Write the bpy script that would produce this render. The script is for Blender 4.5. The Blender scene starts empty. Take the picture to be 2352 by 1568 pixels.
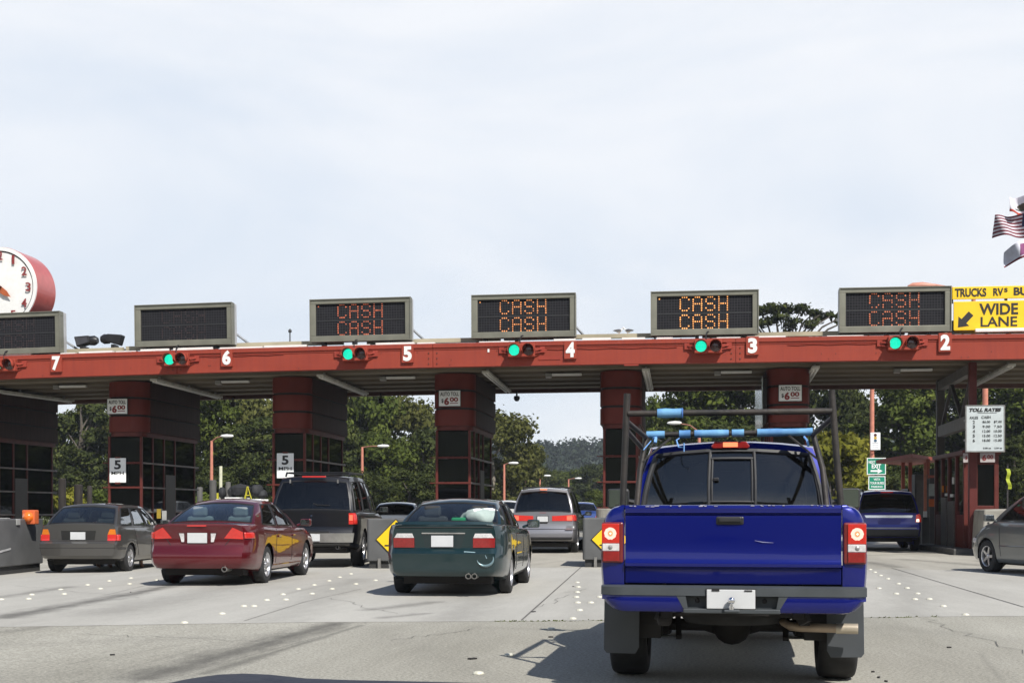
import bpy, math, random
import numpy as np
from mathutils import Vector, Matrix
R = math.radians
PI = math.pi
SC = bpy.context.scene
COL = SC.collection
rnd = random.Random(11)

# ------------------------------------------------------------------ camera
TH = math.atan(379 / 2970.0)          # view turned left of the lane direction
CH = 1.22                             # eye height in the car
camd = bpy.data.cameras.new('camera')
cam = bpy.data.objects.new('camera', camd)
COL.objects.link(cam)
cam.location = (0, 0, CH)
cam.rotation_euler = (R(90), 0, TH)
camd.sensor_width = 36
camd.sensor_fit = 'HORIZONTAL'
camd.lens = 36 * 2970 / 2352.0
camd.shift_y = (1172 - 784) / 2352.0
camd.clip_start = 0.05
camd.clip_end = 6000
SC.camera = cam

# ------------------------------------------------------------------ light, sky, exposure
SUNV = Vector((0.40, -0.54, 0.74)).normalized()
sl = bpy.data.lights.new('sun', 'SUN')
sl.energy = 5.0
sl.angle = R(0.6)
sl.color = (1.0, 0.955, 0.88)
so = bpy.data.objects.new('sun', sl)
COL.objects.link(so)
so.rotation_euler = (-SUNV).to_track_quat('-Z', 'Y').to_euler()
so.location = SUNV * 60
SKY_STRENGTH = 0.1
w = bpy.data.worlds.new('World')
SC.world = w
w.use_nodes = True
nt = w.node_tree
nt.nodes.clear()
def N(tree, typ, **kw):
    n = tree.nodes.new(typ)
    for k, v in kw.items():
        setattr(n, k, v)
    return n
def LK(tree, a, b):
    tree.links.new(a, b)
sky = N(nt, 'ShaderNodeTexSky', sky_type='NISHITA', sun_disc=False)
sky.sun_elevation = math.asin(SUNV.z)
sky.sun_rotation = math.atan2(SUNV.x, SUNV.y)
sky.air_density = 1.0; sky.dust_density = 0.3; sky.ozone_density = 1.0
tc = N(nt, 'ShaderNodeTexCoord')
mp = N(nt, 'ShaderNodeMapping'); mp.inputs['Scale'].default_value = (1.5, 1.5, 4.6)
mp.inputs['Rotation'].default_value = (0.25, 0.1, 0.5)
LK(nt, tc.outputs['Generated'], mp.inputs['Vector'])
nz = N(nt, 'ShaderNodeTexNoise'); nz.inputs['Scale'].default_value = 1.7; nz.inputs['Detail'].default_value = 8
nz.inputs['Roughness'].default_value = 0.5; nz.inputs['Distortion'].default_value = 0.6
LK(nt, mp.outputs['Vector'], nz.inputs['Vector'])
rp = N(nt, 'ShaderNodeValToRGB')
rp.color_ramp.elements[0].position = 0.36; rp.color_ramp.elements[0].color = (7.15, 7.75, 8.6, 1)
rp.color_ramp.elements[1].position = 0.60; rp.color_ramp.elements[1].color = (8.65, 8.85, 9.2, 1)
LK(nt, nz.outputs['Fac'], rp.inputs['Fac'])
mx = N(nt, 'ShaderNodeMix', data_type='RGBA')
spz = N(nt, 'ShaderNodeSeparateXYZ'); LK(nt, tc.outputs['Generated'], spz.inputs[0])
cov = N(nt, 'ShaderNodeMapRange', interpolation_type='SMOOTHSTEP')      # cloud cover faded out above the view, cutting fill light from overhead
cov.inputs['From Min'].default_value = 0.375; cov.inputs['From Max'].default_value = 0.52
cov.inputs['To Min'].default_value = 0.92; cov.inputs['To Max'].default_value = 0.0
LK(nt, spz.outputs['Z'], cov.inputs['Value']); LK(nt, cov.outputs['Result'], mx.inputs['Factor'])
LK(nt, sky.outputs['Color'], mx.inputs['A']); LK(nt, rp.outputs['Color'], mx.inputs['B'])
bg = N(nt, 'ShaderNodeBackground'); bg.inputs['Strength'].default_value = SKY_STRENGTH
LK(nt, mx.outputs['Result'], bg.inputs['Color'])
wo = N(nt, 'ShaderNodeOutputWorld'); LK(nt, bg.outputs['Background'], wo.inputs['Surface'])
SC.view_settings.view_transform = 'Standard'
SC.view_settings.look = 'None'
SC.view_settings.exposure = 0.2
SC.view_settings.gamma = 1.0
SC.render.engine = 'CYCLES'
try:
    SC.cycles.use_denoising = True
    SC.cycles.max_bounces = 7
    SC.cycles.transparent_max_bounces = 16
    SC.cycles.caustics_reflective = False
    SC.cycles.caustics_refractive = False
except Exception:
    pass

# ------------------------------------------------------------------ picture <-> place
def gz(x):
    """cross fall of the plaza: the pavement drops gently to both sides"""
    if x < -1: return -0.0005 * (max(x, -30) + 1) ** 2
    if x > 3: return -0.0004 * (min(x, 22) - 3) ** 2
    return 0.0
_c, _s = math.cos(TH), math.sin(TH)
def ray(u, v):
    a = (u - 1176) / 2970.0; b = (1172 - v) / 2970.0
    return Vector((a * _c - _s, a * _s + _c, b))
def at(u, v, Y):
    d = ray(u, v)
    return Vector((0, 0, CH)) + d * (Y / d.y)
def gnd(u, v):
    d = ray(u, v); z = 0.0
    for _ in range(12):
        t = (z - CH) / d.z
        z = gz(d.x * t)
    return Vector((d.x * t, d.y * t, z))
def pxm(u, Y):      # picture units per metre at depth Y
    a = (u - 1176) / 2970.0
    return 2970.0 / (Y / (a * _s + _c))

# ------------------------------------------------------------------ mesh helpers
class MB:
    def __init__(self): self.v = []; self.f = []
    def add(self, vs, fs):
        o = len(self.v)
        self.v.extend([tuple(p) for p in vs]); self.f.extend([tuple(i + o for i in q) for q in fs])
        return self
    def box(self, cx, cy, cz, sx, sy, sz, rot=None):
        vs = [Vector((i * sx / 2, j * sy / 2, k * sz / 2)) for k in (-1, 1) for j in (-1, 1) for i in (-1, 1)]
        if rot is not None: vs = [rot @ p for p in vs]
        vs = [p + Vector((cx, cy, cz)) for p in vs]
        return self.add(vs, [(0, 2, 3, 1), (4, 5, 7, 6), (0, 1, 5, 4), (2, 6, 7, 3), (0, 4, 6, 2), (1, 3, 7, 5)])
    def bx(self, x0, x1, y0, y1, z0, z1):
        return self.box((x0 + x1) / 2, (y0 + y1) / 2, (z0 + z1) / 2, abs(x1 - x0), abs(y1 - y0), abs(z1 - z0))
    def bar(self, p, q, w, h):
        """a square bar from p to q"""
        p, q = Vector(p), Vector(q); d = (q - p); L = d.length
        m = d.to_track_quat('Y', 'Z').to_matrix()
        c = (p + q) / 2
        return self.box(c.x, c.y, c.z, w, L, h, m)
    def tube(self, pts, r, n=8, caps=True):
        pts = [Vector(p) for p in pts]; rs = r if isinstance(r, (list, tuple)) else [r] * len(pts)
        vs, fs = [], []; up = None
        for i, p in enumerate(pts):
            t = (pts[min(i + 1, len(pts) - 1)] - pts[max(i - 1, 0)]).normalized()
            if up is None:
                up = t.orthogonal().normalized()
            else:
                up = (up - t * up.dot(t))
                up = up.normalized() if up.length > 1e-6 else t.orthogonal().normalized()
            b = t.cross(up)
            for k in range(n):
                a = 2 * PI * k / n
                vs.append(p + (up * math.cos(a) + b * math.sin(a)) * rs[i])
        for i in range(len(pts) - 1):
            for k in range(n):
                fs.append((i * n + k, i * n + (k + 1) % n, (i + 1) * n + (k + 1) % n, (i + 1) * n + k))
        if caps:
            fs.append(tuple(reversed(range(n)))); fs.append(tuple((len(pts) - 1) * n + k for k in range(n)))
        return self.add(vs, fs)
    def lathe(self, prof, c=(0, 0, 0), axis='Z', n=24, caps=True, flip=False):
        vs, fs = [], []
        for (r, h) in prof:
            for k in range(n):
                a = 2 * PI * k / n; x, y = r * math.cos(a), r * math.sin(a)
                p = {'Z': (x, y, h), 'Y': (y, h, x), 'X': (h, x, y)}[axis]
                vs.append((p[0] + c[0], p[1] + c[1], p[2] + c[2]))
        for i in range(len(prof) - 1):
            for k in range(n):
                q = (i * n + k, i * n + (k + 1) % n, (i + 1) * n + (k + 1) % n, (i + 1) * n + k)
                fs.append(q[::-1] if flip else q)
        if caps:
            fs.append(tuple(range(n))[::-1]); fs.append(tuple((len(prof) - 1) * n + k for k in range(n)))
        return self.add(vs, fs)
    def prism(self, poly, y0, y1):
        """polygon in (x,z), from depth y0 to y1"""
        n = len(poly)
        vs = [(x, y0, z) for x, z in poly] + [(x, y1, z) for x, z in poly]
        fs = [tuple(range(n)), tuple(range(2 * n - 1, n - 1, -1))] + [(i, i + n, (i + 1) % n + n, (i + 1) % n) for i in range(n)]
        return self.add(vs, fs)
    def grid(self, P):
        """P[i][j] of points"""
        ni, nj = len(P), len(P[0])
        return self.add([p for row in P for p in row],
                        [(i * nj + j, i * nj + j + 1, (i + 1) * nj + j + 1, (i + 1) * nj + j) for i in range(ni - 1) for j in range(nj - 1)])
    def mesh(self, name, smooth=None, fix=False):
        me = bpy.data.meshes.new(name); me.from_pydata(self.v, [], self.f)
        if fix:
            import bmesh
            bm = bmesh.new(); bm.from_mesh(me)
            bmesh.ops.remove_doubles(bm, verts=bm.verts, dist=1e-5)
            bmesh.ops.recalc_face_normals(bm, faces=bm.faces)
            bm.to_mesh(me); bm.free()
        if smooth:
            me.polygons.foreach_set('use_smooth', [True] * len(me.polygons))
            me.set_sharp_from_angle(angle=R(smooth))
        me.update()
        return me
    def build(self, name, mat=None, parent=None, smooth=None, bevel=0, fix=False, label=None, loc=None):
        o = bpy.data.objects.new(name, self.mesh(name, smooth, fix)); COL.objects.link(o)
        if mat: o.data.materials.append(mat)
        if parent: o.parent = parent
        if loc is not None: o.location = loc
        if bevel:
            b = o.modifiers.new('bevel', 'BEVEL'); b.width = bevel; b.segments = 2; b.limit_method = 'ANGLE'; b.angle_limit = R(40)
        if label: o['label'] = label
        return o

def build_each(mb, name, m, root, off=None, **kw):
    """every loose piece of the mesh as a part of its own"""
    par = list(range(len(mb.v)))
    def find(i):
        while par[i] != i: par[i] = par[par[i]]; i = par[i]
        return i
    for f in mb.f:
        for i in f[1:]: par[find(i)] = find(f[0])
    comp = {}
    for f in mb.f: comp.setdefault(find(f[0]), []).append(f)
    for fs in comp.values():
        q = MB(); ix = {}
        for f in fs:
            for i in f:
                if i not in ix: ix[i] = len(q.v); q.v.append(mb.v[i])
            q.f.append(tuple(ix[i] for i in f))
        q.build(name, m, root, loc=off, **kw)

def tag(o, label=None, cat=None, group=None, kind=None):
    if label: o['label'] = label
    if cat: o['category'] = cat
    if group: o['group'] = group
    if kind: o['kind'] = kind
    return o
def thing(name, label, cat, loc=(0, 0, 0), rz=0, group=None, ry=0):
    o = bpy.data.objects.new(name, None); COL.objects.link(o)
    o.empty_display_size = 0.2
    o.location = loc; o.rotation_euler = (0, ry, rz)
    return tag(o, label, cat, group)
def kids(o): return [c for c in bpy.data.objects if c.parent == o]
def dup(o, loc=None, rz=None, label=None, group=None, parent=None, scale=None):
    c = o.copy(); COL.objects.link(c)
    if parent is not None: c.parent = parent
    if loc is not None: c.location = loc
    if rz is not None: c.rotation_euler = (0, 0, rz)
    if scale is not None: c.scale = scale
    if label: c['label'] = label
    if group: c['group'] = group
    for k in kids(o): dup(k, parent=c)
    return c

# ------------------------------------------------------------------ materials
MATS = {}
def mat(name, col, rough=0.6, metal=0.0, coat=0.0, var=0.12, scale=6.0, bump=0.0, bscale=None, emit=None, estr=0.0, col2=None, spec=None, detail=5, stretch=None):
    if name in MATS: return MATS[name]
    m = bpy.data.materials.new(name); m.use_nodes = True; t = m.node_tree
    b = t.nodes['Principled BSDF']
    b.inputs['Roughness'].default_value = rough; b.inputs['Metallic'].default_value = metal
    b.inputs['Coat Weight'].default_value = coat; b.inputs['Coat Roughness'].default_value = 0.05
    if spec is not None: b.inputs['Specular IOR Level'].default_value = spec
    tcn = N(t, 'ShaderNodeTexCoord'); vec = tcn.outputs['Object']
    if stretch:
        mpn = N(t, 'ShaderNodeMapping'); mpn.inputs['Scale'].default_value = stretch
        LK(t, vec, mpn.inputs['Vector']); vec = mpn.outputs['Vector']
    n1 = N(t, 'ShaderNodeTexNoise'); n1.inputs['Scale'].default_value = scale; n1.inputs['Detail'].default_value = detail
    LK(t, vec, n1.inputs['Vector'])
    r = N(t, 'ShaderNodeValToRGB')
    c2 = col2 or tuple(min(1, c * (1 + var)) for c in col)
    c1 = col if col2 else tuple(c * (1 - var) for c in col)
    r.color_ramp.elements[0].position = 0.32; r.color_ramp.elements[0].color = (*c1, 1)
    r.color_ramp.elements[1].position = 0.68; r.color_ramp.elements[1].color = (*c2, 1)
    LK(t, n1.outputs['Fac'], r.inputs['Fac']); LK(t, r.outputs['Color'], b.inputs['Base Color'])
    if bump:
        n2 = N(t, 'ShaderNodeTexNoise'); n2.inputs['Scale'].default_value = bscale or scale * 6; n2.inputs['Detail'].default_value = 4
        LK(t, vec, n2.inputs['Vector'])
        bp = N(t, 'ShaderNodeBump'); bp.inputs['Strength'].default_value = bump; bp.inputs['Distance'].default_value = 0.02
        LK(t, n2.outputs['Fac'], bp.inputs['Height']); LK(t, bp.outputs['Normal'], b.inputs['Normal'])
    if emit:
        b.inputs['Emission Color'].default_value = (*emit, 1); b.inputs['Emission Strength'].default_value = estr
    MATS[name] = m
    return m
def paint(name, col, metal=0.3, rough=0.32, dirt=0.25, coat=1.0):
    """car paint with a clear coat and a little road dust in streaks"""
    if name in MATS: return MATS[name]
    m = bpy.data.materials.new(name); m.use_nodes = True; t = m.node_tree; b = t.nodes['Principled BSDF']
    b.inputs['Metallic'].default_value = metal
    b.inputs['Coat Weight'].default_value = coat; b.inputs['Coat Roughness'].default_value = 0.03; b.inputs['Coat IOR'].default_value = 1.5
    tcn = N(t, 'ShaderNodeTexCoord')
    n1 = N(t, 'ShaderNodeTexNoise'); n1.inputs['Scale'].default_value = 2.2; n1.inputs['Detail'].default_value = 7; n1.inputs['Roughness'].default_value = 0.65
    LK(t, tcn.outputs['Object'], n1.inputs['Vector'])
    sep = N(t, 'ShaderNodeSeparateXYZ'); LK(t, tcn.outputs['Object'], sep.inputs[0])
    low = N(t, 'ShaderNodeMapRange'); low.inputs['From Min'].default_value = 0.75; low.inputs['From Max'].default_value = 0.25
    low.inputs['To Min'].default_value = 0.15; low.inputs['To Max'].default_value = 1.0
    LK(t, sep.outputs['Z'], low.inputs['Value'])
    mr = N(t, 'ShaderNodeMapRange'); mr.inputs['From Min'].default_value = 0.45; mr.inputs['From Max'].default_value = 0.75; mr.inputs['To Max'].default_value = dirt
    LK(t, n1.outputs['Fac'], mr.inputs['Value'])
    mu = N(t, 'ShaderNodeMath', operation='MULTIPLY'); LK(t, mr.outputs['Result'], mu.inputs[0]); LK(t, low.outputs['Result'], mu.inputs[1])
    mc = N(t, 'ShaderNodeMix', data_type='RGBA'); mc.inputs['A'].default_value = (*col, 1); mc.inputs['B'].default_value = (0.16, 0.145, 0.12, 1)
    LK(t, mu.outputs['Value'], mc.inputs['Factor']); LK(t, mc.outputs['Result'], b.inputs['Base Color'])
    ra = N(t, 'ShaderNodeMath', operation='ADD'); ra.inputs[1].default_value = rough; LK(t, mu.outputs['Value'], ra.inputs[0])
    LK(t, ra.outputs['Value'], b.inputs['Roughness'])
    nw = N(t, 'ShaderNodeTexNoise'); nw.inputs['Scale'].default_value = 1.7; nw.inputs['Detail'].default_value = 2; LK(t, tcn.outputs['Object'], nw.inputs['Vector'])
    bw = N(t, 'ShaderNodeBump'); bw.inputs['Strength'].default_value = .035; bw.inputs['Distance'].default_value = .08       # pressed sheet is never quite flat
    LK(t, nw.outputs['Fac'], bw.inputs['Height']); LK(t, bw.outputs['Normal'], b.inputs['Normal']); LK(t, bw.outputs['Normal'], b.inputs['Coat Normal'])
    MATS[name] = m
    return m
def glass(name, tint, refl=1.0):
    """a thin pane: tinted view through, sky mirrored by Fresnel"""
    if name in MATS: return MATS[name]
    m = bpy.data.materials.new(name); m.use_nodes = True; t = m.node_tree; t.nodes.clear()
    tr = N(t, 'ShaderNodeBsdfTransparent'); tr.inputs['Color'].default_value = (*tint, 1)
    gl = N(t, 'ShaderNodeBsdfGlossy'); gl.inputs['Roughness'].default_value = 0.03; gl.inputs['Color'].default_value = (0.95, 0.97, 1, 1)
    fr = N(t, 'ShaderNodeFresnel'); fr.inputs['IOR'].default_value = 1.55
    mu = N(t, 'ShaderNodeMath', operation='MULTIPLY'); mu.inputs[1].default_value = refl
    LK(t, fr.outputs['Fac'], mu.inputs[0])
    tcn = N(t, 'ShaderNodeTexCoord'); nn = N(t, 'ShaderNodeTexNoise'); nn.inputs['Scale'].default_value = 3; LK(t, tcn.outputs['Object'], nn.inputs['Vector'])
    df = N(t, 'ShaderNodeBsdfDiffuse'); df.inputs['Color'].default_value = (0.4, 0.4, 0.38, 1)
    md = N(t, 'ShaderNodeMixShader'); dm = N(t, 'ShaderNodeMath', operation='MULTIPLY'); dm.inputs[1].default_value = 0.018 if max(tint) > .15 else 0.008
    LK(t, nn.outputs['Fac'], dm.inputs[0]); LK(t, dm.outputs['Value'], md.inputs['Fac'])
    mi = N(t, 'ShaderNodeMixShader'); LK(t, mu.outputs['Value'], mi.inputs['Fac'])
    LK(t, tr.outputs['BSDF'], mi.inputs[1]); LK(t, gl.outputs['BSDF'], mi.inputs[2])
    LK(t, mi.outputs['Shader'], md.inputs[1]); LK(t, df.outputs['BSDF'], md.inputs[2])
    o = N(t, 'ShaderNodeOutputMaterial'); LK(t, md.outputs['Shader'], o.inputs['Surface'])
    MATS[name] = m
    return m
def emis(name, col, s):
    return mat(name, tuple(c * 0.6 for c in col), 0.4, emit=col, estr=s, var=0.02)

RED = mat('orange_red_paint', (0.30, 0.052, 0.032), 0.6, spec=.2, var=0.12, scale=1.6, bump=0.06, bscale=9, stretch=(0.5, 1, 1.5))
REDD = mat('orange_red_paint_plate', (0.29, 0.045, 0.03), 0.6, spec=.2, var=0.08, scale=3)
BOOTHS = mat('booth_side_dark', (0.045, 0.023, 0.020), 0.7, spec=.2, var=0.2, scale=2, stretch=(1, 6, .6))  # booth side panels, darker and browner than the red front
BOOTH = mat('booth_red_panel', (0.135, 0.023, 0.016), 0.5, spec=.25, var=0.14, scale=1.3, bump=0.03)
BOOTHF = mat('booth_frame_red', (0.105, 0.022, 0.017), 0.5, spec=.3, var=0.18, scale=4)
DARK = mat('dark_gap', (0.02, 0.018, 0.018), 0.8)
BLACK = mat('black_plastic', (0.018, 0.018, 0.02), 0.45, var=0.15)
BLACKM = mat('black_metal', (0.02, 0.02, 0.022), 0.4, metal=0.3)
RUBBER = mat('tyre_rubber', (0.022, 0.022, 0.023), 0.85, var=0.25, scale=12, bump=0.1)
ALLOY = mat('alloy_rim', (0.58, 0.58, 0.6), 0.28, metal=0.85, var=0.06)
CHROME = mat('chrome', (0.75, 0.75, 0.77), 0.12, metal=1.0, var=0.03)
STEEL = mat('bare_steel', (0.36, 0.35, 0.33), 0.4, metal=0.8, var=0.2)
WHITE = mat('white_paint', (0.78, 0.78, 0.76), 0.5, var=0.05)
PLATEW = mat('plate_white', (0.56, 0.57, 0.58), 0.5, var=0.04)
SIGNW = mat('sign_white', (0.84, 0.86, 0.86), 0.5, var=0.06, scale=3)
SIGNB = mat('sign_black', (0.015, 0.015, 0.016), 0.6, var=0.05)
SIGNR = mat('sign_dark_red', (0.23, 0.03, 0.03), 0.6, var=0.05)
YELLOW = mat('sign_yellow', (0.86, 0.56, 0.010), 0.5, var=0.05, scale=2)
GREEN = mat('sign_green', (0.0, 0.22, 0.13), 0.5, var=0.06, scale=2)
CONC = mat('old_concrete', (0.30, 0.285, 0.25), 0.9, var=0.28, scale=2.2, bump=0.25)
CONCD = mat('dark_concrete', (0.085, 0.083, 0.078), 0.75, var=0.35, scale=1.5, bump=0.2)
ALUM = mat('grey_aluminium', (0.19, 0.187, 0.15), 0.5, metal=0.25, var=0.16, scale=2, bump=0.05)
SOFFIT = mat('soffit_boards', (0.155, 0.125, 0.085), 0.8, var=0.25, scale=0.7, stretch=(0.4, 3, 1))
SOFFITD = mat('soffit_recess_shade', (0.02, 0.017, 0.014), 0.85, var=0.2)  # shade between the boards put into the deck colour
TAN = mat('tan_gutter', (0.42, 0.37, 0.26), 0.7, var=0.2, scale=1)
BWIN = glass('booth_glass', (0.10, 0.115, 0.125), 1.2)
BINT = mat('booth_interior', (0.035, 0.03, 0.03), 0.8, var=0.4, scale=3)
GLT = glass('light_car_glass', (0.62, 0.72, 0.70), 2.0)
GLC = glass('clear_car_glass', (0.80, 0.88, 0.86), 1.0)
GLM = glass('tinted_car_glass', (0.20, 0.24, 0.25))
GLD = glass('dark_car_glass', (0.03, 0.033, 0.036))
MIRR = mat('mirror_face', (0.75, 0.8, 0.82), 0.05, metal=1.0, var=0.02)
REDL = mat('red_lens', (0.24, 0.010, 0.010), 0.18, coat=1.0, var=0.12, scale=30)
REDLIT = emis('red_lamp_lit', (1.0, 0.13, 0.07), 0.95)
REDLON = mat('red_lens_lit', (0.40, 0.014, 0.012), 0.2, coat=1.0, emit=(1.0, 0.07, 0.04), estr=0.22, var=0.1, scale=25)
REDHOT = emis('brake_lamp_glow', (1.0, 0.24, 0.10), 1.0)
WARM = emis('lamp_bulb_glow', (1.0, 0.86, 0.66), 1.6)
CLEARL = mat('clear_lens', (0.62, 0.6, 0.6), 0.12, coat=1.0, var=0.15, scale=40)
AMBER = mat('amber_lens', (0.55, 0.15, 0.01), 0.2, coat=1.0, emit=(1, 0.3, 0.02), estr=0.04, var=0.1)
INTD = mat('dark_interior', (0.03, 0.03, 0.032), 0.85, var=0.2)
INTG = mat('grey_seat_cloth', (0.22, 0.25, 0.27), 0.9, var=0.1)

_txt = {}
def text_mesh(s, bold=0.0, shear=0.0):
    k = (s, bold, shear)
    if k in _txt: return _txt[k]
    c = bpy.data.curves.new('lettering', 'FONT'); c.body = s; c.size = 1; c.offset = bold; c.extrude = 0.004
    c.align_x = 'LEFT'; c.shear = shear; c.resolution_u = 4
    o = bpy.data.objects.new('lettering', c); COL.objects.link(o)
    bpy.context.view_layer.update()
    me = bpy.data.meshes.new_from_object(o.evaluated_get(bpy.context.evaluated_depsgraph_get()))
    bpy.data.objects.remove(o); bpy.data.curves.remove(c)
    co = np.empty(len(me.vertices) * 3); me.vertices.foreach_get('co', co); co = co.reshape(-1, 3)
    lo, hi = co[:, :2].min(0), co[:, :2].max(0)
    co[:, :2] = (co[:, :2] - lo) / (hi - lo)          # into the unit square
    me.vertices.foreach_set('co', co.ravel())
    me.update()
    _txt[k] = me
    return me
def put_text(s, cx, y, cz, wd, ht, material, parent, bold=0.0, name='lettering', shear=0.0):
    """letters filling a box wd x ht centred on (cx, cz) on the plane at y, facing -y"""
    me = text_mesh(s, bold, shear).copy(); me.materials.clear(); me.materials.append(material)
    o = bpy.data.objects.new(name, me); COL.objects.link(o); o.parent = parent
    o.rotation_euler = (R(90), 0, 0); o.location = (cx - wd / 2, y, cz - ht / 2); o.scale = (wd, ht, 1)
    return o
ORD = ['nearest', 'second nearest', 'third nearest', 'fourth nearest', 'fifth nearest', 'sixth nearest', 'seventh nearest', 'eighth nearest',
       'ninth nearest', 'tenth nearest', 'eleventh nearest', 'twelfth nearest', 'thirteenth nearest', 'fourteenth nearest', 'fifteenth nearest',
       'sixteenth nearest', 'seventeenth nearest', 'eighteenth nearest']

# ================================================================== SETTING: ground, pavements
def road_mat(name, ca, cb, grain, gs, marks, bump):
    m = bpy.data.materials.new(name); m.use_nodes = True; t = m.node_tree; b = t.nodes['Principled BSDF']
    b.inputs['Roughness'].default_value = 0.88
    tcn = N(t, 'ShaderNodeTexCoord'); P = tcn.outputs['Object']
    mp1 = N(t, 'ShaderNodeMapping'); mp1.inputs['Scale'].default_value = (0.55, 0.12, 1); LK(t, P, mp1.inputs['Vector'])
    n1 = N(t, 'ShaderNodeTexNoise'); n1.inputs['Scale'].default_value = 1.0; n1.inputs['Detail'].default_value = 10; n1.inputs['Roughness'].default_value = 0.7
    LK(t, mp1.outputs['Vector'], n1.inputs['Vector'])
    r1 = N(t, 'ShaderNodeValToRGB'); r1.color_ramp.elements[0].position = 0.34; r1.color_ramp.elements[1].position = 0.64
    r1.color_ramp.elements[0].color = (*[c * .9 for c in ca], 1); r1.color_ramp.elements[1].color = (*cb, 1)
    LK(t, n1.outputs['Fac'], r1.inputs['Fac'])
    n2 = N(t, 'ShaderNodeTexNoise'); n2.inputs['Scale'].default_value = gs; n2.inputs['Detail'].default_value = 6; n2.inputs['Roughness'].default_value = 0.8
    LK(t, P, n2.inputs['Vector'])
    r2 = N(t, 'ShaderNodeMapRange'); r2.inputs['From Min'].default_value = 0.3; r2.inputs['From Max'].default_value = 0.7
    r2.inputs['To Min'].default_value = 1 - grain; r2.inputs['To Max'].default_value = 1 + grain
    LK(t, n2.outputs['Fac'], r2.inputs['Value'])
    mu = N(t, 'ShaderNodeVectorMath', operation='SCALE'); LK(t, r1.outputs['Color'], mu.inputs[0]); LK(t, r2.outputs['Result'], mu.inputs['Scale'])
    # rubber marks and oil drips worn into the surface
    n3 = N(t, 'ShaderNodeTexNoise'); n3.inputs['Scale'].default_value = 5; n3.inputs['Detail'].default_value = 6; n3.inputs['Roughness'].default_value = 0.7
    mp3 = N(t, 'ShaderNodeMapping'); mp3.inputs['Scale'].default_value = (1.0, 0.35, 1); LK(t, P, mp3.inputs['Vector']); LK(t, mp3.outputs['Vector'], n3.inputs['Vector'])
    tot = None
    for (p, q, wd, st) in marks:
        p = Vector((p[0], p[1], 0)); q = Vector((q[0], q[1], 0)); d = q - p; L2 = d.length_squared
        sb = N(t, 'ShaderNodeVectorMath', operation='SUBTRACT'); sb.inputs[1].default_value = p; LK(t, P, sb.inputs[0])
        fl = N(t, 'ShaderNodeVectorMath', operation='MULTIPLY'); fl.inputs[1].default_value = (1, 1, 0); LK(t, sb.outputs[0], fl.inputs[0])
        dt = N(t, 'ShaderNodeVectorMath', operation='DOT_PRODUCT'); dt.inputs[1].default_value = d / L2; LK(t, fl.outputs[0], dt.inputs[0])
        cl = N(t, 'ShaderNodeClamp'); LK(t, dt.outputs['Value'], cl.inputs['Value'])
        sc = N(t, 'ShaderNodeVectorMath', operation='SCALE'); sc.inputs[0].default_value = d; LK(t, cl.outputs[0], sc.inputs['Scale'])
        ds = N(t, 'ShaderNodeVectorMath', operation='DISTANCE'); LK(t, fl.outputs[0], ds.inputs[0]); LK(t, sc.outputs[0], ds.inputs[1])
        jt = N(t, 'ShaderNodeMath', operation='MULTIPLY_ADD'); jt.inputs[1].default_value = wd * 1.5; LK(t, n3.outputs['Fac'], jt.inputs[0]); LK(t, ds.outputs['Value'], jt.inputs[2])
        mr = N(t, 'ShaderNodeMapRange', interpolation_type='SMOOTHSTEP'); mr.inputs['From Min'].default_value = wd * 1.75; mr.inputs['From Max'].default_value = wd * 0.55
        mr.inputs['To Max'].default_value = st; LK(t, jt.outputs[0], mr.inputs['Value'])
        if tot is None: tot = mr.outputs['Result']
        else:
            ad = N(t, 'ShaderNodeMath', operation='MAXIMUM'); LK(t, tot, ad.inputs[0]); LK(t, mr.outputs['Result'], ad.inputs[1]); tot = ad.outputs[0]
    out = mu.outputs[0]
    if tot is not None:
        mc = N(t, 'ShaderNodeMix', data_type='RGBA'); mc.inputs['B'].default_value = (0.055, 0.052, 0.045, 1)
        LK(t, tot, mc.inputs['Factor']); LK(t, out, mc.inputs['A']); out = mc.outputs['Result']
    LK(t, out, b.inputs['Base Color'])
    bp = N(t, 'ShaderNodeBump'); bp.inputs['Strength'].default_value = bump; bp.inputs['Distance'].default_value = 0.01
    LK(t, n2.outputs['Fac'], bp.inputs['Height']); LK(t, bp.outputs['Normal'], b.inputs['Normal'])
    return m
def sheet(name, xs, ylo, yhi, dz, material, ny=1):
    """a sheet of ground following the cross fall; ylo / yhi are functions of x"""
    g = MB()
    P = []
    for j in range(ny + 1):
        P.append([(x, ylo(x) + (yhi(x) - ylo(x)) * j / ny, gz(x) + dz) for x in xs])
    g.grid(P)
    return tag(g.build(name, material, smooth=40), kind='structure')

G = lambda u, v: gnd(u, v)
MARKS_C = [(G(10, 1417), G(310, 1362), 0.42, 0.8), (G(310, 1362), G(440, 1334), 0.32, 0.75), (G(40, 1400), G(250, 1372), 0.08, 0.3),
           (G(0, 1371), G(160, 1347), 0.32, 0.5), (G(850, 1400), G(1000, 1382), 0.30, 0.5), (G(880, 1418), G(980, 1408), 0.2, 0.45),
           (G(2080, 1284), G(2280, 1306), 0.55, 0.45), (G(1990, 1290), G(2060, 1302), 0.45, 0.35), (G(1985, 1275), G(2150, 1270), 0.5, 0.2),
           (G(650, 1365), G(760, 1340), 0.14, 0.2), (G(1210, 1300), G(1290, 1290), 0.4, 0.12), (G(100, 1400), G(330, 1345), 0.05, 0.4)]
MARKS_C += [(G(250, 1405), G(640, 1318), .9, .26), (G(640, 1425), G(820, 1330), .7, .22), (G(1050, 1420), G(1180, 1300), .6, .24), (G(1340, 1424), G(1345, 1310), .4, .08), (G(2100, 1412), G(2060, 1300), .6, .22)]
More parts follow.
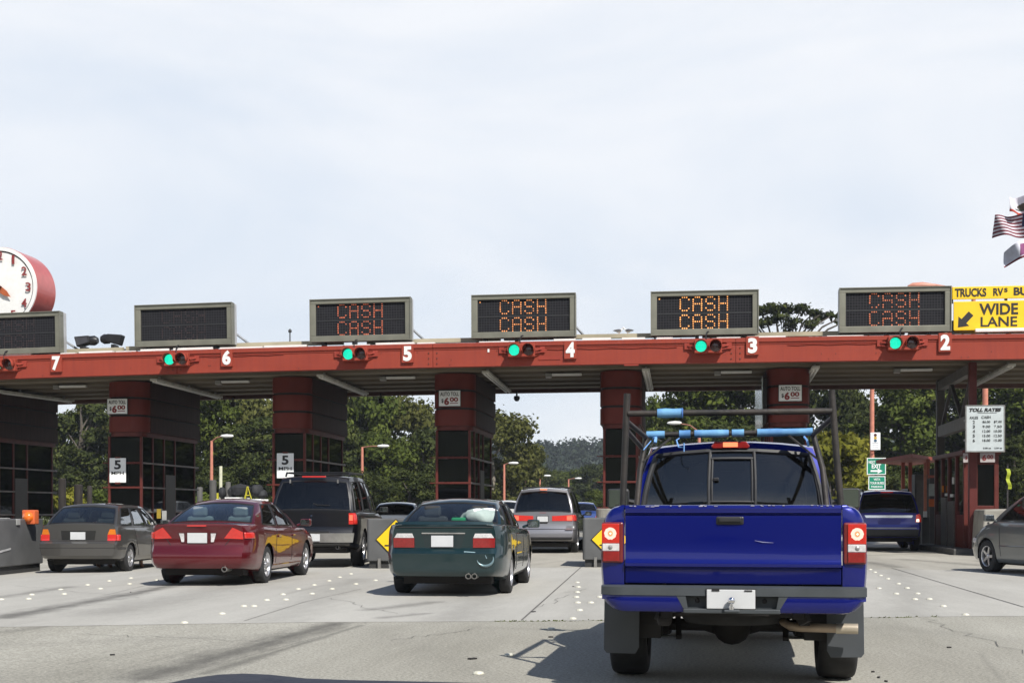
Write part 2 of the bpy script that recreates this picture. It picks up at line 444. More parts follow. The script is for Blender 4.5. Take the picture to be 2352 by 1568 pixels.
MARKS_A = [(G(0, 1480), G(500, 1462), .5, .14), (G(850, 1440), G(1150, 1560), .6, .12), (G(0, 1560), G(350, 1530), .7, .12), (G(1100, 1440), G(1300, 1445), .3, .12), (G(2050, 1440), G(2352, 1470), .5, .12), (G(700, 1445), G(250, 1568), .55, .26), (G(770, 1432), G(560, 1490), 0.40, 0.82), (G(560, 1490), G(330, 1556), 0.46, 0.82), (G(830, 1435), G(620, 1500), 0.09, 0.6), (G(620, 1500), G(470, 1545), 0.16, 0.6),
           (G(740, 1460), G(420, 1545), 0.045, 0.55), (G(450, 1490), G(250, 1545), 0.04, 0.3), (G(120, 1530), G(470, 1470), 0.03, 0.22),
           (G(0, 1452), G(90, 1440), 0.25, 0.35), (G(2250, 1500), G(2300, 1560), 0.05, 0.2)]
CONCRETE = road_mat('toll_plaza_concrete', (0.365, 0.352, 0.318), (0.425, 0.412, 0.375), 0.14, 24, MARKS_C, 0.2)
AGGR = road_mat('worn_aggregate', (0.285, 0.272, 0.228), (0.36, 0.346, 0.298), 0.62, 38, MARKS_A, 0.6)
GRASS = mat('dry_grass', (0.07, 0.085, 0.03), 0.95, col2=(0.14, 0.135, 0.06), scale=0.4, bump=0.4, bscale=8)

XS = [-400, -200, -60] + [x * 1.0 for x in range(-40, 41)] + [60, 200, 400]
jl = [G(0, 1439.5), G(686, 1428.6), G(1200, 1426), G(1680, 1421), G(2300, 1414)]
def joint_y(x):
    xs_ = [p.x for p in jl]; ys_ = [p.y for p in jl]
    if x < xs_[0]: return ys_[0]
    return float(np.interp(x, xs_, ys_))
XR = [x * 0.5 for x in range(-80, 81)]
sheet('ground', XS, lambda x: -160, lambda x: 555, -0.03, GRASS, 6)
sheet('road', XR, lambda x: -12.0, lambda x: joint_y(x), 0.0, AGGR, 4)
YJ2 = G(1300, 1303).y
sheet('pavement', XR, lambda x: joint_y(x) + 0.004, lambda x: YJ2, 0.002, CONCRETE, 6)
CONC2 = road_mat('booth_lane_concrete', (0.30, 0.285, 0.245), (0.40, 0.38, 0.33), 0.12, 22, [(G(1990, 1290), G(2060, 1302), 0.45, 0.5), (G(1985, 1275), G(2150, 1270), 0.5, 0.3), (G(2080, 1284), G(2280, 1300), 0.55, 0.5), (G(1210, 1298), G(1290, 1288), 0.4, 0.2)], 0.2)
sheet('pavement', XR, lambda x: YJ2 + 0.004, lambda x: 62.0, 0.002, CONC2, 6)
FAR = road_mat('far_road', (0.17, 0.17, 0.165), (0.22, 0.22, 0.21), 0.05, 6, [], 0.05)
sheet('road', [x * 1.0 for x in range(-34, 13)], lambda x: 62.004, lambda x: 420.0, 0.0, FAR, 4)

# saw cuts between the slabs and the weedy seam where the two pavements meet
jm = MB()
def strip(mb, pts, wdt, dz):
    pts = [Vector((p.x, p.y, 0)) for p in pts]
    for p, q in zip(pts[:-1], pts[1:]):
        d = (q - p); n_ = max(1, int(d.length / 0.5)); pr = Vector((-d.y, d.x, 0)).normalized() * wdt / 2
        P = []
        for i in range(n_ + 1):
            c = p + d * i / n_
            P.append([(c.x - pr.x, c.y - pr.y, gz(c.x - pr.x) + dz), (c.x + pr.x, c.y + pr.y, gz(c.x + pr.x) + dz)])
        mb.grid(P)
for a_, b_ in (((1338, 1299), (1198, 1424)), ((2048, 1304), (2352, 1394)), ((560, 1426), (700, 1382)), ((700, 1382), (830, 1352)), ((1225, 1303), (1320, 1303))):
    strip(jm, [G(*a_), G(*b_)], 0.022 if a_[0] in (1338, 2048) else 0.009, 0.0065)
rc = random.Random(3)
for (u0_, v0_, u1_, v1_) in ((30, 1345, 330, 1372), (760, 1372, 905, 1408), (1230, 1395, 1345, 1352), (2120, 1420, 2352, 1500), (200, 1455, 640, 1475), (900, 1470, 1085, 1445)):
    a_, b_ = G(u0_, v0_), G(u1_, v1_); pts = []
    for i in range(15):
        k = i / 14; p = a_.lerp(b_, k); pts.append(p + Vector((rc.gauss(0, .05), rc.gauss(0, .05), 0)))
    strip(jm, pts, 0.008, 0.0065)
jm.build('road_joint', mat('joint_filler', (0.12, 0.115, 0.105), 0.9, var=0.3, scale=9))['kind'] = 'structure'
wd_ = MB()
for i in range(110):
    k = rnd.random()
    u_ = 1130 + 255 * k if i % 3 else 2000 + 160 * k
    vj = np.interp(u_, [1200, 1680, 2300], [1426, 1421, 1414])
    p = G(u_ + rnd.uniform(-6, 6), vj + rnd.gauss(0, 0.7)); h = rnd.uniform(0.004, 0.016); a = rnd.uniform(0, 2 * PI)
    dx, dy = math.cos(a) * 0.02, math.sin(a) * 0.02
    wd_.add([(p.x - dx, p.y - dy, p.z), (p.x + dx, p.y + dy, p.z), (p.x + dx * .3 + rnd.uniform(-.02, .02), p.y, p.z + h)], [(0, 1, 2)])
tag(wd_.build('weeds', mat('weed_green', (0.07, 0.085, 0.02), 0.9, var=0.4)), 'thin line of weeds growing in the pavement seam', 'weeds', kind='stuff')
deb = MB()
for (u_, v_, s_) in ((1265, 1463, .05), (1085, 1513, .08), (1317, 1347, .04), (300, 1360, .03), (258, 1504, .04), (2005, 1543, .025), (2018, 1556, .03), (2035, 1565, .025), (1225, 1405, .07), (2180, 1487, .04)):
    p = G(u_, v_); deb.box(p.x, p.y, p.z + .006, s_ * .9, s_ * .5, .012, Matrix.Rotation(rnd.uniform(0, 3), 3, 'Z'))
tag(deb.build('litter', DARK), 'specks of dark grit and litter scattered on the pavement', 'litter', kind='stuff')

# raised lane markers
mk = MB(); mk.lathe([(0.044, -0.004), (0.043, 0.004), (0.036, 0.011), (0.022, 0.016), (0.004, 0.018)], n=14)
MKM = mat('ceramic_marker', (0.58, 0.565, 0.47), 0.4, var=0.22, scale=25)
dot_me = mk.mesh('lane_marker', 60); dot_me.materials.append(MKM)
CL = {
 'row left of the dark red sedan': [(x / 3.36 * .98, (1300 + y / 3.36) * .98) for x, y in ((10, 353), (250, 315), (225, 348), (478, 275), (505, 310), (690, 238), (790, 268), (860, 207), (1020, 230), (1030, 184), (1235, 200))],
 'row between the dark red and dark green sedans': [(x / 2.94 * .98, (1100 + y / 2.94) * .98) for x, y in ((1530, 995), (1680, 943), (1750, 943), (1838, 901), (1970, 898), (1950, 862), (2150, 857), (2055, 825), (2288, 824), (2165, 797), (2267, 768), (2340, 743), (1270, 1057), (2417, 720), (2452, 790), (2587, 765))],
 'row just left of the blue pickup': [((1000 + x / 4.704) * .98, (1280 + y / 4.704) * .98) for x, y in ((1660, 400), (1670, 450), (1660, 507), (1650, 562), (1665, 623), (1810, 623), (1905, 560), (1685, 707), (1610, 800), (1375, 915), (910, 1203), (570, 1405))],
 'row right of the blue pickup': [((1980 + x / 4.9) * .98, (1280 + y / 4.9) * .98) for x, y in ((290, 268), (345, 300), (410, 337), (495, 375), (215, 433), (615, 432), (390, 485), (715, 482), (590, 547), (835, 545), (805, 610), (970, 608), (1130, 690), (1385, 788))],
}
for where, pts in CL.items():
    pos = sorted((G(u, v) for u, v in pts), key=lambda p: p.y)
    for i, p in enumerate(pos):
        o = bpy.data.objects.new('lane_marker', dot_me); COL.objects.link(o); o.location = (p.x, p.y, p.z + 0.006)
        tag(o, 'white domed marker, %s in the %s' % (ORD[i], where), 'road marker', 'raised road markers, ' + where)

# ================================================================== TOLL CANOPY
YB = 36.0
ZB = at(1681, 832, YB).z
BH = 0.665
def rootpart(mb, name, m, root, **kw):
    return mb.build(name, m, root, loc=-Vector(root.location), **kw)
def sweep(mb, poly, xs, z0):
    """closed (y,z) outline carried along x, following the cross fall"""
    n = len(poly); vs = []; fs = []
    for x in xs:
        vs += [(x, y, z0 + z + gz(x)) for y, z in poly]
    for i in range(len(xs) - 1):
        for k in range(n):
            fs.append((i * n + k, i * n + (k + 1) % n, (i + 1) * n + (k + 1) % n, (i + 1) * n + k))
    fs.append(tuple(range(n))); fs.append(tuple((len(xs) - 1) * n + k for k in range(n))[::-1])
    return mb.add(vs, fs)
XC = [-34 + i for i in range(61)]
can = thing('toll_canopy', 'long flat toll canopy with an orange red front beam over all lanes', 'canopy', (-4, 40, 0))
seams = [-31.0, -22.6, -14.4, -6.85, 1.6, 9.8, 19.0]
fb = MB()
for a_, b_ in zip([-34] + seams, seams + [26]):
    xs_ = [a_ + 0.006] + [x for x in XC if a_ + .3 < x < b_ - .3] + [b_ - 0.006]
    sweep(fb, [(36.0, 0), (36.0, .47), (35.985, .49), (35.985, .535), (35.955, .55), (35.955, BH), (36.25, BH), (36.25, 0)], xs_, ZB)
def beam_mat():
    m = bpy.data.materials.new('beam_paint'); m.use_nodes = True; t = m.node_tree; b = t.nodes['Principled BSDF']; b.inputs['Roughness'].default_value = .65; b.inputs['Specular IOR Level'].default_value = .2
    tcn = N(t, 'ShaderNodeTexCoord')
    def noise(sc, st, lo, hi, a, c, det=6):
        mpn = N(t, 'ShaderNodeMapping'); mpn.inputs['Scale'].default_value = st; LK(t, tcn.outputs['Object'], mpn.inputs['Vector'])
        n_ = N(t, 'ShaderNodeTexNoise'); n_.inputs['Scale'].default_value = sc; n_.inputs['Detail'].default_value = det; n_.inputs['Roughness'].default_value = .65; LK(t, mpn.outputs['Vector'], n_.inputs['Vector'])
        r_ = N(t, 'ShaderNodeMapRange'); r_.inputs['From Min'].default_value = lo; r_.inputs['From Max'].default_value = hi; r_.inputs['To Min'].default_value = a; r_.inputs['To Max'].default_value = c
        LK(t, n_.outputs['Fac'], r_.inputs['Value']); return r_.outputs['Result']
    big = noise(.45, (1, 1, 2), .3, .7, 0, 1); streak = noise(2.2, (3.2, 1, .25), .42, .72, 0, .55); grain = noise(1.6, (.35, 1, 9), .35, .65, 0, .35); chip = noise(7, (1, 1, 1), .70, .78, 0, .5, 3)
    def mixc(f, a, bcol):
        x_ = N(t, 'ShaderNodeMix', data_type='RGBA'); LK(t, f, x_.inputs['Factor'])
        if isinstance(a, tuple): x_.inputs['A'].default_value = (*a, 1)
        else: LK(t, a, x_.inputs['A'])
        x_.inputs['B'].default_value = (*bcol, 1); return x_.outputs['Result']
    c_ = mixc(big, (.26, .042, .024), (.325, .057, .033)); c_ = mixc(streak, c_, (.20, .036, .028)); c_ = mixc(grain, c_, (.26, .045, .034)); c_ = mixc(chip, c_, (.50, .20, .16))
    LK(t, c_, b.inputs['Base Color'])
    return m
rootpart(fb, 'front_beam', beam_mat(), can)
bl_ = MB()
for a_ in seams:
    for dz in (.10, .25, .40):
        for dx in (-.12, .12): bl_.lathe([(.022, 35.985), (.016, 35.978)], (a_ + dx, 0, ZB + dz + gz(a_)), 'Y', 6)
for k in range(34):
    x_ = rnd.uniform(-30, 12); bl_.lathe([(.014, 35.99), (.012, 35.984)], (x_, 0, ZB + rnd.choice((.06, .20, .43)) + gz(x_)), 'Y', 6)
rootpart(bl_, 'bolt_heads', mat('bolt_rust', (.10, .03, .02), .7), can)['kind'] = 'stuff'
cd_ = MB()
for (xa, xb, dz) in ((-3.6, 0.0, .44), (-14.0, -11.2, .46), (-21.5, -19.8, .45), (3.0, 6.2, .455)):
    cd_.tube([(xa + (xb - xa) * i / 12, 35.985, ZB + dz + .012 * math.sin(i * 1.9 + xa) + gz(xa + (xb - xa) * i / 12)) for i in range(13)], .010, 6)
build_each(cd_, 'cable', REDD, can, -Vector(can.location))
for (u_, v_, w_, h_) in ((1122, 805, .05, .09), (1262, 822, .62, .10), (985, 795, .03, .03), (1450, 838, .4, .04)):
    p_ = at(u_, v_, 35.992); q_ = MB(); q_.bx(p_.x - w_ / 2, p_.x + w_ / 2, 35.984, 35.998, p_.z - h_ / 2, p_.z + h_ / 2); rootpart(q_, 'paint_patch', WHITE if w_ < .1 else REDD, can)
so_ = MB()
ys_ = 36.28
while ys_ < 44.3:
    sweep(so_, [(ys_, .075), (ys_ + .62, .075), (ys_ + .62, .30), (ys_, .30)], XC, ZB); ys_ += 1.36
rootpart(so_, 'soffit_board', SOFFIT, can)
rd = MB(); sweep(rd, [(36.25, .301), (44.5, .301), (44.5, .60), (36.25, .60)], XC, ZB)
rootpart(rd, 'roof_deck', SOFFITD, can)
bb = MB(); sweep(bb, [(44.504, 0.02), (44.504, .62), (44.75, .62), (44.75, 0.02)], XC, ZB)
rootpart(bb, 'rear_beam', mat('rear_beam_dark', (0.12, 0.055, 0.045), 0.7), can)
gp = MB()
for a_, b_, dz in ((-30.5, -24.5, -.05), (-19.6, -16.3, .0), (-16.2, -9.6, .02), (-8.9, -5.0, .0), (-4.9, 0.6, .03), (0.7, 6.2, .0), (6.3, 14, .0)):
    sweep(gp, [(36.55, BH + .10 + dz), (36.55, BH + .22 + dz), (36.68, BH + .22 + dz), (36.68, BH + .10 + dz)], [x for x in np.linspace(a_, b_, 9)], ZB)
build_each(gp, 'roof_gutter', TAN, can, -Vector(can.location))
fl = MB()
x = -29.0
while x < 5.0:
    wdt = rnd.uniform(0.35, 1.3); hh = rnd.uniform(0.035, 0.085)
    if rnd.random() < 0.8:
        sweep(fl, [(36.06, BH + .001), (36.06, BH + hh), (36.24, BH + hh), (36.24, BH + .001)], [x, x + wdt * .5, x + wdt], ZB)
    x += wdt + rnd.uniform(0.05, 0.35)
build_each(fl, 'roof_flashing', WHITE, can, -Vector(can.location))
ped = MB()
x = -28
while x < 12:
    ped.box(x, 36.6, ZB + BH + .04 + gz(x), .05, .08, .1); x += rnd.uniform(.7, 1.6)
build_each(ped, 'gutter_bracket', STEEL, can, -Vector(can.location))

# ------------------------------------------------------------------ booths under the canopy
def rrect(x0, x1, y0, y1, r, n=6):
    """plan outline, the two front corners rounded"""
    p = [(x1, y1), (x0, y1)]
    p += [(x0 + r - r * math.cos(a), y0 + r - r * math.sin(a)) for a in [i * PI / 2 / n for i in range(n + 1)]]
    p += [(x1 - r + r * math.sin(a), y0 + r - r * math.cos(a)) for a in [i * PI / 2 / n for i in range(n + 1)]]
    return p
def plan(mb, poly, z0, z1):
    n = len(poly); vs = [(x, y, z0) for x, y in poly] + [(x, y, z1) for x, y in poly]
    return mb.add(vs, [tuple(range(n))[::-1], tuple(range(n, 2 * n))] + [(i, (i + 1) % n, (i + 1) % n + n, i + n) for i in range(n)])
YF = 38.0
RAIL = mat('worn_grey_rail', (.20, .17, .16), .5, metal=.2, var=.3, scale=3)
BZ0 = at(1040, 978, YF).z             # underside of the red panelled head
ZT = ZB + 0.07
def booth(u0, u1, label, x0=None, x1=None, length=4.75, zlow=0.0):
    if x0 is None: x0 = at(u0, 900, YF).x
    if x1 is None: x1 = at(u1, 900, YF).x
    xc = (x0 + x1) / 2; hw = (x1 - x0) / 2; g = gz(xc)
    t = thing('toll_booth', label, 'toll booth', (xc, YF, g), 0, 'glazed toll booths under the canopy')
    zt = ZT; h = (zt - BZ0) / 3.0
    pb = MB()
    for i in range(3):
        plan(pb, rrect(-hw, hw, 0, length, min(.52, hw - .03), 10), BZ0 + i * h + .035, BZ0 + (i + 1) * h - .035)
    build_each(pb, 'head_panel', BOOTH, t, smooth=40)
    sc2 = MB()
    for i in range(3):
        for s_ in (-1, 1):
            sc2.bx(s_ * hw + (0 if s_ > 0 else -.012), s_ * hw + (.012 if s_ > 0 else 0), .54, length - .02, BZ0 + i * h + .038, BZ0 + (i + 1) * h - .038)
    build_each(sc2, 'side_panel', BOOTHS, t)
    gp_ = MB(); plan(gp_, rrect(-hw + .04, hw - .04, .04, length - .03, .48, 10), BZ0 + .03, zt - .03)
    gp_.build('panel_groove', DARK, t)
    tr = MB(); plan(tr, rrect(-hw + .06, hw - .06, .06, length - .06, .46, 10), BZ0 - .10, BZ0 + .034)
    tr.build('head_trim', BOOTHF, t, smooth=40)
    a, b = -hw + .13, hw - .13; y0, y1 = .16, length - .2
    zs = [1.30, 2.06, 2.82, BZ0 - .10]
    fr = MB(); sd = MB()
    for x_ in (a, b):
        fr.bx(x_ - .036, x_ + .036, y0 - .045, y0 + .045, .95, BZ0 - .1)
        for yy in (y0 + .85, y0 + 1.75, y0 + 2.65, y1):
            sd.bx(x_ - .035, x_ + .035, yy - .04, yy + .04, .95, BZ0 - .1)
    for z_ in zs[:3]:
        fr.bx(a - .04, b + .04, y0 - .06, y0 + .03, z_ - .03, z_ + .03)
        fr.bx(a - .22, a - .041, y0 - .02, y0 + .02, z_ - .015, z_ + .015)
        for x_ in (a, b):
            rl = MB(); rl.bx(x_ - .05, x_ + .05, y0 + .046, y1 + .32, z_ - .025, z_ + .025); rl.build('side_rail', RAIL, t, bevel=.006)
    sd.bx(a, b, y1 - .03, y1 + .03, zs[0] - .05, zs[0] + .05); sd.bx(a, b, y1 - .03, y1 + .03, zs[1] - .05, zs[1] + .05)
    fr.build('window_frame', BOOTHF, t, bevel=.008); build_each(sd, 'side_frame', BOOTHF, t, bevel=.008)
    for z_a, z_b in zip(zs[:3], zs[1:]):
        gl = MB(); gl.bx(a + .046, b - .046, y0 - .004, y0 + .004, z_a + .041, z_b - .041); gl.build('window_pane', BWIN, t)
    for x_ in (a, b):
        gl = MB(); gl.bx(x_ - .004, x_ + .004, y0 + .05, y1, zs[0], BZ0 - .1); gl.build('side_window', BWIN, t)
    gl = MB(); gl.bx(a + .05, b - .05, y1 - .004, y1 + .004, zs[0] + .05, BZ0 - .1); gl.build('rear_window', BWIN, t)
    bd = MB(); bd.bx(a - .03, b + .03, y0 - .03, y1 + .03, .25, .949); bd.build('lower_wall', BINT, t, bevel=.01)
    pl = MB(); plan(pl, rrect(-hw - .05, hw + .05, -1.1, -.01, .3), -.05, 1.28); pl.build('concrete_nose', CONC, t, bevel=.03)
    it = MB(); it.bx(a + .12, b - .12, y0 + .5, y0 + 1.1, .95, 1.5); it.bx(a + .2, b - .25, y0 + 1.8, y0 + 2.3, .95, 2.4)
    it.bx(a + .08, b - .08, y0 + 3.3, y0 + 3.8, .95, 2.0); it.bx(a + .3, b - .3, y0 + .6, y0 + .8, 1.5, 1.85)
    it.bx(a + .05, b - .05, y0 + .1, y1 - .1, BZ0 - .22, BZ0 - .101)
    it.build('counter_and_till', BINT, t)
    dr = MB(); dr.bx(b + .036, b + .055, y0 + 1.80, y0 + 2.60, .30, 2.5)
    dr.build('side_door', mat('booth_door', (0.05, 0.045, 0.042), 0.5), t)
    return t
XR7 = at(133, 950, YF + 4.75).x
booth(0, 0, 'toll booth cut off by the left edge, under lane number 7', x0=XR7 - 1.15, x1=XR7)
booth(237.5, 329, 'toll booth carrying both a toll price sign and a 5 MPH sign')
booth(615.6, 706, 'toll booth with a 5 MPH sign but no price sign, behind the black SUV')
booth(991.6, 1086.6, 'toll booth with only a price sign, behind the dark green sedan')
booth(1377, 1473, 'toll booth without any sign, left of the pickup rack')
pbt = booth(1763, 1863, 'toll booth directly above the blue pickup cab')
hw_ = (at(1863, 900, YF).x - at(1763, 900, YF).x) / 2
m = MB(); m.bx(-hw_ - .16, -hw_ - .13, .1, 3.3, BZ0 - .1, ZT - .25); m.build('glossy_side_panel', mat('polished_sheet', (.62, .66, .70), .12, metal=.9, var=.25, scale=2.5, bump=.25, bscale=5), pbt)
m = MB(); m.bx(-hw_ - .129, -hw_ - .013, .2, 3.2, BZ0, ZT - .3); m.build('panel_mount', DARK, pbt)
# islands
ISL = mat('island_kerb', (0.26, 0.25, 0.22), 0.9, var=0.25, scale=2)
for (ua, ub) in ((237.5, 329), (615.6, 706), (991.6, 1086.6), (1377, 1473), (1763, 1863)):
    xa = at(ua, 900, YF).x; xb = at(ub, 900, YF).x; xc = (xa + xb) / 2
    m = MB(); m.bx(xa - .15, xb + .15, YF - 1.0, YF + 7.5, gz(xc) - .1, gz(xc) + .14)
    tag(m.build('pavement', ISL, bevel=.03), kind='structure')

# ------------------------------------------------------------------ toll price, speed and rate signs on the booths
def auto_toll(cu, cv, label, Y=YF - .03):
    Y -= .02; p = at(cu, cv, Y)
    t = thing('toll_price_sign', label, 'sign', p, 0, 'white auto toll price signs')
    W_, H_ = .66, .475
    m = MB(); m.bx(-W_ / 2, W_ / 2, -.02, .02, -H_ / 2, H_ / 2); m.build('sign_panel', SIGNW, t, bevel=.006)
    e = MB()
    for x_ in (-1, 1): e.bx(x_ * W_ / 2 - .008, x_ * W_ / 2 + .008, -.026, .0, -H_ / 2 - .008, H_ / 2 + .008)
    for z_ in (-1, 1): e.bx(-W_ / 2 + .0085, W_ / 2 - .0085, -.026, .0, z_ * H_ / 2 - .008, z_ * H_ / 2 + .008)
    e.build('sign_edge', SIGNB, t)
    put_text('AUTO TOLL', 0, -.024, .13, .56, .115, SIGNB, t, .015)
    put_text('$', -.215, -.024, -.075, .065, .13, SIGNB, t, .02)
    put_text('6', -.09, -.024, -.085, .15, .225, SIGNR, t, .05)
    put_text('00', .13, -.024, -.035, .25, .135, SIGNR, t, .035)
    u = MB(); u.bx(.01, .25, -.026, -.021, -.155, -.135); u.build('underline', SIGNR, t)
    return t
auto_toll(270, 933, 'white AUTO TOLL $6.00 sign on the booth between lanes 7 and 6')
auto_toll(1033, 914.7, 'white AUTO TOLL $6.00 sign on the booth between lanes 5 and 4')
auto_toll(1815, 902.5, 'white AUTO TOLL $6.00 sign on the booth above the blue pickup')
def mph(cu, cv, label):
    p = at(cu, cv, YF + .06)
    t = thing('speed_sign', label, 'sign', p, 0, 'white 5 MPH signs')
    m = MB(); m.bx(-.265, .265, -.012, .012, -.38, .38); m.build('sign_panel', SIGNW, t, bevel=.01)
    put_text('5', 0, -.016, .17, .21, .28, SIGNB, t, .03)
    put_text('MPH', 0, -.016, -.085, .40, .10, SIGNB, t, .01)
    b = MB(); b.bx(-.08, .08, -.02, .06, .37, .42); b.bx(-.08, .08, -.02, .06, -.42, -.37); b.build('clamp', BOOTHF, t)
mph(270.5, 1079.5, 'white 5 MPH sign on the booth behind the grey station wagon')
mph(655.3, 1069, 'white 5 MPH sign on the booth behind the black SUV')

# ------------------------------------------------------------------ lane numbers on the beam
for (n_, cu, cv) in (('7', 129, 834), ('6', 520.5, 821), ('5', 936, 812), ('4', 1310, 803), ('3', 1728.5, 793.5), ('2', 2171, 786)):
    p = at(cu, cv, YB - .062)
    t = thing('lane_number', 'white number %s painted on the orange red canopy beam' % n_, 'lane number', p, 0, 'white lane numbers along the beam')
    m = MB(); m.bx(-.17, .17, -.006, .105, -.25, .25); m.build('backing_plate', RED, t)
    put_text(n_, 0, -.014, 0, .25, .42, WHITE, t, .05)

# ------------------------------------------------------------------ lane signals
LENSG = bpy.data.materials.new('green_signal_lens'); LENSG.use_nodes = True
def _lens():
    t = LENSG.node_tree; b = t.nodes['Principled BSDF']; b.inputs['Base Color'].default_value = (0.0, 0.35, 0.22, 1); b.inputs['Roughness'].default_value = .3
    b.inputs['Emission Color'].default_value = (0.01, 0.92, 0.58, 1); b.inputs['Emission Strength'].default_value = 1.0
    tcn = N(t, 'ShaderNodeTexCoord'); v = N(t, 'ShaderNodeTexVoronoi'); v.inputs['Scale'].default_value = 38; LK(t, tcn.outputs['Object'], v.inputs['Vector'])
    m = N(t, 'ShaderNodeMapRange'); m.inputs['From Max'].default_value = .7; m.inputs['To Min'].default_value = 1.1; m.inputs['To Max'].default_value = .7
    LK(t, v.outputs['Distance'], m.inputs['Value']); LK(t, m.outputs['Result'], b.inputs['Emission Strength'])
_lens()
LENSO = mat('unlit_lens', (0.05, 0.015, 0.012), .25, coat=.6)
VIS = mat('visor_inside', (0.05, 0.03, 0.028), .8)
def signal(gu, gv, du, dv, n_):
    pg, pd = at(gu, gv, YB - .2), at(du, dv, YB - .2)
    c = (pg + pd) / 2; sp = abs(pd.x - pg.x) / 2
    t = thing('lane_signal', 'two lamp lane signal showing green beside the number %s' % n_, 'traffic light', (c.x, YB, c.z), 0, 'lane signals along the beam', ry=-(gz(c.x + .5) - gz(c.x - .5)))
    hs = MB(); hs.bx(-sp - .18, sp + .18, -.2, -.02, -.185, .185); hs.build('housing', RED, t, bevel=.02)
    for sx, lens, nm in ((-sp, LENSG, 'green_lamp'), (sp, LENSO, 'dark_lamp')):
        l = MB(); l.lathe([(.001, -.235), (.09, -.228), (.15, -.205)], (sx, 0, 0), 'Y', 20, caps=False); o = l.build(nm, lens, t, smooth=60)
        vi = MB(); P = []
        for j, (yy, cut) in enumerate(((-.2, 0), (-.30, 0), (-.40, .0))):
            row = []
            a0, a1 = (R(-200), R(20)) if yy > -.25 else ((R(-212), R(32)) if yy > -.35 else (R(-190), R(10)))
            for k in range(17):
                a = -(a0 + (a1 - a0) * k / 16)
                row.append((sx + .166 * math.cos(a), yy, .166 * math.sin(a)))
            P.append(row)
        vi.grid(P); vo = vi.build('visor', RED, o, smooth=60)
        s = vo.modifiers.new('thick', 'SOLIDIFY'); s.thickness = .008
    br = MB()
    for sx in (-1, 1):
        br.bar((sx * (sp + .17), -.1, .03), (sx * (sp + .36), -.05, .04), .05, .05); br.bx(sx * (sp + .38) - .07, sx * (sp + .38) + .07, -.05, -.001, -.06, .11)
        br.bar((sx * (sp + .17), -.1, -.08), (sx * (sp + .34), -.05, -.04), .025, .025)
    build_each(br, 'mounting_arm', REDD, t, bevel=.004)
    cd = MB(); cd.tube([(-.05, -.05, .18), (-.06, -.02, .3), (-.02, .0, .42), (.06, .12, .46)], .02, 6); cd.build('cable', BLACK, t)
signal(-8, 840, 21, 836, '7'); signal(389.5, 825, 418, 825, '6'); signal(800, 812, 829, 814, '5')
signal(1181, 803, 1213.5, 804.5, '4'); signal(1610, 794, 1643, 796, '3'); signal(2056, 787, 2094, 788.5, '2')

# ------------------------------------------------------------------ lamp message boards on the roof edge
GLY = {'C': ('01110', '10001', '10000', '10000', '10000', '10001', '01110'), 'A': ('01110', '10001', '10001', '11111', '10001', '10001', '10001'),
       'S': ('01110', '10001', '10000', '01110', '00001', '10001', '01110'), 'H': ('10001', '10001', '10001', '11111', '10001', '10001', '10001')}
def board_mat():
    m = bpy.data.materials.new('lamp_matrix'); m.use_nodes = True; t = m.node_tree; b = t.nodes['Principled BSDF']
    b.inputs['Roughness'].default_value = .7; b.inputs['Specular IOR Level'].default_value = .1
    tcn = N(t, 'ShaderNodeTexCoord')
    mp_ = N(t, 'ShaderNodeMapping'); mp_.inputs['Rotation'].default_value = (R(90), 0, 0); LK(t, tcn.outputs['Object'], mp_.inputs['Vector'])
    br = N(t, 'ShaderNodeTexBrick'); br.offset = 0; br.inputs['Scale'].default_value = 1; br.inputs['Brick Width'].default_value = .075; br.inputs['Row Height'].default_value = .075
    br.inputs['Mortar Size'].default_value = .006; br.inputs['Color1'].default_value = (.009, .009, .011, 1); br.inputs['Color2'].default_value = (.014, .014, .016, 1); br.inputs['Mortar'].default_value = (.040, .040, .046, 1)
    LK(t, mp_.outputs['Vector'], br.inputs['Vector']); LK(t, br.outputs['Color'], b.inputs['Base Color'])
    return m
BOARD = board_mat()
LEDS = {0: None, 1: emis('led_faint', (1.0, 0.30, 0.14), .17), 2: emis('led_mid', (1.0, 0.38, 0.13), .55), 3: emis('led_bright', (1.0, 0.42, 0.12), .95), 4: emis('led_red', (1.0, 0.26, 0.13), .18)}
LEDOFF = mat('led_off', (.05, .03, .03), .5)
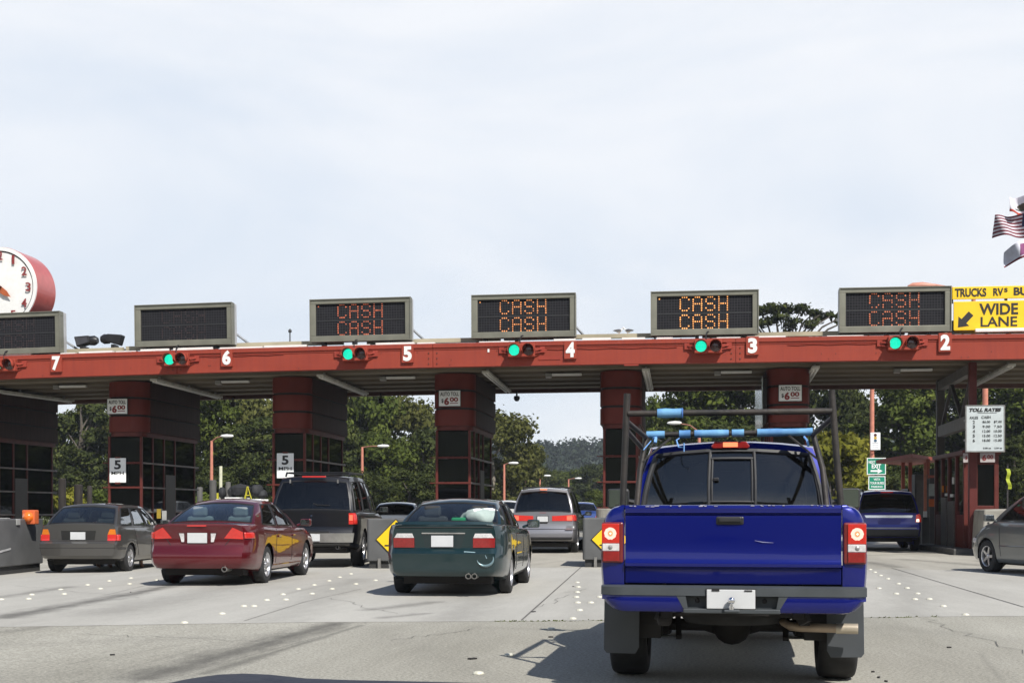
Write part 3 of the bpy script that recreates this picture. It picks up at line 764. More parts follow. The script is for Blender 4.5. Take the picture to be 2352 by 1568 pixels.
def lamp_board(uc, vt, vb, bright, label):
    W_, H_ = 2.95, 1.22
    Y = 36.05
    p = at(uc, (vt + vb) / 2, Y)
    sl_ = gz(p.x + .5) - gz(p.x - .5)
    t = thing('message_board', label, 'message board', p, 0, 'lamp message boards on the canopy edge', ry=-sl_)
    fr = MB(); b = .17
    fr.bx(-W_ / 2, W_ / 2, 0, .22, H_ / 2 - .14, H_ / 2); fr.bx(-W_ / 2, W_ / 2, 0, .22, -H_ / 2, -H_ / 2 + .17)
    fr.bx(-W_ / 2, -W_ / 2 + b, .001, .22, -H_ / 2 + .17, H_ / 2 - .14); fr.bx(W_ / 2 - b, W_ / 2, .001, .22, -H_ / 2 + .17, H_ / 2 - .14)
    fr.build('frame', ALUM, t, bevel=.012)
    lip = MB(); e = .022
    for z_ in (H_ / 2 - e / 2, -H_ / 2 + e / 2): lip.bx(-W_ / 2 - .004, W_ / 2 + .004, -.03, -.001, z_ - e / 2, z_ + e / 2)
    for x_ in (-W_ / 2 + e / 2, W_ / 2 - e / 2): lip.bx(x_ - e / 2, x_ + e / 2, -.03, -.001, -H_ / 2 + e + .001, H_ / 2 - e - .001)
    lip.build('frame_lip', ALUM, t)
    cb = MB(); cb.bx(-W_ / 2 + .01, W_ / 2 - .01, .221, .42, -H_ / 2 + .02, H_ / 2 - .01); cb.build('cabinet', mat('cabinet_grey', (.5, .5, .5), .45, metal=.3, var=.1), t, bevel=.01)
    pn = MB(); pn.bx(-W_ / 2 + b, W_ / 2 - b, .06, .10, -H_ / 2 + .17, H_ / 2 - .14); pn.build('display', BOARD, t)
    zr = [H_ / 2 - .352, H_ / 2 - .842]
    wbar = MB(); wbar.bx(-W_ / 2 + b, W_ / 2 - b, .05, .059, -.03, .02); wbar.build('divider', BLACK, t)
    px = .058; le = MB()
    for zc_ in zr:
        x0 = -.66
        for ch in 'CASH':
            g_ = GLY[ch]
            for r_ in range(7):
                for c_ in range(5):
                    if g_[r_][c_] == '1' and rnd.random() < (1.0 if bright >= 2 else .93):
                        s_ = .0200 * rnd.uniform(.8, 1.15)
                        cx_ = x0 + c_ * px + rnd.uniform(-.003, .003); cz_ = zc_ + (3 - r_) * .0605
                        le.lathe([(s_, .058), (s_ * .8, .05)], (cx_, 0, cz_), 'Y', 7)
            x0 += 5 * px + .062
    if bright > 0: le.build('lit_lettering', LEDS[bright], t)
    else: le.build('unlit_lettering', LEDOFF, t)
    if bright >= 2:
        d = MB(); d.lathe([(.022, .058), (.018, .05)], (-W_ / 2 + b + .07, 0, H_ / 2 - .2), 'Y', 7); d.build('corner_lamp', LEDS[bright], t)
    ft = MB()
    for x_ in (-1.1, -.2, .9): ft.bx(x_ - .05, x_ + .05, .05, .3, -H_ / 2 - .16, -H_ / 2 - .001)
    build_each(ft, 'foot', BLACKM, t)
    ar = MB(); ar.bar((W_ / 2 - .1, .42, -.2), (W_ / 2 + .35, 1.3, -H_ / 2 - .05), .05, .05); ar.bar((-W_ / 2 + .1, .42, -.2), (-W_ / 2 + .1, 1.3, -H_ / 2 - .05), .05, .05)
    build_each(ar, 'back_stay', mat('stay_grey', (.5, .52, .55), .5, metal=.4), t)
lamp_board(30, 717, 814, 0, 'unlit grey framed message board at the left edge above number 7')
lamp_board(421, 697, 794, 0, 'unlit grey framed message board between the number 6 and the floodlights')
lamp_board(827, 684.5, 783, 4, 'message board faintly reading CASH CASH in red above number 5')
lamp_board(1202, 675, 774.5, 2, 'message board reading CASH CASH in orange above number 4')
lamp_board(1618, 667.5, 768.5, 3, 'brightest orange CASH CASH message board, above number 3')
lamp_board(2056, 660, 761, 1, 'message board dimly reading CASH CASH beside the yellow wide lane signs')

# ------------------------------------------------------------------ long tube lights under the roof
TUBEM = mat('fixture_grey', (.55, .54, .5), .5, var=.25, scale=3)
def tube_light(a_, b_, Ya, Yb, label):
    p, q = at(*a_, Ya), at(*b_, Yb)
    z_ = ZB + .0 + gz(p.x) - .05
    p.z = q.z = z_
    t = thing('tube_light', label, 'light fixture', (p + q) / 2, 0, 'long tube light fixtures under the canopy')
    c = (p + q) / 2; p2, q2 = p - c, q - c
    m = MB(); m.bar(p2, q2, .22, .07); m.build('housing', TUBEM, t, bevel=.01)
    m = MB(); d = (q2 - p2).normalized(); m.tube([p2 + d * .1 + Vector((.05, 0, -.055)), q2 - d * .1 + Vector((.05, 0, -.055))], .022, 8); m.tube([p2 + d * .1 + Vector((-.05, 0, -.055)), q2 - d * .1 + Vector((-.05, 0, -.055))], .022, 8); m.build('tube', WHITE, t, smooth=60)
    h = MB()
    for k in (.08, .5, .92):
        r_ = p2.lerp(q2, k); h.bx(r_.x - .03, r_.x + .03, r_.y - .03, r_.y + .03, .035, .126)
    build_each(h, 'hanger', STEEL, t)
tube_light((-90, 893), (165, 932), 37, 42.6, 'tube light over lane 7 at the left edge of the photo')
tube_light((352, 880), (505, 921), 37, 43, 'tube light over lane 6 leading toward the street lamp')
tube_light((735, 868), (840, 905), 37, 43, 'tube light over lane 5 above the black SUV')
tube_light((1115, 858), (1167, 900), 37, 43, 'tube light over lane 4 beside the gap of open sky')
tube_light((1483, 850), (1493, 890), 37, 43, 'tube light over lane 3 just left of the pickup rack')
tube_light((1874, 846), (1845, 884), 37, 43, 'tube light over lane 2 right of the sign above the pickup')
tube_light((2324, 837), (2232, 880), 37, 43, 'tube light over lane 1 beside the toll rates post')
def junction(u, v, Y, label):
    p = at(u, v, Y); t = thing('ceiling_light', label, 'light fixture', (p.x, p.y, ZB + .07 + gz(p.x)), 0, 'short lights across the canopy soffit')
    m = MB(); m.bx(-.09, .09, -.08, .08, -.12, 0); m.build('junction_box', STEEL, t, bevel=.01)
    m = MB(); m.bx(.1, 1.0, -.06, .06, -.07, 0); m.build('strip_lamp', WHITE, t, bevel=.01)
for u, v, l in ((130, 893, 'short ceiling light left of the leftmost full booth'), (502, 880, 'short ceiling light below number 6'), (880, 870, 'short ceiling light below number 5'),
                (1260, 868, 'short ceiling light below number 4'), (1648, 860, 'short ceiling light above the left of the pickup rack'), (2060, 853, 'short ceiling light below number 2')):
    junction(u, v, 38.9, l)
for u, v, l in ((1187, 903, 'small black camera under the canopy edge beside the open sky'), (875, 899, 'small black camera under the canopy edge behind the lane 5 tube light'), (535, 925, 'small black camera under the canopy edge behind the lane 6 tube light')):
    p = at(u, v, 44.3); t = MB(); z_ = ZB + .06 + gz(p.x); t.lathe([(.03, z_), (.03, z_ - .16), (.10, z_ - .17), (.11, z_ - .26), (.06, z_ - .34), (.005, z_ - .35)], (p.x, p.y, 0), 'Z', 12)
    tag(t.build('dome_camera', BLACK, smooth=50), l, 'camera', 'dome cameras under the canopy')

# ================================================================== THINGS ON THE ROOF
def arc_pts(cx, cz, r, n=40): return [(cx + r * math.cos(2 * PI * k / n), cz + r * math.sin(2 * PI * k / n)) for k in range(n)]
p = at(-2, 661, 37.2); CR = 92 / (pxm(0, 37.2)) * 1.02
ck = thing('clock', 'big round clock with white face and red drum behind the left message board', 'clock', p)
m = MB(); m.lathe([(CR, 0), (CR, 1.15)], axis='Y', n=64, caps=True); m.build('drum', mat('clock_drum_red', (.48, .10, .09), .35, coat=.4, var=.08), ck, smooth=40)
m = MB(); m.lathe([(.001, -.012), (CR - .16, -.012)], axis='Y', n=64, caps=False); m.build('dial', WHITE, ck)
m = MB(); m.lathe([(CR - .01, -.002), (CR - .01, -.05), (CR - .12, -.05), (CR - .12, -.016)], axis='Y', n=64, caps=False); m.build('rim', WHITE, ck, smooth=40)
m = MB(); m.lathe([(CR - .125, -.0165), (CR - .155, -.0165)], axis='Y', n=64, caps=False); m.build('minute_ring', SIGNB, ck)
for k in range(1, 13):
    a = R(90 - 30 * k); rr = CR * .775
    put_text(str(k), rr * math.cos(a), -.06, rr * math.sin(a), (.09 if k == 1 else .17) if k < 10 else .28, .27, SIGNR, ck, .02, 'numeral')
HAND = mat('clock_hand', (.42, .10, .03), .45)
for nm, ang, ln, wd in (('hour_hand', -36, .52, .1), ('minute_hand', 150, .85, .08)):
    a = R(ang); d = Vector((math.cos(a), 0, math.sin(a))); n_ = Vector((-d.z, 0, d.x))
    m = MB(); pl = [(-d * .12 - n_ * wd), (d * ln * .6 - n_ * wd * .8), (d * ln), (d * ln * .6 + n_ * wd * .8), (-d * .12 + n_ * wd)]
    m.prism([(q.x, q.z) for q in pl], -.10, -.085); m.build(nm, HAND, ck)
m = MB(); m.bx(-.5, .5, .25, .9, -CR - .9, -CR + .12); m.build('stand', RED, ck)

# floodlights on the roof edge
FL = thing('floodlight', 'black floodlight nearer the left board, tilted to the right', 'floodlight', at(194, 787, 36.8), 0, 'black floodlights on the roof')
def flood(t):
    m = MB(); m.prism([(-.27, .17), (.2, .2), (.24, -.02), (-.18, -.14)], -.16, .16); m.build('lamp_head', BLACKM, t, bevel=.03)
    m = MB(); m.lathe([(.14, -.05), (.15, .1), (.09, .2)], (.22, 0, .06), 'X', 12); m.build('ballast', BLACKM, t, smooth=40)
    m = MB(); m.bx(-.05, .05, -.2, .2, -.24, -.12); m.bx(-.5, .75, -.04, .04, -.28, -.241); m.build('bracket', BLACKM, t)
    m = MB(); m.prism([(-.24, .12), (.15, .15), (.19, .0), (-.16, -.1)], -.17, -.162); m.build('lens', mat('flood_lens', (.06, .06, .07), .1, coat=1), t)
flood(FL)
dup(FL, at(264, 783, 36.8), R(185), 'black floodlight nearer the board marked by number 6')
# roof aerial and gulls
t = MB(); p = at(666, 780, 36.6); t.tube([(p.x, p.y, p.z - .1), (p.x, p.y, p.z + .2)], .02, 6)
t.lathe([(.01, .2), (.05, .22), (.055, .27), (.01, .32)], (p.x, p.y, p.z), 'Z', 8)
tag(t.build('roof_aerial', BLACK, smooth=50), 'tiny black aerial with a ball tip on the roof left of the number 5 board', 'aerial')
def gull(u, v, rz, label):
    p = at(u, v, 36.62); p.z = ZB + BH + .225 + gz(p.x) + .11; t = thing('gull', label, 'bird', p, rz, 'gulls on the roof'); t.scale = (.55, .55, .55)
    b = MB(); P = []
    prof = [(-.26, .012, .03), (-.2, .04, .03), (-.1, .085, .0), (.02, .10, 0), (.11, .075, .03), (.16, .05, .09), (.19, .05, .14), (.235, .055, .17), (.275, .035, .17), (.30, .012, .165), (.345, .005, .155)]
    for x, r, z in prof:
        P.append([(x, r * math.cos(2 * PI * k / 10), z + r * math.sin(2 * PI * k / 10)) for k in range(11)])
    b.grid(P); b.build('body', mat('gull_white', (.7, .7, .7), .8), t, smooth=60)
    w_ = MB()
    for s in (-1, 1):
        w_.prism([(.1, .06), (-.05, .09), (-.32, .03), (-.2, -.02), (.05, -.03)], s * .09, s * .105)
    w_.build('wing', mat('gull_grey', (.09, .09, .1), .8), t)
    l = MB()
    for s in (-.04, .04): l.tube([(0, s, -.09), (0.01, s, -.2)], .008, 5)
    l.build('leg', AMBER, t)
gull(1422, 749, R(20), 'gull standing on the roof gutter left of the number 3 board, facing right')
gull(1442, 751, R(165), 'gull standing on the roof gutter just right of the other gull')

# yellow wide lane signs
p0 = at(2187, 659.3, 36.4); p1 = at(2189.5, 688, 36.4)
pw = 2352 - 2187
k_ = 1 / (2970 / 36.4 * (_c + (1010 / 2970) * _s) ** 2)
def yw(u, v): q = at(u, v, 36.4); return q
ys1 = thing('yellow_sign', 'upper narrow yellow sign reading TRUCKS RVS BUSES', 'sign', yw(2187, 688), 0)
W_ = yw(2412, 688).x - yw(2187, 688).x; H_ = p0.z - p1.z
m = MB(); m.bx(0, W_, -.02, .02, 0, H_); m.build('sign_panel', YELLOW, ys1, bevel=.01)
def local_text(root, s, u0, u1, v0, v1, bold, material=SIGNB):
    a, b = yw(u0, v0), yw(u1, v1); r = root.location
    put_text(s, (a.x + b.x) / 2 - r.x, -.026, (a.z + b.z) / 2 - r.z, b.x - a.x, abs(a.z - b.z), material, root, bold)
local_text(ys1, 'TRUCKS', 2193, 2265, 663, 681, .03); local_text(ys1, 'RV', 2281, 2304, 662, 679, .03); local_text(ys1, 'S', 2306, 2314, 661.5, 671, .03); local_text(ys1, 'BUSES', 2328, 2400, 660, 677, .03)
ys2 = thing('yellow_sign', 'lower yellow sign reading WIDE LANE with a black arrow', 'sign', yw(2190, 759.3), 0)
W_ = yw(2412, 750).x - yw(2190, 750).x; H_ = yw(2190, 693).z - yw(2190, 759.3).z
m = MB(); m.bx(0, W_, -.02, .02, 0, H_); m.build('sign_panel', YELLOW, ys2, bevel=.01)
local_text(ys2, 'WIDE', 2249, 2338, 697.5, 722, .025); local_text(ys2, 'LANE', 2252, 2336, 728, 749, .015)
a, b = yw(2230, 720), yw(2200, 752); r_ = ys2.location
d = Vector((b.x - a.x, 0, b.z - a.z)); L_ = d.length; d.normalize(); n_ = Vector((-d.z, 0, d.x)); o_ = Vector((a.x - r_.x, 0, a.z - r_.z))
pl = [o_ - n_ * .085, o_ + d * L_ * .55 - n_ * .085, o_ + d * L_ * .55 - n_ * .19, o_ + d * L_, o_ + d * L_ * .55 + n_ * .19, o_ + d * L_ * .55 + n_ * .085, o_ + n_ * .085]
m = MB(); m.prism([(q.x, q.z) for q in pl], -.026, -.0205); m.build('arrow', SIGNB, ys2)
for rt, z0, z1 in ((ys1, -.1, 0.0), (ys2, -.25, 0.0)):
    m = MB()
    for x_ in (-.02, 1.4, 2.5): m.bx(x_ - .02, x_ + .05, .021, .08, z0, .28)
    build_each(m, 'support', BLACKM, rt)
p = yw(2237, 760.5); m = MB(); m.bx(p.x, p.x + 2.2, p.y - .16, p.y - .06, p.z - .05, p.z + .05)
tl = thing('sign_lamp', 'white strip lamp along the foot of the WIDE LANE sign', 'light fixture', (p.x + 1.1, p.y - .2, p.z - .2))
m.build('lamp_tube', WHITE, tl, bevel=.02, loc=-Vector(tl.location))
m = MB()
for x_ in (.3, 1.9): m.bx(p.x + x_ - .03, p.x + x_ + .03, p.y - .13, p.y - .03, p.z - .2, p.z - .051)
m.build('bracket', BLACKM, tl, loc=-Vector(tl.location))

# flags
FY = 42.0
def flagmat(name, kind):
    return None
flag_pole = thing('flagpole', 'white flagpole just beyond the right edge carrying the flags', 'flagpole', (at(2398, 700, FY).x, FY, ZB + .6))
m = MB(); m.tube([(0, 0, 0), (0, 0, 6.0)], [.05, .03], 10); m.build('pole', WHITE, flag_pole, smooth=60)
m = MB(); m.lathe([(.01, 6.0), (.08, 6.05), (.08, 6.12), (.01, 6.17)], axis='Z', n=12); m.build('finial', mat('gilt', (.6, .42, .1), .3, metal=.8), flag_pole, smooth=60)
def flag(u0, v0, u1, v1, sag, colour_of, mats, label, nx=40, nz=26, amp=.10, seed=0, fold=3.0):
    """cloth from the hoist (right, u1) to the fly (left, u0), rippling in the wind"""
    a, b = at(u1, v0, FY), at(u1, v1, FY); fl_ = at(u0, v0, FY)
    L_ = a.x - fl_.x; H_ = a.z - b.z
    vs = []; fs = []; mi = []
    for i in range(nx + 1):
        s = i / nx
        for j in range(nz + 1):
            t_ = j / nz
            x = a.x - L_ * s; z = a.z - H_ * t_ * (1 - .16 * s) - sag * s * s * (1.0 - .3 * t_) + .05 * s * math.sin(5 * s + 2 * t_ + seed)
            y = FY + amp * (.3 + s) * math.sin(fold * PI * s + 1.8 * t_ + seed) * 1.6
            vs.append((x, y, z))
    for i in range(nx):
        for j in range(nz):
            fs.append((i * (nz + 1) + j, (i + 1) * (nz + 1) + j, (i + 1) * (nz + 1) + j + 1, i * (nz + 1) + j + 1)); mi.append(colour_of((i + .5) / nx, (j + .5) / nz))
    m = MB(); m.add(vs, fs); o = m.build('flag', None, smooth=80)
    for q in mats: o.data.materials.append(q)
    o.data.polygons.foreach_set('material_index', mi)
    s = o.modifiers.new('thick', 'SOLIDIFY'); s.thickness = .006
    return tag(o, label, 'flag', 'flags blowing beside the canopy')
FW = mat('flag_white', (.62, .60, .66), .8); FR = mat('flag_red', (.16, .018, .03), .8); FB = mat('flag_navy', (.02, .025, .08), .8)
FBR = mat('flag_brown', (.06, .045, .03), .8); FG = mat('flag_green', (.02, .06, .045), .8); FP = mat('flag_purple', (.22, .06, .16), .8); FRR = mat('flag_orange_red', (.42, .05, .025), .8); FGY = mat('flag_grey', (.62, .63, .72), .8)
def bear(s, t_):
    if t_ > .84: return 1
    if .66 < t_ < .74 and .22 < s < .80: return 3
    if ((s - .48) / .24) ** 2 + ((t_ - .52) / .19) ** 2 < 1: return 2
    if ((s - .25) / .09) ** 2 + ((t_ - .56) / .12) ** 2 < 1: return 2
    return 0
flag(2316, 447, 2398, 496, .02, bear, [FW, FRR, FBR, FG], 'white flag with a brown animal over green, topmost of the flags', amp=.09, seed=.6)
def stars(s, t_):
    if s < .42 and t_ < .54: return 2
    return 1 if int(t_ * 13) % 2 == 0 else 0
flag(2281, 486, 2398, 546, .14, stars, [FW, FR, FB], 'striped red and white national flag with navy corner', nx=52, nz=39, amp=.12, seed=2.0)
def band(s, t_):
    if t_ > .88: return 2
    if .12 < s < .66 and .2 < t_ < .84: return 1
    return 0
flag(2309, 540, 2398, 590, .5, band, [FGY, FP, FR], 'pale flag with a purple patch, lowest of the flags', amp=.11, seed=4.0)

# ================================================================== RIGHT HAND BOOTH, steel post and frame
rb = thing('toll_booth', 'low dark red toll booth with steel posts and beams above, right of the blue SUV', 'toll booth', (at(2254, 1100, YF).x, YF, 0))
xo = rb.location.x
X0, X1 = at(2214, 1100, YF).x - xo, at(2294, 1100, YF).x - xo
HZ = at(2254, 1038, YF).z
m = MB(); m.bx(X0 - .05, X1 + .05, -.05, 4.3, HZ - .06, HZ + .06); m.build('roof', BOOTHF, rb, bevel=.01)
m = MB()
for x_ in (X0 + .06, X1 - .06):
    for y_ in (.06, 1.15, 2.2, 3.2, 4.2): m.bx(x_ - .06, x_ + .06, y_ - .06, y_ + .06, .1, HZ - .061)
m.bx(X0 + .121, X1 - .121, .02, .10, 1.25, 1.36); m.bx(X0 + .121, X1 - .121, .02, .10, HZ - .35, HZ - .061)
m.bx(X0 + .30, X0 + .38, .03, .09, 1.361, HZ - .351)
m.build('frame', BOOTHF, rb, bevel=.006)
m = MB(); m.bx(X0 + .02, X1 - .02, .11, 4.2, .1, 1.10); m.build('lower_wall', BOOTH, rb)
m = MB(); m.bx(X0 + .38, X1 - .121, .055, .065, 1.36, HZ - .35); m.build('window_pane', BWIN, rb)
m = MB(); m.bx(X0 + .055, X0 + .065, .13, 4.2, 1.2, HZ - .1); m.build('side_window', BWIN, rb)
m = MB(); m.bx(X0 - .03, X0 + .015, 1.3, 2.1, .12, 1.5); m.bx(X0 - .03, X0 + .015, 2.35, 3.1, .12, 1.62); m.build('steel_panel', mat('brushed_panel', (.13, .12, .115), .45, metal=.3, var=.2, stretch=(1, 1, 8)), rb)
m = MB(); m.bx(X0 + .3, X1 - .3, 1.0, 1.6, 1.1, 1.7); m.bx(X0 + .25, X1 - .3, 2.4, 3.0, 1.1, 2.1); m.build('counter', BINT, rb)
for yy, zz, sx, sz, mm in ((1.5, 1.62, .3, .09, WHITE), (2.3, 1.66, .26, .08, WHITE), (2.9, 1.78, .14, .2, AMBER), (1.4, 2.0, .1, .2, WHITE)):
    m = MB(); m.bx(X0 - .02, X0 + .02, yy, yy + sx, zz, zz + sz); m.build('notice', mm, rb)
# red post, truss and dark rear post
pc = at(2233, 900, 37.4)
m = MB(); m.bx(pc.x - xo - .10, pc.x - xo + .10, -.72, -.52, 0, ZB + .07 + gz(pc.x)); m.build('post', mat('post_red', (.10, .02, .017), .5, spec=.3), rb, bevel=.01)
DS = mat('truss_steel', (.06, .055, .055), .6)
xr = pc.x - xo
xt = at(2160, 950, 42.5).x - xo
m = MB(); m.bx(xt - .12, xt + .12, 4.4, 4.62, 0, ZB + .07); m.build('rear_post', DS, rb, bevel=.01)
m = MB(); zl = 3.72; zh = ZB + .0
m.bar((xr, -.5, zl), (xt, 4.4, zl), .2, .34); m.bar((xr, -.5, zh - .12), (xt, 4.4, zh - .12), .2, .28); m.build('truss_chord', mat('truss_grey', (.15, .14, .135), .6), rb)
m = MB(); A_, B_ = Vector((xr, -.5, 0)), Vector((xt, 4.4, 0))
for k0, k1 in ((.0, .3), (.62, .3), (.62, .95)):
    q0, q1 = A_.lerp(B_, k0), A_.lerp(B_, k1); m.bar((q0.x, q0.y, zh - .26), (q1.x, q1.y, zl + .17), .09, .09)
m.build('truss_brace', DS, rb)
cb_ = thing('concrete_block', 'pale weathered concrete block in front of the right hand booth', 'block', (at(2282, 1200, 36.6).x, 36.6, gz(at(2282, 1200, 36.6).x)))
m = MB(); m.prism([(-.44, 0), (-.36, 1.26), (.36, 1.28), (.44, 0)], -.5, 1.1); m.build('block', CONC, cb_, bevel=.05)
m = MB()
for k_ in ((-.25, .9), (.2, .8), (-.3, .55)): m.lathe([(.03, -.51), (.03, -.495)], (k_[0], 0, k_[1]), 'Y', 8)
m.build('bolt_hole', DARK, cb_)
kb = MB(); kb.bx(at(2140, 1250, 40).x, at(2235, 1250, 40).x, 36.9, 43, -.05, .16); tag(kb.build('pavement', CONCD, bevel=.03), kind='structure')

# toll rates board
tp = at(2262.5, 984, 36.6)
tr_ = thing('toll_rates_sign', 'white TOLL RATES board on the red post at the right', 'sign', tp, 0)
TW, TH_ = .985, 1.235
m = MB(); m.bx(-TW / 2, TW / 2, -.02, .03, -TH_ / 2, TH_ / 2); m.build('sign_panel', mat('rates_board', (.50, .55, .56), .5, var=.05), tr_, bevel=.01)
m = MB()
for x_ in (-1, 1): m.bx(x_ * (TW / 2 + .012) - .012, x_ * (TW / 2 + .012) + .012, -.03, .04, -TH_ / 2 - .02, TH_ / 2 + .02)
for z_ in (-1, 1): m.bx(-TW / 2, TW / 2, -.03, .04, z_ * (TH_ / 2 + .012) - .011, z_ * (TH_ / 2 + .012) + .011)
m.build('sign_edge', STEEL, tr_)
put_text('TOLL RATES', 0, -.026, .51, .84, .10, SIGNB, tr_, .05, shear=.25)
m = MB(); m.bx(-.2, .3, -.026, -.021, .42, .43); m.build('underline', SIGNB, tr_)
put_text('AXLES', -.30, -.026, .30, .22, .07, SIGNB, tr_); put_text('CASH', 0.02, -.026, .31, .24, .07, SIGNB, tr_)
for i, (n_, c1, c2) in enumerate((('2', '$6.00', '$7.00'), ('3', '9.00', '7.50'), ('4', '12.00', '10.00'), ('5', '15.00', '12.50'), ('6', '18.00', '15.00'))):
    z_ = .18 - i * .125
    put_text(n_, -.30, -.026, z_, .055, .085, SIGNB, tr_, .012); put_text(c1, .03, -.026, z_, .2, .066, SIGNB, tr_); put_text(c2, .33, -.026, z_, .2, .066, SIGNB, tr_)
put_text('5.00 ea', .05, -.026, -.53, .2, .04, SIGNB, tr_); put_text('2.50 ea', .34, -.026, -.53, .2, .04, SIGNB, tr_)
m = MB(); m.bx(-.40, -.25, .031, .9 - .12, -.3, -.25); m.bx(-.40, -.25, .031, .9 - .12, .25, .3); build_each(m, 'clamp', STEEL, tr_)
sp_ = thing('toll_price_sign', 'small white 6.00 sign under the toll rates board', 'sign', at(2268, 1050.5, YF - .09), 0, 'white auto toll price signs')
m = MB(); m.bx(-.2, .2, -.02, .02, -.13, .13); m.build('sign_panel', mat('sign_grey', (.42, .38, .38), .6), sp_)
put_text('6', -.09, -.024, 0, .11, .17, SIGNR, sp_, .04); put_text('00', .07, -.024, .02, .16, .12, SIGNR, sp_, .03)
sp2 = thing('notice_sign', 'small white notice on the left corner of the right hand booth', 'sign', at(2219, 1051, YF - .09), 0)
m = MB(); m.bx(-.08, .08, -.02, .02, -.13, .13); m.build('sign_panel', mat('sign_grey', (.42, .38, .38), .6), sp2); put_text('$', 0, -.024, 0, .06, .11, SIGNR, sp2, .02)

# red roofed shelter and posts behind the right lanes
SY = 47.0
sx0, sx1 = at(2010, 1060, SY).x, at(2160, 1060, SY).x
sh = thing('shelter', 'small open shelter with a flat orange red roof right of the green exit signs', 'shelter', ((sx0 + sx1) / 2, SY, 0))
w2 = (sx1 - sx0) / 2; zr_ = at(2080, 1062, SY).z
xs0 = sh.location.x
pts_ = [at(2095, 1045, 44.5), at(2158, 1050, 48.5), at(2090, 1050, 53), at(2012, 1050, 50)]
m = MB(); plan(m, [(q_.x - xs0, q_.y - SY) for q_ in pts_][::1], pts_[0].z - .07, pts_[0].z + .05); m.build('roof', mat('shelter_red', (.24, .045, .03), .6, spec=.2), sh, fix=True)
m = MB()
for x_, y_ in ((w2 * .45, -1.0), (w2 * .95, -1.0), (w2 * .45, 2.4), (w2 * .95, 2.4), (w2 * .22, 2.4)): m.bx(x_ - .06, x_ + .06, y_ - .06, y_ + .06, 0, pts_[0].z - .071)
build_each(m, 'post', mat('post_orange', (.42, .10, .06), .55), sh)
m = MB(); m.bx(w2 * .25, w2 * .94, 2.38, 2.46, 1.9, 2.0); m.build('rail', RED, sh)
for (u, dz, wd, l, mm) in ((2112, 2.45, .42, 'dark tall machine cabinet under the left of the red shelter', CONCD), (2136, 2.3, .5, 'dark tall machine cabinet between the shelter post and the truss', CONCD)):
    q = at(u, 1150, 45.5); t = thing('cabinet', l, 'cabinet', (q.x, 45.5, 0), 0, 'dark cabinets beside lane 2')
    m = MB(); m.bx(-wd / 2, wd / 2, -.3, .3, 0, dz); m.build('case', mm, t, bevel=.02)
    m = MB(); m.bx(-wd / 2 + .06, wd / 2 - .06, -.312, -.302, .3, dz - .2); m.build('door', mat('cabinet_door', (.12, .115, .11), .5, metal=.2), t)
q = at(2125, 1130, 44.6); gp2 = thing('gate_arm', 'raised orange gate arm on a white tipped stand behind the blue SUV', 'gate arm', (q.x, 44.6, 0))
m = MB(); m.bx(-.12, .12, -.12, .12, 0, 1.0); m.build('stand', CONCD, gp2)
m = MB(); m.bx(-.045, .045, -.03, .03, 1.2, 2.6); m.build('arm', mat('arm_orange', (.58, .20, .12), .5), gp2)
m = MB(); m.bx(-.055, .055, -.04, .04, 1.0, 1.2); m.build('hub', WHITE, gp2)
q = at(2142, 1140, 44); t = thing('notice_board', 'orange and white notices fixed beside the booth door behind the blue SUV', 'notice', (q.x, 44.0, 0))
m = MB(); m.bx(-.09, .09, 0, .06, 0, 2.6); m.build('post', DS, t)
m = MB(); m.bx(-.12, .12, -.03, -.002, 1.35, 1.6); m.build('orange_notice', mat('notice_orange', (.6, .13, .02), .6), t)
m = MB(); m.bx(-.12, .1, -.03, -.002, 1.7, 2.1); m.build('white_notice', mat('notice_white', (.42, .47, .45), .6), t)
m = MB(); m.bx(-.14, .1, -.03, -.002, 2.3, 2.38); m.build('red_notice', mat('notice_red', (.5, .12, .08), .6), t)

# poles and signs on the right
POLE = mat('salmon_pole', (.52, .20, .135), .6, var=.1)
def pole_thing(name, u, Y, vtop, vbot_z, r, label, cat, material=POLE, grp=None):
    q = at(u, vtop, Y); t = thing(name, label, cat, (q.x, Y, gz(q.x)), 0, grp)
    m = MB(); m.tube([(0, 0, 0), (0, 0, q.z - gz(q.x))], [r * 1.1, r], 10); m.build('pole', material, t, smooth=60)
    return t
e1 = pole_thing('sign_post', 2003, 62, 790, 0, .10, 'tall salmon pole carrying a small signal sign and two green exit signs', 'sign post')
r_ = e1.location
def on_pole(u0, u1, v0, v1, Y=61.8):
    a, b = at(u0, v0, Y), at(u1, v1, Y); return (a.x - r_.x, b.x - r_.x, b.z - r_.z, a.z - r_.z)
x0, x1, z0, z1 = on_pole(1999, 2022, 993, 1033); m = MB(); m.bx(x0, x1, -.22, -.18, z0, z1); s1 = m.build('signal_sign', SIGNW, e1, bevel=.02)
for k, cm in enumerate((mat('sym_red', (.08, .02, .02), .6), mat('sym_amber', (.55, .35, .05), .6), mat('sym_green', (.05, .10, .16), .6))):
    m = MB(); m.lathe([(.07, -.228), (.07, -.221)], ((x0 + x1) / 2, 0, z1 - .12 - k * .13), 'Y', 12); m.build('signal_symbol', cm, s1)
m = MB()
for k in range(3): m.bx(x0 + .09, x1 - .09, -.226, -.221, z0 + .1 + k * .1, z0 + .13 + k * .1)
m.build('small_print', mat('print_grey', (.5, .5, .55), .6), s1)
x0, x1, z0, z1 = on_pole(1991, 2034.5, 1051, 1089.5); m = MB(); m.bx(x0, x1, -.22, -.18, z0, z1); s2 = m.build('exit_sign', GREEN, e1, bevel=.04)
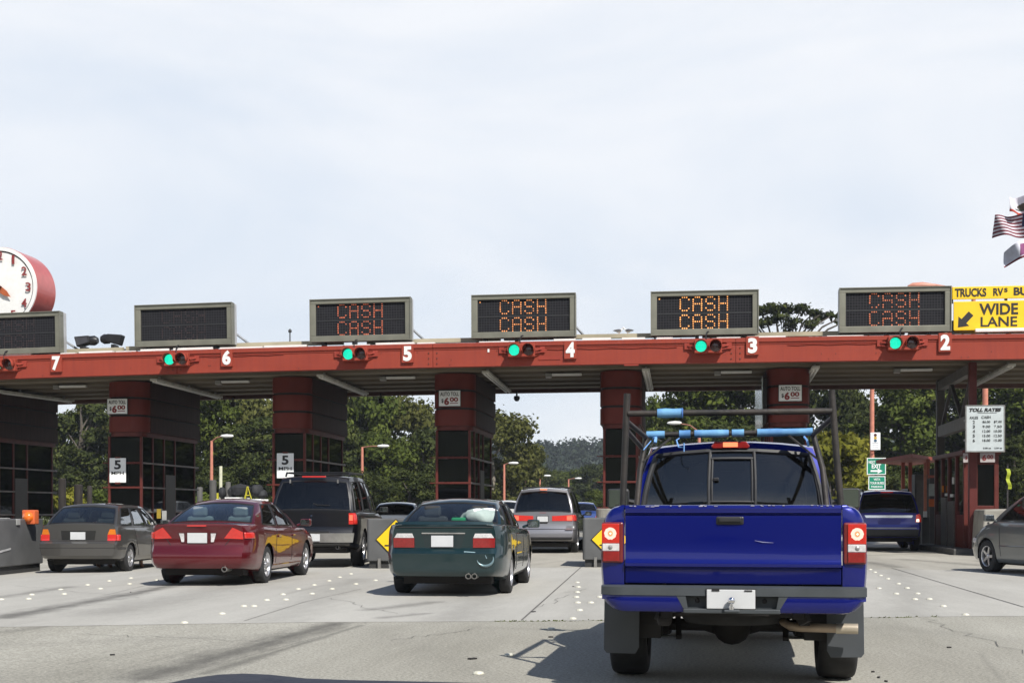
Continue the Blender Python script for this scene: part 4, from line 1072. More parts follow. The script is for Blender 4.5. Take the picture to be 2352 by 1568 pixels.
def border(par, x0, x1, z0, z1):
    m = MB(); e = .035
    m.bx(x0, x1, -.226, -.2205, z1 - e, z1); m.bx(x0, x1, -.226, -.2205, z0, z0 + e); m.bx(x0, x0 + e, -.226, -.2205, z0 + e + .001, z1 - e - .001); m.bx(x1 - e, x1, -.226, -.2205, z0 + e + .001, z1 - e - .001)
    m.build('border', SIGNW, par)
border(s2, x0, x1, z0, z1); xc, zc_ = (x0 + x1) / 2, (z0 + z1) / 2
put_text('NEXT', x0 + .23, -.227, z1 - .20, .30, .13, SIGNW, s2, .02); put_text('EXIT', xc, -.227, zc_ + .0, .42, .2, SIGNW, s2, .03)
m = MB(); m.prism([(xc - .26, zc_ - .26), (xc + .06, zc_ - .26), (xc + .06, zc_ - .34), (xc + .28, zc_ - .22), (xc + .06, zc_ - .10), (xc + .06, zc_ - .18), (xc - .26, zc_ - .18)], -.228, -.221); m.build('arrow', SIGNW, s2)
x0, x1, z0, z1 = on_pole(1994.5, 2033.5, 1093, 1124); m = MB(); m.bx(x0, x1, -.22, -.18, z0, z1); s3 = m.build('direction_sign', GREEN, e1, bevel=.04)
border(s3, x0, x1, z0, z1); xc = (x0 + x1) / 2
put_text('VISTA', xc, -.227, z1 - .15, .3, .10, SIGNW, s3, .02); put_text('TOUR BUSES', xc, -.227, z1 - .32, .62, .11, SIGNW, s3, .02); put_text('PARKING', xc, -.227, z1 - .49, .5, .09, SIGNW, s3, .02)
m = MB(); m.bx(-.06, .06, -.17, .1, z0 + .1, z0 + .16); m.bx(-.06, .06, -.17, .1, 3.9, 3.96); m.build('bracket', POLE, e1)
pole_thing('street_pole', 2263, 60, 780, 0, .12, 'salmon pole behind the toll rates board', 'pole')
t = thing('sash', 'yellow green strip of cloth hanging from a post at the right', 'cloth', at(2315, 1099, 50)); m = MB()
P = [[(.03 * math.sin(k * .9) - .07 + .13 * j + .012 * k * 0.5, .02 * math.cos(k * 1.3), .37 - k * .075) for j in range(2)] for k in range(11)]
m.grid(P); o = m.build('cloth_strip', mat('hi_vis', (.42, .50, .03), .7), t); s = o.modifiers.new('thick', 'SOLIDIFY'); s.thickness = .01
q = t.location; m = MB(); m.tube([(0, .06, -q.z), (0, .06, .5)], .03, 8); m.build('post', DS, t)

# street lamps beyond the plaza
LAMPH = mat('lamp_head_white', (.72, .72, .7), .4)
def street_lamp(u, v, hu, hv, Y, label):
    q, h = at(u, v, Y), at(hu, hv, Y)
    t = thing('street_lamp', label, 'street lamp', (q.x, Y, gz(q.x)), 0, 'street lamps beyond the plaza')
    zt = q.z - gz(q.x); dx, dz = h.x - q.x, h.z - q.z
    m = MB(); m.tube([(0, 0, 0), (0, 0, zt)], [.12, .08], 8); m.build('pole', POLE, t, smooth=60)
    m = MB(); m.tube([(0, 0, zt - .05), (dx * .4, 0, zt + dz * .7), (dx, 0, zt + dz)], [.05, .04, .035], 6); m.build('arm', mat('lamp_arm', (.3, .13, .09), .6), t, smooth=60)
    sg = 1 if dx > 0 else -1
    m = MB(); m.lathe([(.02, -.38), (.08, -.28), (.11, 0), (.09, .3), (.03, .40)], (dx + sg * .1, 0, zt + dz), 'X', 10); m.build('lamp_head', LAMPH, t, smooth=60)
    return t
street_lamp(486, 1012, 517, 1001, 72, 'street lamp with salmon pole right of the booth between lanes 7 and 6')
street_lamp(832, 1026, 876, 1024, 80, 'street lamp above the black SUV roof rack')
street_lamp(1158, 1066, 1176, 1063, 98, 'street lamp just right of the booth between lanes 5 and 4')
street_lamp(1206, 1082, 1221, 1080, 112, 'street lamp over the left of the silver minivan roof')
street_lamp(1240, 1095, 1254, 1092, 128, 'street lamp over the middle of the silver minivan roof')
street_lamp(1306, 1100, 1326, 1098, 142, 'farthest street lamp, over the right of the silver minivan')
street_lamp(1606, 990, 1553, 971, 70, 'street lamp whose white head shows between the pickup rack bars')
q = at(2236, 668, 46); t = thing('street_lamp', 'salmon curved lamp head just above the rightmost message board', 'street lamp', (q.x, 46, 0), 0, 'street lamps beyond the plaza')
h1, h2 = at(2140, 654, 46), at(2088, 657, 46)
m = MB(); m.tube([(0, 0, 0), (0, 0, q.z)], [.12, .07], 8); m.build('pole', POLE, t, smooth=60)
m = MB(); m.tube([(0, 0, q.z - .03), (h1.x - q.x, 0, h1.z), (h2.x - q.x + .5, 0, h2.z)], [.05, .05, .04], 8); m.build('arm', POLE, t, smooth=60)
m = MB(); m.lathe([(.02, -.5), (.11, -.35), (.13, 0), (.06, .4), (.03, .5)], (h2.x - q.x + .45, 0, h2.z), 'X', 10); m.build('lamp_head', mat('salmon_head', (.55, .24, .17), .5), t, smooth=60)
# posts by the left lanes
def post(u, vt, Y, r, label, material, capped=False):
    q = at(u, vt, Y); t = thing('bollard', label, 'post', (q.x, Y, gz(q.x)), 0, 'dark posts beside the left lanes')
    h = q.z - gz(q.x)
    m = MB(); m.lathe([(r, 0), (r, h - .03), (r * .8, h)], axis='Z', n=10); m.build('shaft', material, t, smooth=40)
    if capped:
        m = MB(); m.lathe([(r + .006, h * .52), (r + .006, h * .60)], axis='Z', n=10); m.build('reflector_band', AMBER, t, smooth=40)
WOOD = mat('dark_timber', (.026, .021, .018), .85, var=.4, scale=3, stretch=(3, 3, .5))
for u, vt, r, l in ((143, 1098, .15, 'dark timber post at the left, nearest the leftmost booth'), (180, 1112, .17, 'thick dark timber post in the middle of the left gap'), (206, 1115, .1, 'thin dark timber post left of the 5 MPH sign')):
    post(u, vt, 50, r, l, WOOD)
for u, vt, r, l in ((459, 1118, .12, 'dark bollard with amber band against the side of the booth'), (489, 1102, .15, 'dark bollard with amber band below the street lamp'), (524, 1106, .11, 'dark bollard left of the roof luggage')):
    post(u, vt, 52, r, l, CONCD, True)
t = thing('marker_post', 'thin pale post between two dark bollards', 'post', (at(507, 1070, 54).x, 54, -.1)); m = MB(); m.tube([(0, 0, 0), (0, 0, at(507, 1070, 54).z + .1)], .07, 8); m.build('shaft', mat('pale_post', (.6, .6, .45), .6), t, smooth=40)

# ------------------------------------------------------------------ barrier noses of the lane islands
BAR = mat('barrier_grey', (.105, .107, .108), .6, var=.22, scale=1.4, bump=.1, bscale=4)
DIA_B = SIGNB
def barrier(pl, yaw, wd, label, dia, ln=2.6, h=1.06):
    t = thing('barrier', label, 'barrier', pl, yaw, 'grey barrier noses in front of the islands')
    m = MB(); plan(m, rrect(-wd / 2, wd / 2, 0, ln, .07), .16, h); m.build('shell', BAR, t, bevel=.02)
    m = MB(); m.bx(-wd / 2 + .05, wd / 2 - .05, .06, ln - .05, 0, .159)
    m.build('base', mat('barrier_base', (.03, .03, .03), .8), t)
    m = MB()
    for x_ in (-wd / 2 + .28, wd / 2 - .25): m.bx(x_ - .03, x_ + .03, -.02, .05, 0, .22)
    m.build('foot', STEEL, t)
    if dia:
        cx, cz, hs = dia
        m = MB(); m.prism([(cx - hs, cz), (cx, cz - hs), (cx + hs, cz), (cx, cz + hs)], -.016, -.002); d = m.build('diamond_sign', SIGNB, t)
        k = hs - .025; m = MB(); m.prism([(cx - k, cz), (cx, cz - k), (cx + k, cz), (cx, cz + k)], -.022, -.0165); m.build('yellow_face', YELLOW, d)
        m = MB(); m.bx(cx - hs * .55, cx + hs * .5, -.027, -.0225, cz - hs * .32, cz - hs * .25); m.lathe([(.03, -.027), (.03, -.0225)], (cx, 0, cz + hs * .52), 'Y', 10)
        m.build('symbol', SIGNB, d)
    return t
pA, pB = G(842, 1305), G(925, 1305)
barrier((pA.x + .62, pA.y, pA.z), R(1.5), 1.24, 'grey barrier with a yellow diamond sign left of the dark green sedan', (.02, .62, .44))
pA = G(1338, 1302)
barrier((pA.x + .62, pA.y, pA.z), R(1), 1.24, 'grey barrier with a yellow diamond sign left of the pickup tail lamp', (-.02, .60, .42))
pA = G(100, 1313)
lb = barrier((pA.x - .68, pA.y - 3.0, gz(pA.x)), R(4), 1.2, 'large scuffed grey barrier at the left edge beside the station wagon', None, ln=3.6, h=1.12)
m = MB(); m.bx(.602, .64, .55, .62, .0, 1.1); m.bx(.602, .62, .0, .5, .96, 1.0); m.build('edge_strip', STEEL, lb)
m = MB(); m.add([(.612, 1.2, .42), (.612, 2.0, .50), (.612, 2.0, .54), (.612, 1.25, .47)], [(0, 1, 2, 3)]); m.build('scrape', mat('scrape', (.42, .42, .42), .6), lb)
q = lb.location
ol = at(70, 1187, q.y + 2.9)
wl = thing('warning_light', 'orange warning lamp in a square housing on the left barrier', 'warning light', (ol.x, q.y + 2.9, 1.12 + q.z))
zc_ = ol.z - wl.location.z
m = MB(); m.bx(-.14, .14, -.1, .1, zc_ - .15, zc_ + .15); m.build('housing', mat('housing_orange', (.62, .13, .04), .5), wl, bevel=.02)
m = MB(); m.lathe([(.115, -.10), (.10, -.15), (.05, -.185), (.004, -.19)], (0, 0, zc_), 'Y', 18); m.build('lens', mat('orange_lens', (.72, .15, .01), .25, coat=1, emit=(1, .2, .02), estr=.06), wl, smooth=60)
m = MB(); m.bx(-.06, .06, -.06, .06, 0, zc_ - .15); m.build('foot', BLACK, wl)
for u0_, u1_, v0_, l in ((-8, 15, 1202, 'small pale box sign on the barrier at the left edge'), (26, 39, 1219, 'small grey box on top of the left barrier')):
    a_, b_ = at(u0_, v0_, q.y + 2.3), at(u1_, v0_, q.y + 2.3)
    m = MB(); m.bx(a_.x, b_.x, q.y + 2.3, q.y + 2.45, q.z + 1.12, a_.z + .12)
    tag(m.build('control_box', mat('pale_box', (.3, .3, .29), .6), bevel=.01), l, 'box', 'boxes on the left barrier')
wt = MB(); a_ = at(350, 1180, 36.8); 
for (u0_, u1_, v0_, v1_, mm, l, nm) in ((360, 369, 1168, 1190, mat('dull_yellow', (.32, .22, .02), .7), 'small yellow plate on the concrete nose behind the wagon', 'marker_plate'), (372, 382, 1172, 1205, mat('dull_white', (.33, .33, .32), .7), 'narrow white plate on the concrete nose behind the wagon', 'marker_plate')):
    a_, b_ = at(u0_, v0_, 36.85), at(u1_, v1_, 36.85); m = MB(); m.bx(a_.x, b_.x, 36.85, 36.88, b_.z, a_.z); tag(m.build(nm, mm), l, 'plate', 'small plates on the booth nose')

# ================================================================== VEHICLES
def smooth_tab(tab):
    xs = [a for a, b in tab]; ys = [b for a, b in tab]
    def f(y):
        return sum(float(np.interp(y + d, xs, ys)) * w_ for d, w_ in ((-.09, .2), (-.04, .2), (0, .2), (.04, .2), (.09, .2)))
    return f
def catmull(pts, sub):
    out = []
    n = len(pts)
    for i in range(n - 1):
        p0 = pts[max(i - 1, 0)]; p1 = pts[i]; p2 = pts[i + 1]; p3 = pts[min(i + 2, n - 1)]
        for k in range(sub):
            t = k / sub; t2 = t * t; t3 = t2 * t
            out.append(tuple(.5 * (2 * p1[j] + (p2[j] - p0[j]) * t + (2 * p0[j] - 5 * p1[j] + 4 * p2[j] - p3[j]) * t2 + (3 * p1[j] - p0[j] - 3 * p2[j] + p3[j]) * t3) for j in (0, 1)))
    out.append(tuple(pts[-1]))
    return out
_wh = {}
def wheel(root, x, y, r, wd, style, left):
    k = (r, wd, style)
    if k not in _wh:
        t = MB(); w2 = wd / 2
        t.lathe([(.60 * r, -w2 + .02), (.66 * r, -w2), (.88 * r, -w2), (.935 * r, -w2 * .95), (.970 * r, -w2 * .84), (.990 * r, -w2 * .66), (r, -w2 * .38), (r, w2 * .38), (.990 * r, w2 * .66), (.970 * r, w2 * .84), (.935 * r, w2 * .95), (.88 * r, w2), (.66 * r, w2), (.60 * r, w2 - .02)], axis='X', n=32, caps=False)
        t.lathe([(.001, w2 - .085), (.61 * r, w2 - .085)], axis='X', n=32, caps=False)
        t.lathe([(.61 * r, -w2 + .04), (.001, -w2 + .04)], axis='X', n=32, caps=False)
        m = MB(); m.lathe([(.55 * r, w2 - .06), (.585 * r, w2 - .012), (.635 * r, w2 - .002), (.645 * r, w2 - .012), (.60 * r, w2 - .08)], axis='X', n=32, caps=False)
        m.lathe([(.13 * r, w2 - .06), (.13 * r, w2 - .02), (.08 * r, w2 - .008), (.001, w2 - .006)], axis='X', n=16, caps=False)
        ns, sw = {'spoke': (5, .20), 'multi': (7, .15), 'cap': (9, .19), 'steel': (8, .26)}[style]
        for q in range(ns):
            a = 2 * PI * q / ns
            dy, dz = math.cos(a), math.sin(a); h0, h1 = sw * r * .5, sw * r * .36
            vs = []
            for rr, hh in ((.10 * r, h0), (.575 * r, h1)):
                for s in (-1, 1):
                    for xx in (w2 - .05, w2 - .016 - (.012 if rr < .2 * r else 0)):
                        vs.append((xx, dy * rr - dz * hh * s, dz * rr + dy * hh * s))
            m.add(vs, [(1, 3, 7, 5), (0, 1, 5, 4), (3, 2, 6, 7), (0, 2, 3, 1), (4, 5, 7, 6)])
        tm = t.mesh('wheel', 40); tm.materials.append(RUBBER); rm = m.mesh('rim', 35); rm.materials.append(ALLOY)
        _wh[k] = (tm, rm)
    tm, rm = _wh[k]
    o = bpy.data.objects.new('wheel', tm); COL.objects.link(o); o.parent = root; o.location = (x, y, r)
    if left: o.rotation_euler = (0, 0, PI)
    q = bpy.data.objects.new('rim', rm); COL.objects.link(q); q.parent = o
    return o

def arch_liner(root, y, z, r, x0, x1):
    m = MB(); A = [R(-8) + R(196) * k / 16 for k in range(17)]
    m.grid([[(x, y + r * math.cos(a), z + r * math.sin(a)) for a in A] for x in (x0, x1)])
    m.add([(x0, y + r * math.cos(a), z + r * math.sin(a)) for a in A], [tuple(range(17))])
    m.build('wheel_arch', DARK, root)
def car(S):
    L, hw = S['L'], S['hw']; sh = S.get('shift', 0.0)
    root = S.get('root') or thing(S['name'], S['label'], S['cat'], S['loc'], S['yaw'], S.get('group'))
    P_ = S['paint']
    belt = smooth_tab(S['belt']); dc = S.get('dc', .03)
    zbt = smooth_tab(S.get('zb', [(0, .30), (.7, .22), (L - .7, .20), (L, .24)]))
    hwf = lambda y: hw * float(np.interp(y, S.get('pt', [0, .06, .22, .55, 1.1, L - 1.0, L - .4, L - .12, L]), S.get('pw', [.89, .935, .97, .988, 1, 1, .965, .88, .74])))
    rp_ = S.get('rear', [(0, .07), (.30, .04), (.40, .0), (.58, .0), (.64, .05), (.9, .09), (1.1, .12)])
    yr = lambda z: float(np.interp(z, [a for a, b in rp_], [b for a, b in rp_]))
    fp_ = S.get('front', [(0, .1), (.35, .0), (.6, .02), (.8, .14), (1.2, .3)])
    yf = lambda z: float(np.interp(z, [a for a, b in fp_], [b for a, b in fp_]))
    bl, blf = S.get('bulge', .07), .22
    tuck = S.get('tuck', .90)
    def half(y):
        h = hwf(y); b = belt(y); zb = zbt(y); zm = zb + (b - zb) * .56
        c = [(0, zb), (.80 * h, zb), (.93 * h, zb + .035), (.985 * h, zb + .16), (h, zm), (.992 * h, b - .13), (.965 * h, b - .035), (tuck * h, b + .006), (.5 * h, b + dc * .8), (0, b + dc)]
        return catmull(c, 3)
    SUB = 3; IA, IE = SUB, 7 * SUB
    def place(x, z, y):
        wr = max(0.0, 1 - y / .55); wf = max(0.0, 1 - (L - y) / .75)
        k = 1 - (x / hw) ** 2
        return y + (yr(z) - bl * k) * wr - (yf(z) - blf * k) * wf
    ys = sorted(set([0, .03, .08, .15] + [round(.23 + .075 * i, 3) for i in range(int((L - .46) / .075))] + [L - .15, L - .08, L - .03, L]))
    rings = []
    for y in ys:
        hp = half(y)
        full = [(-x, z) for x, z in hp[::-1]][:-1] + hp        # left top ... bottom ... right top
        # order: start at top centre left side down, along the bottom, up the right side
        rings.append([(x, place(x, z, y), z) for x, z in full])
    n = len(rings[0]); nh = len(half(0))
    V = [list(p) for r in rings for p in r]
    wheels = S['wheels']; wr_ = S['wr']; wgap = S.get('wgap', 1.14)
    inside = {}
    for i, p in enumerate(V):
        if abs(p[0]) > .70 * hw:
            for wy in wheels:
                d = math.hypot(p[1] - wy, p[2] - wr_)
                if d < wr_ * wgap and p[2] < belt(p[1]) - .06: inside[i] = (wy, d)
    body = MB(); cabin = MB()
    fb_, fc_ = [], []
    c0, c1 = S.get('cabin', (-1, -1))
    for a in range(len(ys) - 1):
        for k in range(n - 1):
            q = (a * n + k, a * n + k + 1, (a + 1) * n + k + 1, (a + 1) * n + k)
            if all(i in inside for i in q): continue
            kk = k if k < nh - 1 else n - 2 - k           # index from the top on either side
            top_ = kk < (nh - 1 - IE)
            ym = (ys[a] + ys[a + 1]) / 2
            if top_ and c0 < ym < c1: fc_.append(q)
            else: fb_.append(q)
    used = set(i for q in fb_ for i in q)
    for i, (wy, d) in inside.items():
        if i in used and d > 1e-4:
            s = wr_ * wgap / d; V[i][1] = wy + (V[i][1] - wy) * s; V[i][2] = wr_ + (V[i][2] - wr_) * s
    shf = lambda p: (p[0], p[1] + sh, p[2])
    body.add([shf(p) for p in V], fb_)
    if fc_ and not S.get('open_cabin'): cabin.add([shf(p) for p in V], fc_)
    # rear and front faces
    for yy, sgn in ((0, 1), (L, -1)):
        hp = half(yy); SS = np.linspace(-1, 1, 17)
        P = []
        for i in range(IA, IE + 1):
            x, z = hp[i]
            P.append([shf((s * x, place(s * x, z, yy), z)) for s in SS])
        xe, ze = hp[IE]
        tz = lambda x: float(np.interp(abs(x), [q[0] for q in hp[IE:][::-1]], [q[1] for q in hp[IE:][::-1]]))
        P.append([shf((s * xe, place(s * xe, tz(s * xe), yy), tz(s * xe))) for s in SS])
        if sgn > 0: P = [r[::-1] for r in P]
        body.grid(P)
    # ---- greenhouse
    gh = S.get('gh')
    H = {}
    if gh:
        sc_ = np.array([-1, -.93, -.6, -.2, .2, .6, .93, 1.0])
        if gh.get('slider'): sc_ = np.array([-1, -.9, -.6, -.235, .235, .6, .9, 1.0])
        win = gh['win']                                   # side window intervals along 0..1
        ks = sorted(set([0.0, 1.0] + [v for ab in win for v in ab] + [.25, .5, .75]))
        ts = [0, .06, .12, .35, .6, .80, .885, .955, 1.0]
        t0, t1 = gh.get('t', (.12, .885))
        g0, g1 = gh.get('bul', (.10, .16))
        wb, wt = gh['wb'], gh['wt']; zt = gh['zt']; cr = gh.get('crown', .05)
        ztop = lambda k: float(np.interp(k, [0, .12, .45, .8, 1], [zt[0], zt[0] * .4 + zt[1] * .6, zt[1], zt[1] * .6 + zt[2] * .4, zt[2]]))
        wk = lambda k: float(np.interp(k, [0, .2, .75, 1], [.955, 1, .99, .93]))
        zbf = lambda y: belt(y) - .02
        def pt(side, v, t):
            te = t
            if side in ('R', 'F'):
                s = v; r0, r1 = (gh['rb'], gh['rt']) if side == 'R' else (gh['fb'], gh['ft'])
                k = 0 if side == 'R' else 1
                sg = -1 if side == 'R' else 1
                yb = r0 + sg * g0 * .6 * (1 - s * s) * (1 if side == 'R' else 1.6); yt = r1 + sg * g0 * .5 * (1 - s * s)
                w_ = (wb * (1 - t) + wt * t) * wk(k) + .028 * math.sin(PI * min(1, t))
                bow = gh.get('bow', .05) * math.sin(PI * t) * sg
                x = s * w_; y = yb * (1 - te) + yt * te + bow
                z0 = zbf(min(max(yb, .1), L - .2)) + dc * (1 - s * s); z1 = ztop(k) + cr * (1 - s * s)
                z = z0 + (z1 - z0) * t
                return (x, y, z)
            sx = 1 if side == 'S' else -1
            k = v
            yb = gh['rb'] * (1 - k) + gh['fb'] * k; yt = gh['rt'] * (1 - k) + gh['ft'] * k
            bow = gh.get('bow', .05) * math.sin(PI * t) * (2 * k - 1) * (1 if k in (0, 1) else abs(2 * k - 1))
            w_ = (wb * (1 - t) + wt * t) * wk(k) + .028 * math.sin(PI * min(1, t))
            y = yb * (1 - t) + yt * t + bow; z = zbf(yb) + (ztop(k) - zbf(yb)) * t
            # roll the roof edge over
            return (sx * w_, y, z)
        cols = [('R', s) for s in sc_] + [('S', k) for k in ks[1:]] + [('F', s) for s in sc_[::-1][1:]] + [('W', k) for k in ks[::-1][1:-1]]
        nc = len(cols)
        GV = [shf(pt(sd, v, t)) for t in ts for sd, v in cols]
        gl_ = {}
        for ti in range(len(ts) - 1):
            tm = (ts[ti] + ts[ti + 1]) / 2
            for c in range(nc):
                d = (c + 1) % nc
                q = (ti * nc + c, ti * nc + d, (ti + 1) * nc + d, (ti + 1) * nc + c)
                sd = cols[c][0] if cols[c][0] == cols[d][0] else cols[d][0]
                v0 = cols[c][1]; v1 = cols[d][1]
                if sd == 'S' and cols[c][0] == 'R': v0 = 0.0
                if sd == 'F' and cols[c][0] == 'S': v0 = 1.0
                if sd == 'W' and cols[c][0] == 'F': v0 = 1.0
                if c == nc - 1: sd = 'W'; v1 = 0.0
                vm = (v0 + v1) / 2
                key = None
                if t0 < tm < t1:
                    if sd == 'R' and abs(vm) < .93 and not gh.get('norear'): key = 'rear_window'
                    elif sd == 'F' and abs(vm) < .93: key = 'windshield'
                    elif sd in 'SW':
                        for wi, (a, b) in enumerate(win):
                            if a < vm < b: key = 'side_window%s%d' % (sd, wi)
                if key: gl_.setdefault(key, []).append(q)
                else: body.add([GV[i] for i in q], [(0, 1, 2, 3)])
        for key, fs in gl_.items():
            m = MB(); idx = {}
            for q in fs:
                for i in q:
                    if i not in idx: idx[i] = len(m.v); m.v.append(GV[i])
                m.f.append(tuple(idx[i] for i in q))
            nm = 'side_window' if key.startswith('side') else key
            m.build(nm, S['glass_rear'] if nm == 'rear_window' and 'glass_rear' in S else (S['glass_side'] if nm == 'side_window' and 'glass_side' in S else S['glass']), root, smooth=60)
            if gh.get('trim', True):
                # dark rubber round the pane: boundary edges of the pane
                cnt = {}
                for q in fs:
                    for a, b in zip(q, q[1:] + q[:1]):
                        cnt[tuple(sorted((a, b)))] = cnt.get(tuple(sorted((a, b))), 0) + 1
                tm_ = MB()
                for (a, b), c in cnt.items():
                    if c == 1: tm_.bar(GV[a], GV[b], .022, .022)
                H.setdefault('trim', MB()).add(tm_.v, tm_.f)
        # roof
        P = []
        for k in ks:
            row = []
            for s in sc_:
                a = pt('R', s, 1.0); b = pt('F', s, 1.0); l_ = pt('S', k, 1.0)
                y = a[1] * (1 - k) + b[1] * k; w_ = l_[0]
                row.append(shf((s * w_, y, ztop(k) + cr * (1 - s * s))))
            P.append(row)
        body.grid(P)
        if 'trim' in H: H['trim'].build('window_trim', BLACK, root)
        # seats
        if gh.get('seats', True):
            sm_ = S.get('seat', INTD)
            yb = gh['fb']; zb0 = belt(2.0)
            for s in (-1, 1):
                for yy, nm in ((gh['fb'] - 1.15, 'front_seat'), (gh['rb'] + .65, 'rear_seat')):
                    if yy < gh['rb'] + .3: continue
                    m = MB(); m.box(s * .36, yy + sh, zb0 + .02, .46, .14, .36, Matrix.Rotation(R(12), 3, 'X')); o = m.build(nm, sm_, root, bevel=.05)
                    m = MB(); m.box(s * .36, yy - .05 + sh, zb0 + .27, .26, .1, .17); m.build('headrest', sm_, o, bevel=.04)
            m = MB(); m.tube([(-.36 + .18 * math.cos(a), gh['fb'] - .62 + sh + .05 * math.sin(a), zb0 + .07 + .17 * math.sin(a)) for a in [2 * PI * i / 16 for i in range(17)]], .014, 6); m.build('steering_wheel', INTD, root)
            m = MB(); m.box(0, gh['ft'] - .02 + sh, zt[2] - .10, .24, .03, .07); m.build('rear_view_mirror', BLACK, root, bevel=.01)
    if cabin.v: cabin.build('interior', INTD, root)
    bo = body.build('body', P_, root, smooth=38, fix=True)
    # ---- surface lookups
    hp0 = half(0)[IA:IE + 1]
    def rw(z): return float(np.interp(z, [q[1] for q in hp0], [q[0] for q in hp0]))
    def rear(x, z): return place(x, z, 0.0) + sh
    def sidex(y, z):
        hp = half(y)[IA:IE + 1]; return float(np.interp(z, [q[1] for q in hp], [q[0] for q in hp]))
    def sidey(y, x, z): return place(x, z, y) + sh
    def patch(name, quad, m_, off=.008, parent=None, dep=.02, nu=7, nv=5, label=None):
        """a panel on the rear face; quad = four (x, z) corners, going round"""
        (ax, az), (bx_, bz), (cx, cz), (dx, dz) = quad
        P0, P1 = [], []
        for i in range(nv + 1):
            t = i / nv; r0, r1 = [], []
            for j in range(nu + 1):
                s = j / nu
                x = (ax * (1 - s) + bx_ * s) * (1 - t) + (dx * (1 - s) + cx * s) * t
                z = (az * (1 - s) + bz * s) * (1 - t) + (dz * (1 - s) + cz * s) * t
                y = rear(x, z)
                r0.append((x, y - off, z)); r1.append((x, y + dep, z))
            P0.append(r0); P1.append(r1)
        mb = MB(); mb.grid(P0); mb.grid([r[::-1] for r in P1])
        ring0 = P0[0] + [r[-1] for r in P0[1:]] + P0[-1][::-1][1:] + [r[0] for r in P0[::-1][1:-1]]
        ring1 = P1[0] + [r[-1] for r in P1[1:]] + P1[-1][::-1][1:] + [r[0] for r in P1[::-1][1:-1]]
        mb.grid([ring0 + ring0[:1], ring1 + ring1[:1]])
        return mb.build(name, m_, parent or root, smooth=40, fix=True, label=label)
    def lamp(name, quad, m_, wrap=0.0, off=.010, parent=None, s=1, zs=None):
        """rear lamp: mirrored for s=-1, optionally carried round the corner by wrap metres"""
        q = [(x * s, z) for x, z in quad]
        o = patch(name, q, m_, off, parent)
        if wrap > 0:
            z0, z1 = zs or (min(z for x, z in quad), max(z for x, z in quad))
            P = []
            for i in range(6):
                z = z0 + (z1 - z0) * i / 5; row = []
                for j in range(8):
                    y = wrap * j / 7 * (1 if i in (0, 1, 2, 3, 4) else .8)
                    x = sidex(y, z); row.append(((x + off) * s, sidey(y, x, z), z))
                P.append(row)
            mb = MB(); mb.grid(P); c = mb.build('side_lens', m_, o, smooth=40)
            sm = c.modifiers.new('thick', 'SOLIDIFY'); sm.thickness = .01; sm.offset = 0
        return o
    def seam(name, pts, r=.005, m_=None, on='rear', sx=1, parent=None):
        mb = MB(); Q = []
        for (a, z), (b, z2) in zip(pts[:-1], pts[1:]):
            for i in range(6):
                t = i / 6; u = a * (1 - t) + b * t; zz = z * (1 - t) + z2 * t; Q.append((u, zz))
        Q.append(pts[-1])
        if on == 'rear': W_ = [(u, rear(u, z) - .001, z) for u, z in Q]
        else: W_ = [((sidex(u, z) + .001) * sx, sidey(u, sidex(u, z), z), z) for u, z in Q]
        mb.tube(W_, r, 5); return mb.build(name, m_ or DARK, parent or root)
    for wy in wheels:
        for s in (-1, 1):
            if wheels.index(wy) in S.get('skip_wheels', ()): continue
            wheel(root, s * (hw - S['ww'] / 2 - .025), wy + sh, wr_, S['ww'], S.get('wstyle', 'spoke'), s < 0)
            arch_liner(root, wy + sh, wr_, wr_ * wgap * 1.005, s * (hw - .36), s * (hw - .045))
    un = MB(); un.bx(-hw * .72, hw * .72, .35 + sh, L - .5 + sh, S.get('uz', .17), S.get('uz', .17) + .12); un.build('underbody', DARK, root)
    if S.get('mirrors', True) and gh:
        for s in (-1, 1):
            my = gh['fb'] - .42 + sh; mz = belt(gh['fb'] - .4) + .09 + S.get('mdz', 0); mh = S.get('mh', .135); mx_ = S.get('mdx', 0)
            m = MB(); m.box(s * (hw + .10 + mx_), my, mz, .20, .10, mh); m.bar((s * (hw - .09), my + .02, mz - .06), (s * (hw + .04 + mx_), my + .02, mz - .02), .05, .05)
            o = m.build('side_mirror', S.get('mirror_mat', P_), root, bevel=.025)
            m = MB(); m.bx(s * (hw + .10 + mx_) - .083, s * (hw + .10 + mx_) + .083, my - .056, my - .0505, mz - mh / 2 + .014, mz + mh / 2 - .014); m.build('mirror_glass', MIRR, o)
    if gh: H['pt'] = lambda side, v, t: shf(pt(side, v, t))
    H.update(root=root, patch=patch, lamp=lamp, seam=seam, rear=rear, sidex=sidex, belt=belt, rw=rw, sidey=sidey, body=bo)
    return H
def plate(Hc, zc, w_=.31, h_=.155, off=.02, x=0.0, frame=None):
    y = Hc['rear'](x, zc)
    m = MB(); m.bx(x - w_ / 2, x + w_ / 2, y - off - .006, y - off + .003, zc - h_ / 2, zc + h_ / 2); o = m.build('number_plate', PLATEW, Hc['root'], bevel=.003)
    if frame:
        m = MB(); b = .012
        for z_ in (-1, 1): m.bx(x - w_ / 2 - b, x + w_ / 2 + b, y - off - .008, y - off + .008, zc + z_ * (h_ / 2 + b / 2) - b / 2, zc + z_ * (h_ / 2 + b / 2) + b / 2)
        for x_ in (-1, 1): m.bx(x + x_ * (w_ / 2 + b / 2) - b / 2, x + x_ * (w_ / 2 + b / 2) + b / 2, y - off - .008, y - off + .008, zc - h_ / 2, zc + h_ / 2)
        m.build('plate_frame', frame, o)
